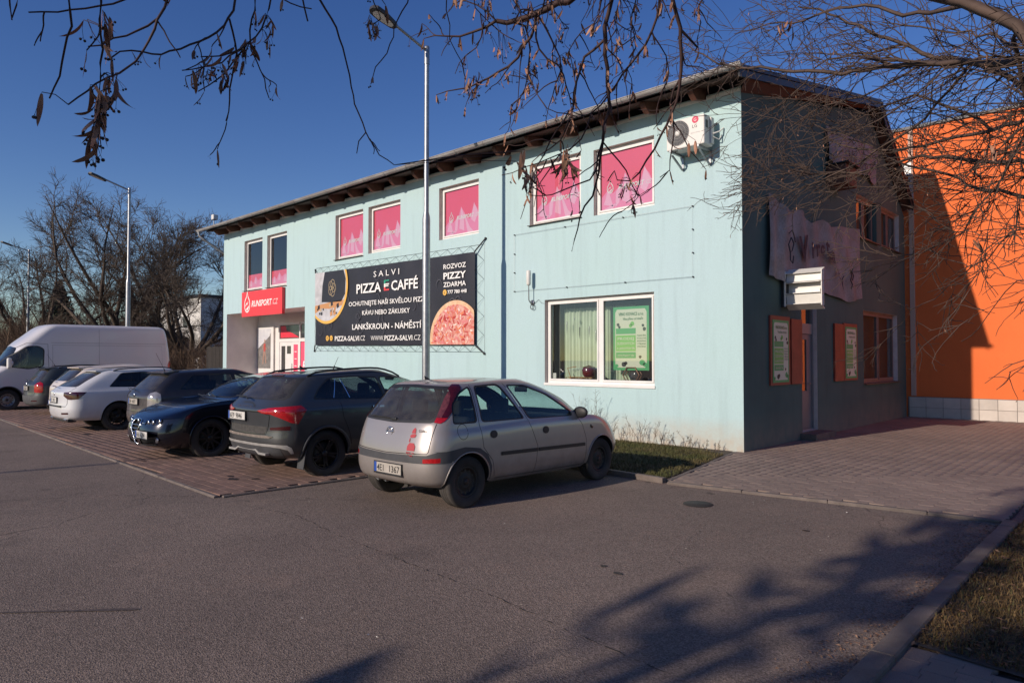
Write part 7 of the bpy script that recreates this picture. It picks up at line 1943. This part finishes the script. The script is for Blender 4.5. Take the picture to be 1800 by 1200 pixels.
def V_(pts, d0, d1, r0, r1, fruit=1.0, kids=1.0, up=True, wig=0.0):
    n = len(pts); P = [at(x, y, d0+(d1-d0)*i/(n-1)) for i, (x, y) in enumerate(pts)]
    if up:   # carry the twig up to the overhead limb, outside the frame
        p = P[0]; d = nrm(P[0]-P[1]); q = OV[np.argmin(np.linalg.norm(OV-(p+d*.8+np.array([0, 0, .8])), axis=1))]
        m = (p+q)/2+d*.15+np.array([0, 0, .12]); P = [q, m]+P
        R0 = [r0*1.8, r0*1.3]
    Q = resample(P, .035 if d0 < 3.2 else .06)
    Q[1:-1] += rt.normal(0, .0022 if d0 < 3.2 else .004, Q[1:-1].shape)
    SP.append((Q, r0*(1.5 if up else 1), r1, fruit, kids, d0))
# left group, close to the camera
V_([(120, 0), (125, 43), (115, 87), (107, 117), (97, 147), (87, 173)], 2.2, 2.3, .0045, .0022, .25, .3)
V_([(220, 0), (187, 10), (133, 17), (83, 23), (50, 22)], 2.5, 2.5, .0045, .002, .2, .2)
V_([(175, 0), (180, 60), (178, 100), (177, 140), (173, 175), (172, 210)], 2.2, 2.2, .0045, .002, 1.2, .4)
V_([(295, 0), (277, 33), (257, 80), (233, 110), (213, 127), (187, 137), (166, 152), (140, 166), (120, 184)], 2.4, 2.2, .006, .002, .8, .6)
V_([(277, 33), (240, 55), (195, 72), (155, 82)], 2.4, 2.3, .0035, .0018, .2, .3, up=False)
V_([(413, 0), (403, 33), (377, 60), (330, 80), (290, 93), (263, 97), (233, 90), (200, 98), (188, 105)], 2.8, 2.5, .0055, .002, .7, .8)
V_([(403, 33), (415, 100), (407, 143), (403, 187), (397, 213)], 2.8, 2.8, .004, .002, .5, .5, up=False)
V_([(477, 0), (460, 50), (433, 80), (400, 97), (353, 100)], 2.8, 2.7, .0045, .002, 1.5, .7)
V_([(433, 80), (395, 105), (360, 118), (320, 124)], 2.8, 2.7, .003, .0018, 1.8, .6, up=False)
V_([(447, 0), (440, 67), (447, 100), (460, 133), (473, 173)], 2.8, 2.9, .0045, .002, .9, .5)
V_([(433, 80), (405, 115), (375, 145), (348, 161)], 2.8, 2.8, .003, .0018, .5, .3, up=False)
V_([(533, 0), (541, 38)], 2.8, 2.8, .005, .003, 1.2, 0)
V_([(500, 0), (525, 12), (548, 16)], 2.8, 2.8, .003, .002, .6, .3)
V_([(560, 0), (580, 27), (600, 75), (612, 128), (627, 190), (643, 233), (662, 265), (693, 290)], 3.0, 3.0, .005, .0018, .12, .35)
V_([(643, 233), (630, 250), (627, 270)], 3.0, 3.0, .0025, .0018, .0, 0, up=False)
V_([(718, 0), (701, 31), (690, 70), (675, 100), (660, 120), (652, 148)], 3.1, 3.1, .0035, .0018, .3, .1)
V_([(15, 0), (18, 20), (21, 36)], 2.4, 2.4, .003, .002, .0, .1); V_([(31, 0), (27, 20), (21, 32)], 2.4, 2.4, .003, .002, .0, .1)
V_([(655, 0), (662, 18), (672, 30), (655, 44)], 3.1, 3.1, .003, .002, 1.6, .4)
V_([(785, 0), (789, 50), (797, 90), (815, 115)], 3.4, 3.4, .0032, .0018, .2, .1)
# middle group
def M_(pts, r0, r1, fruit=1.0, kids=1.0, d=4.0, up=False): V_(pts, d, d+.1, r0, r1, fruit, kids, up)
M_([(1030, -30), (1004, 0), (973, 12), (942, 23), (903, 39), (872, 37)], .028, .012, .4, 2.0, 4.2, True)
M_([(872, 37), (840, 55), (800, 64), (762, 62), (745, 68)], .008, .002, 1.4, 1.3)
M_([(942, 23), (938, 58), (919, 86), (907, 105), (872, 128), (849, 142), (818, 156), (787, 160), (767, 167)], .009, .002, 1.0, .8)
M_([(903, 39), (921, 45), (930, 80), (928, 130), (915, 170), (898, 185)], .006, .002, 1.3, 1.0)
M_([(942, 23), (965, 60), (985, 110), (975, 160), (960, 210)], .006, .002, 1.5, 1.0)
M_([(942, 23), (945, 80), (990, 130), (1005, 190), (1010, 230)], .006, .002, 1.5, .9)
M_([(872, 37), (855, 20), (828, 5), (800, -8)], .005, .002, 1.0, 1.0)
M_([(850, 40), (835, 85), (812, 105), (800, 130)], .004, .002, 1.2, .6)
M_([(1078, -10), (1063, 70), (1065, 117), (1069, 187), (1059, 249), (1051, 311), (1040, 342), (1024, 373), (1012, 410), (1005, 442)], .013, .002, .35, .7, 3.6, True)
M_([(1063, 70), (1028, 101), (1012, 167), (990, 240), (965, 262), (935, 285)], .007, .002, .8, .9, 3.7)
M_([(1180, -10), (1195, 51), (1197, 136), (1180, 202), (1145, 272), (1106, 319), (1085, 318), (1080, 300)], .012, .002, .5, .5, 3.5, True)
M_([(1197, 136), (1180, 170), (1182, 240), (1175, 300), (1160, 312)], .005, .002, .6, .6, 3.6)
M_([(1160, -10), (1145, 58), (1106, 117), (1071, 167), (1040, 198), (1010, 204), (985, 198), (960, 190)], .009, .002, .6, .9, 3.8, True)
M_([(1059, 249), (1040, 310), (1000, 330), (960, 345), (930, 343)], .005, .002, .15, .5, 3.6)
M_([(1059, 249), (1100, 300), (1120, 350), (1093, 372)], .004, .002, .5, .4, 3.6)
M_([(1000, 195), (975, 240), (950, 280), (935, 320), (925, 362), (915, 385)], .004, .0018, .3, .4, 3.7)
M_([(1040, 198), (1020, 250), (985, 270), (960, 283), (905, 300), (882, 308)], .004, .0018, .9, .6, 3.6)
M_([(1195, 51), (1215, 70), (1228, 90), (1222, 90)], .007, .003, .3, .4, 3.6)
M_([(1060, -10), (1045, 40), (1020, 60), (1000, 95), (1010, 130)], .006, .002, 1.2, 1.1, 4.0, True)
M_([(1120, -10), (1110, 40), (1118, 80), (1105, 120), (1112, 160)], .005, .002, .9, .9, 4.2, True)
M_([(1145, 58), (1170, 95), (1175, 140), (1160, 165)], .004, .002, .8, .8, 4.0)
M_([(1240, -10), (1225, 20), (1232, 40)], .006, .003, 1.4, 1.0, 4.2, True)
for a in ([(830, -10), (838, 20), (860, 40)], [(905, -10), (912, 20), (930, 30)], [(965, -10), (975, 25), (1000, 50)], [(1090, -10), (1080, 30), (1090, 70)]):
    M_(a, .004, .002, 1.6, 1.3, 4.0, True)
# right-hand fan from the limbs of the tree itself
def RL(pts, d0, d1, r0, r1, kids, start=None):
    n = len(pts); P = [at(x, y, d0+(d1-d0)*i/(n-1)) for i, (x, y) in enumerate(pts)]
    P = [start]+P if start is not None else P
    Q = resample(P, .12); Q[1:-1] += rt.normal(0, .008, Q[1:-1].shape)
    SP.append((Q, r0, r1, .06, kids, 7.0)); return Q
tk = lambda z: LO+np.array([-.05, 0, z])
RL([(1860, 110), (1800, 58), (1753, 27), (1707, 8), (1652, -4), (1600, -20)], 4.6, 5.2, .034, .03, 1.2, tk(3.2))
RL([(1860, 100), (1800, 105), (1722, 111), (1633, 111), (1559, 117), (1489, 128), (1434, 128), (1372, 124), (1318, 120), (1267, 113), (1228, 93), (1197, 74)], 5.0, 7.5, .038, .004, 2.6, tk(3.1))
RL([(1860, 190), (1800, 155), (1761, 132), (1707, 113), (1644, 97), (1586, 78), (1539, 60), (1504, 43), (1450, 23), (1403, 12)], 5.2, 7.2, .034, .006, 2.8, tk(3.0))
RL([(1860, 200), (1800, 212), (1742, 229), (1683, 241), (1617, 259), (1528, 264), (1469, 253), (1450, 233)], 5.4, 7.4, .030, .004, 2.6, tk(2.9))
RL([(1860, 290), (1800, 284), (1722, 286), (1660, 278), (1617, 274), (1567, 288), (1528, 300), (1450, 307), (1392, 303), (1333, 313), (1302, 311)], 5.6, 7.6, .026, .003, 2.8, tk(2.7))
RL([(1860, 350), (1800, 342), (1757, 338), (1707, 327), (1664, 307), (1625, 296), (1586, 288), (1540, 262), (1480, 240), (1420, 215)], 5.6, 7.6, .026, .003, 2.4, tk(2.6))
RL([(1840, 180), (1800, 233), (1761, 311), (1722, 362), (1683, 412), (1644, 432), (1598, 451), (1540, 440)], 5.4, 6.6, .018, .003, 2.6, tk(3.0))
RL([(1703, 117), (1676, 156), (1644, 187), (1606, 222), (1567, 249), (1520, 280), (1460, 312), (1400, 335), (1350, 312)], 6.0, 7.0, .014, .003, 2.2)
RL([(1850, 30), (1782, 55), (1790, 110), (1800, 150), (1815, 200)], 4.8, 5.2, .02, .01, 1.5, tk(3.6))
RL([(1850, 420), (1800, 400), (1740, 450), (1690, 480), (1650, 520), (1600, 545)], 5.4, 6.4, .012, .003, 2.2, tk(2.4))
RL([(1850, 520), (1800, 490), (1760, 520), (1720, 575), (1690, 600)], 5.0, 5.8, .008, .003, 1.4, tk(2.3))
RL([(1700, 8), (1640, 20), (1580, 22), (1500, 10), (1430, 30), (1360, 42), (1290, 60)], 5.5, 7.2, .016, .003, 2.6)
RL([(1586, 78), (1520, 95), (1450, 105), (1400, 160), (1345, 200), (1310, 240)], 6.5, 7.3, .010, .003, 2.2)
RL([(1620, 112), (1560, 150), (1500, 175), (1440, 190), (1390, 220), (1360, 265)], 6.4, 7.2, .010, .003, 2.4)
RL([(1850, 75), (1790, 85), (1740, 60), (1690, 62), (1620, 50), (1550, 40)], 5.2, 6.6, .018, .004, 2.6, tk(3.4))
RL([(1742, 229), (1700, 200), (1650, 180), (1600, 172), (1540, 190), (1490, 215), (1440, 250), (1390, 262)], 6.0, 7.2, .012, .003, 2.4)
L_near, L_mid, L_right, kidsn = [], [], [], []
ends = []
for Q, r0, r1, fr_, kd, d in SP:
    ln = np.linalg.norm(np.diff(Q, axis=0), axis=1).sum(); rad = np.linspace(1, 0, len(Q))**.8*(r0-r1)+r1
    tgt = L_right if d > 5 else (L_mid if d > 3.3 else L_near)
    tgt.append((Q, rad))
    if d > 5:
        for B, t in children_of(Q, int(ln*2.5*kd), 1.05, (.25, .8), rt, .25, 1, 8, .13, (-.6, -.1, -.25), .03):
            q0 = max(.0016, (r0*(1-t)+r1*t)*.40); L_right.append((B, np.linspace(min(q0, .007), .0022, len(B))))
            for C, t2 in children_of(B, 5, .42, (.3, 1.0), rt, .15, 1, 5, .18, (-.3, 0, -.2), .03):
                L_right.append((C, np.linspace(.0034, .0018, len(C))))
                for D, t3 in children_of(C, 1, .16, (.4, 1.0), rt, .2, 1, 3, .2): L_right.append((D, np.linspace(.0022, .0016, len(D))))
                if rt.random() < .10: ends.append((C[-1], .45, d))
    else:
        k = int(ln*(5.6 if d > 3.3 else 3.6)*kd+.5)
        vis0 = .25 if d <= 4.3 else 0
        sc_ = 1.0 if d > 3.3 else .55
        for B, t in children_of(Q, k, .34*sc_, (.4, 1.1), rt, vis0, 1, 7, .16, (0, 0, -1), .05):
            tgt.append((B, np.linspace(.0032*sc_+.0006, .0016, len(B))))
            if rt.random() < .75*min(1, fr_): ends.append((B[-1], 1, d))
            if rt.random() < .55:
                for C, t2 in children_of(B, 1, .14*sc_, (.4, 1.1), rt, .3, .9, 4, .16, (0, 0, -1), .05): tgt.append((C, np.linspace(.002, .0015, len(C)))); ends.append((C[-1], .5*fr_, d)) if rt.random() < fr_*.6 else None
        nf_ = int(ln*fr_*(13 if d > 3.3 else 4.5))
        for _ in range(nf_):
            i = rt.integers(int(len(Q)*.3), len(Q)); ends.append((Q[i], 1, d))
mk = lambda L: [(P-LO, r) for P, r in L]
tubes('limb', mk(limbs), 10, BARK, lime)
tubes('near_twigs', mk(L_near), 6, TWIG, lime, 'stuff')
tubes('middle_twigs', mk(L_mid), 6, TWIG, lime, 'stuff')
tubes('right_branches', mk(L_right), 4, TWIGL, lime, 'stuff')
# little buds along the twigs
# seed bracts: a papery curved blade with two round nutlets on a thin stalk
BR1 = mat('dry_bract', (.25, .105, .060), .8, c2=(.40, .22, .14), vs=18, isl=.4); NUT = mat('dark_nutlet', (.045, .030, .026), .8, var=.3, vs=30)
BR1.node_tree.nodes['Principled BSDF'].inputs['Subsurface Weight'].default_value = 0.0
def bract_mesh(seed):
    r = np.random.default_rng(seed); mb = MB(); n = 7; L = .070*r.uniform(.8, 1.2); cv = r.uniform(-.5, 1.4); tw = r.uniform(-1.2, 1.2); a = 0; p = np.array([0, 0, -.004]); d0 = np.array([r.uniform(-.3, .3), 0, -1])
    V = []; F = []
    for i in range(n+1):
        t = i/n; w = .0066*math.sin(PI*min(1, t*.93+.07))**.6; an = cv*t
        dx = math.sin(an); dz = -math.cos(an)
        if i: p = p+np.array([dx, 0, dz])*L/n
        sv = np.array([math.cos(tw*t)*.35, math.cos(tw*t), math.sin(tw*t)*.6]); sv = nrm(sv)*w
        V += [tuple(p-sv), tuple(p+np.array([.25*w, 0, .12*w])), tuple(p+sv)]
    for i in range(n):
        for k in (0, 1): F.append((3*i+k, 3*i+k+1, 3*i+k+4, 3*i+k+3))
    mb.add(V, F, 0, True)
    q = np.array([.012*r.uniform(-1, 1), .01*r.uniform(-1, 1), -.045*r.uniform(.8, 1.3)])
    mb.tube([(0, 0, 0), tuple(q*.5+np.array([.003, 0, 0])), tuple(q)], .0006, 3, 1)
    for s in (-1, 1):
        bm = bmesh.new(); bmesh.ops.create_icosphere(bm, subdivisions=1, radius=.0042)
        o = q+np.array([s*.005, s*.002, -.006-.004*r.random()])
        mb.tube([tuple(q), tuple(o)], .0006, 3, 1)
        mb.add([tuple(np.array(v.co)+o) for v in bm.verts], [tuple(v.index for v in f.verts) for f in bm.faces], 1, True); bm.free()
    return mb
bms = []
for k in range(8):
    o = bract_mesh(k).build('seed_bract', [BR1, NUT]); bms.append(o.data); bpy.data.objects.remove(o)
extra = []
for (x, y, n_, d, s) in [(172, 165, 9, 2.2, 1.0), (176, 190, 7, 2.2, 1.1), (170, 215, 6, 2.2, 1.3), (172, 240, 5, 2.2, 1.45), (188, 140, 5, 2.2, 1.0), (207, 140, 4, 2.3, 1.2), (190, 25, 4, 2.3, 1.3), (193, 80, 3, 2.3, 1.0), (160, 35, 2, 2.4, 1), (87, 172, 1, 2.2, 1.4), (435, 85, 9, 2.8, .9), (425, 100, 8, 2.8, .9), (370, 115, 6, 2.8, .9), (395, 130, 8, 2.8, .9), (352, 122, 5, 2.8, .9), (465, 35, 6, 2.8, .9), (470, 60, 4, 2.8, .9), (830, 135, 9, 4.0, 1.1), (832, 155, 6, 4.0, 1.2), (655, 30, 6, 3.1, .9), (660, 45, 5, 3.1, .9), (935, 300, 5, 3.2, 1.2), (920, 262, 3, 2.8, 1.5), (905, 270, 2, 2.8, 1.3), (997, 290, 8, 3.2, 1.5), (990, 262, 5, 3.0, 1.5), (1100, 322, 9, 3.3, 1.0), (1010, 350, 2, 3.3, 1.4), (1213, 265, 2, 3.3, 1.2), (1080, 60, 6, 4, 1), (895, 130, 8, 4.2, 1), (935, 115, 10, 4.2, 1), (880, 75, 10, 4.2, 1), (990, 90, 8, 4.2, 1), (1020, 115, 8, 4.2, 1), (930, 145, 10, 4.2, 1), (975, 55, 6, 4.2, 1), (1090, 95, 3, 3.8, 1.1), (1375, 40, 8, 5, 1.3), (1715, 420, 3, 4.5, 1.4), (1740, 250, 5, 4.2, 1.3), (1165, 8, 6, 3.8, 1), (860, 5, 8, 4.1, 1), (925, 8, 8, 4.1, 1), (1225, 10, 6, 4, 1)]:
    for _ in range(n_): extra.append((at(x+rt.normal(0, 7), y+rt.normal(0, 8), d), s, d))
allb = [(p, s*.9, d, 0) for p, s, d in extra]+[(p, s if s < 1 else .95, d, 1) for p, s, d in ends]
allb.sort(key=lambda q: q[2]+q[3]*.3)
rest_V, rest_F, rest_M = [], [], []
# hook loose bracts to the nearest twig so that none floats
TW = np.vstack([P for P, r in L_near+L_mid+L_right]); 
links = []
for i, (p, s, d, k) in enumerate(allb):
    if k == 0:
        j = np.argmin(((TW-p)**2).sum(1)); q = TW[j]
        if np.linalg.norm(q-p) > .01:
            m_ = (q+p)/2+np.array([0, 0, .01]); links.append((np.array([q, m_, p]), np.array([.0014, .0012, .0010])))
    me = bms[i % 8]; rot = (rt.normal(0, .3), rt.normal(0, .3), rt.uniform(0, 2*PI)); sc_ = s*rt.uniform(.7, 1.15)
    if i < 290:
        o = link('seed_bract', me, lime, tuple(p-LO)); o.rotation_euler = rot; o.scale = (sc_,)*3
    else:
        from mathutils import Euler
        M = np.array(Euler(rot).to_matrix())*sc_
        co = np.empty(len(me.vertices)*3); me.vertices.foreach_get('co', co); co = co.reshape(-1, 3)@M.T+(p-LO)
        off = sum(len(v) for v in rest_V) if not rest_V else rest_off
        rest_V.append(co); rest_F += [tuple(a+off for a in pl.vertices) for pl in me.polygons]; rest_M += [pl.material_index for pl in me.polygons]
        rest_off = off+len(co)
if rest_V:
    o = link('seed_bracts', np_mesh('seed_bracts', np.vstack(rest_V), rest_F, [BR1, NUT], True, rest_M), lime); o['kind'] = 'stuff'
tubes('bract_stalks', mk(links), 4, TWIG, lime, 'stuff')
# upper crown of the same tree, above and behind the view
r = np.random.default_rng(5)
crown = []
for k in range(9):
    az = 2*PI*k/9; P = branch((0, .1, 4+k*.5), (math.cos(az), math.sin(az), .55), 3.6, 8, .1, r); crown.append((P, np.linspace(.06, .015, 9)))
    for Q, t in children_of(P, 8, 1.6, (.4, 1), r, .2, 1, 5, .15): crown.append((Q, np.linspace(.016, .005, 6)))
crown = [c for c in crown if True]
tubes('crown', crown, 4, BARK, lime, 'stuff')

# ------------------------------------------------------------------ trees behind the viewpoint that shade the foreground
def shade_tree(loc, h, w, label, seed, n, cl, kind='evergreen_tree'):
    return conifer(loc, h, w, label, seed, n, kind, top=.62, cols=CON, z0=1.2, cl=cl)
shade_tree((-4.0, -9.5, 0), 7.9, 1.1, 'dark narrow evergreen tree behind the viewpoint, leftmost and tallest of the four', 41, 200, .36)
shade_tree((-2.6, -9.8, 0), 6.2, 1.6, 'dark evergreen tree behind the viewpoint, second from the left of the four', 42, 430, .34)
shade_tree((-.4, -9.6, 0), 6.4, 2.0, 'dark evergreen tree behind the viewpoint, third from the left of the four', 44, 760, .34)
shade_tree((2.0, -9.0, 0), 6.9, 2.6, 'dark evergreen tree behind the viewpoint, rightmost of the four', 43, 900, .34)
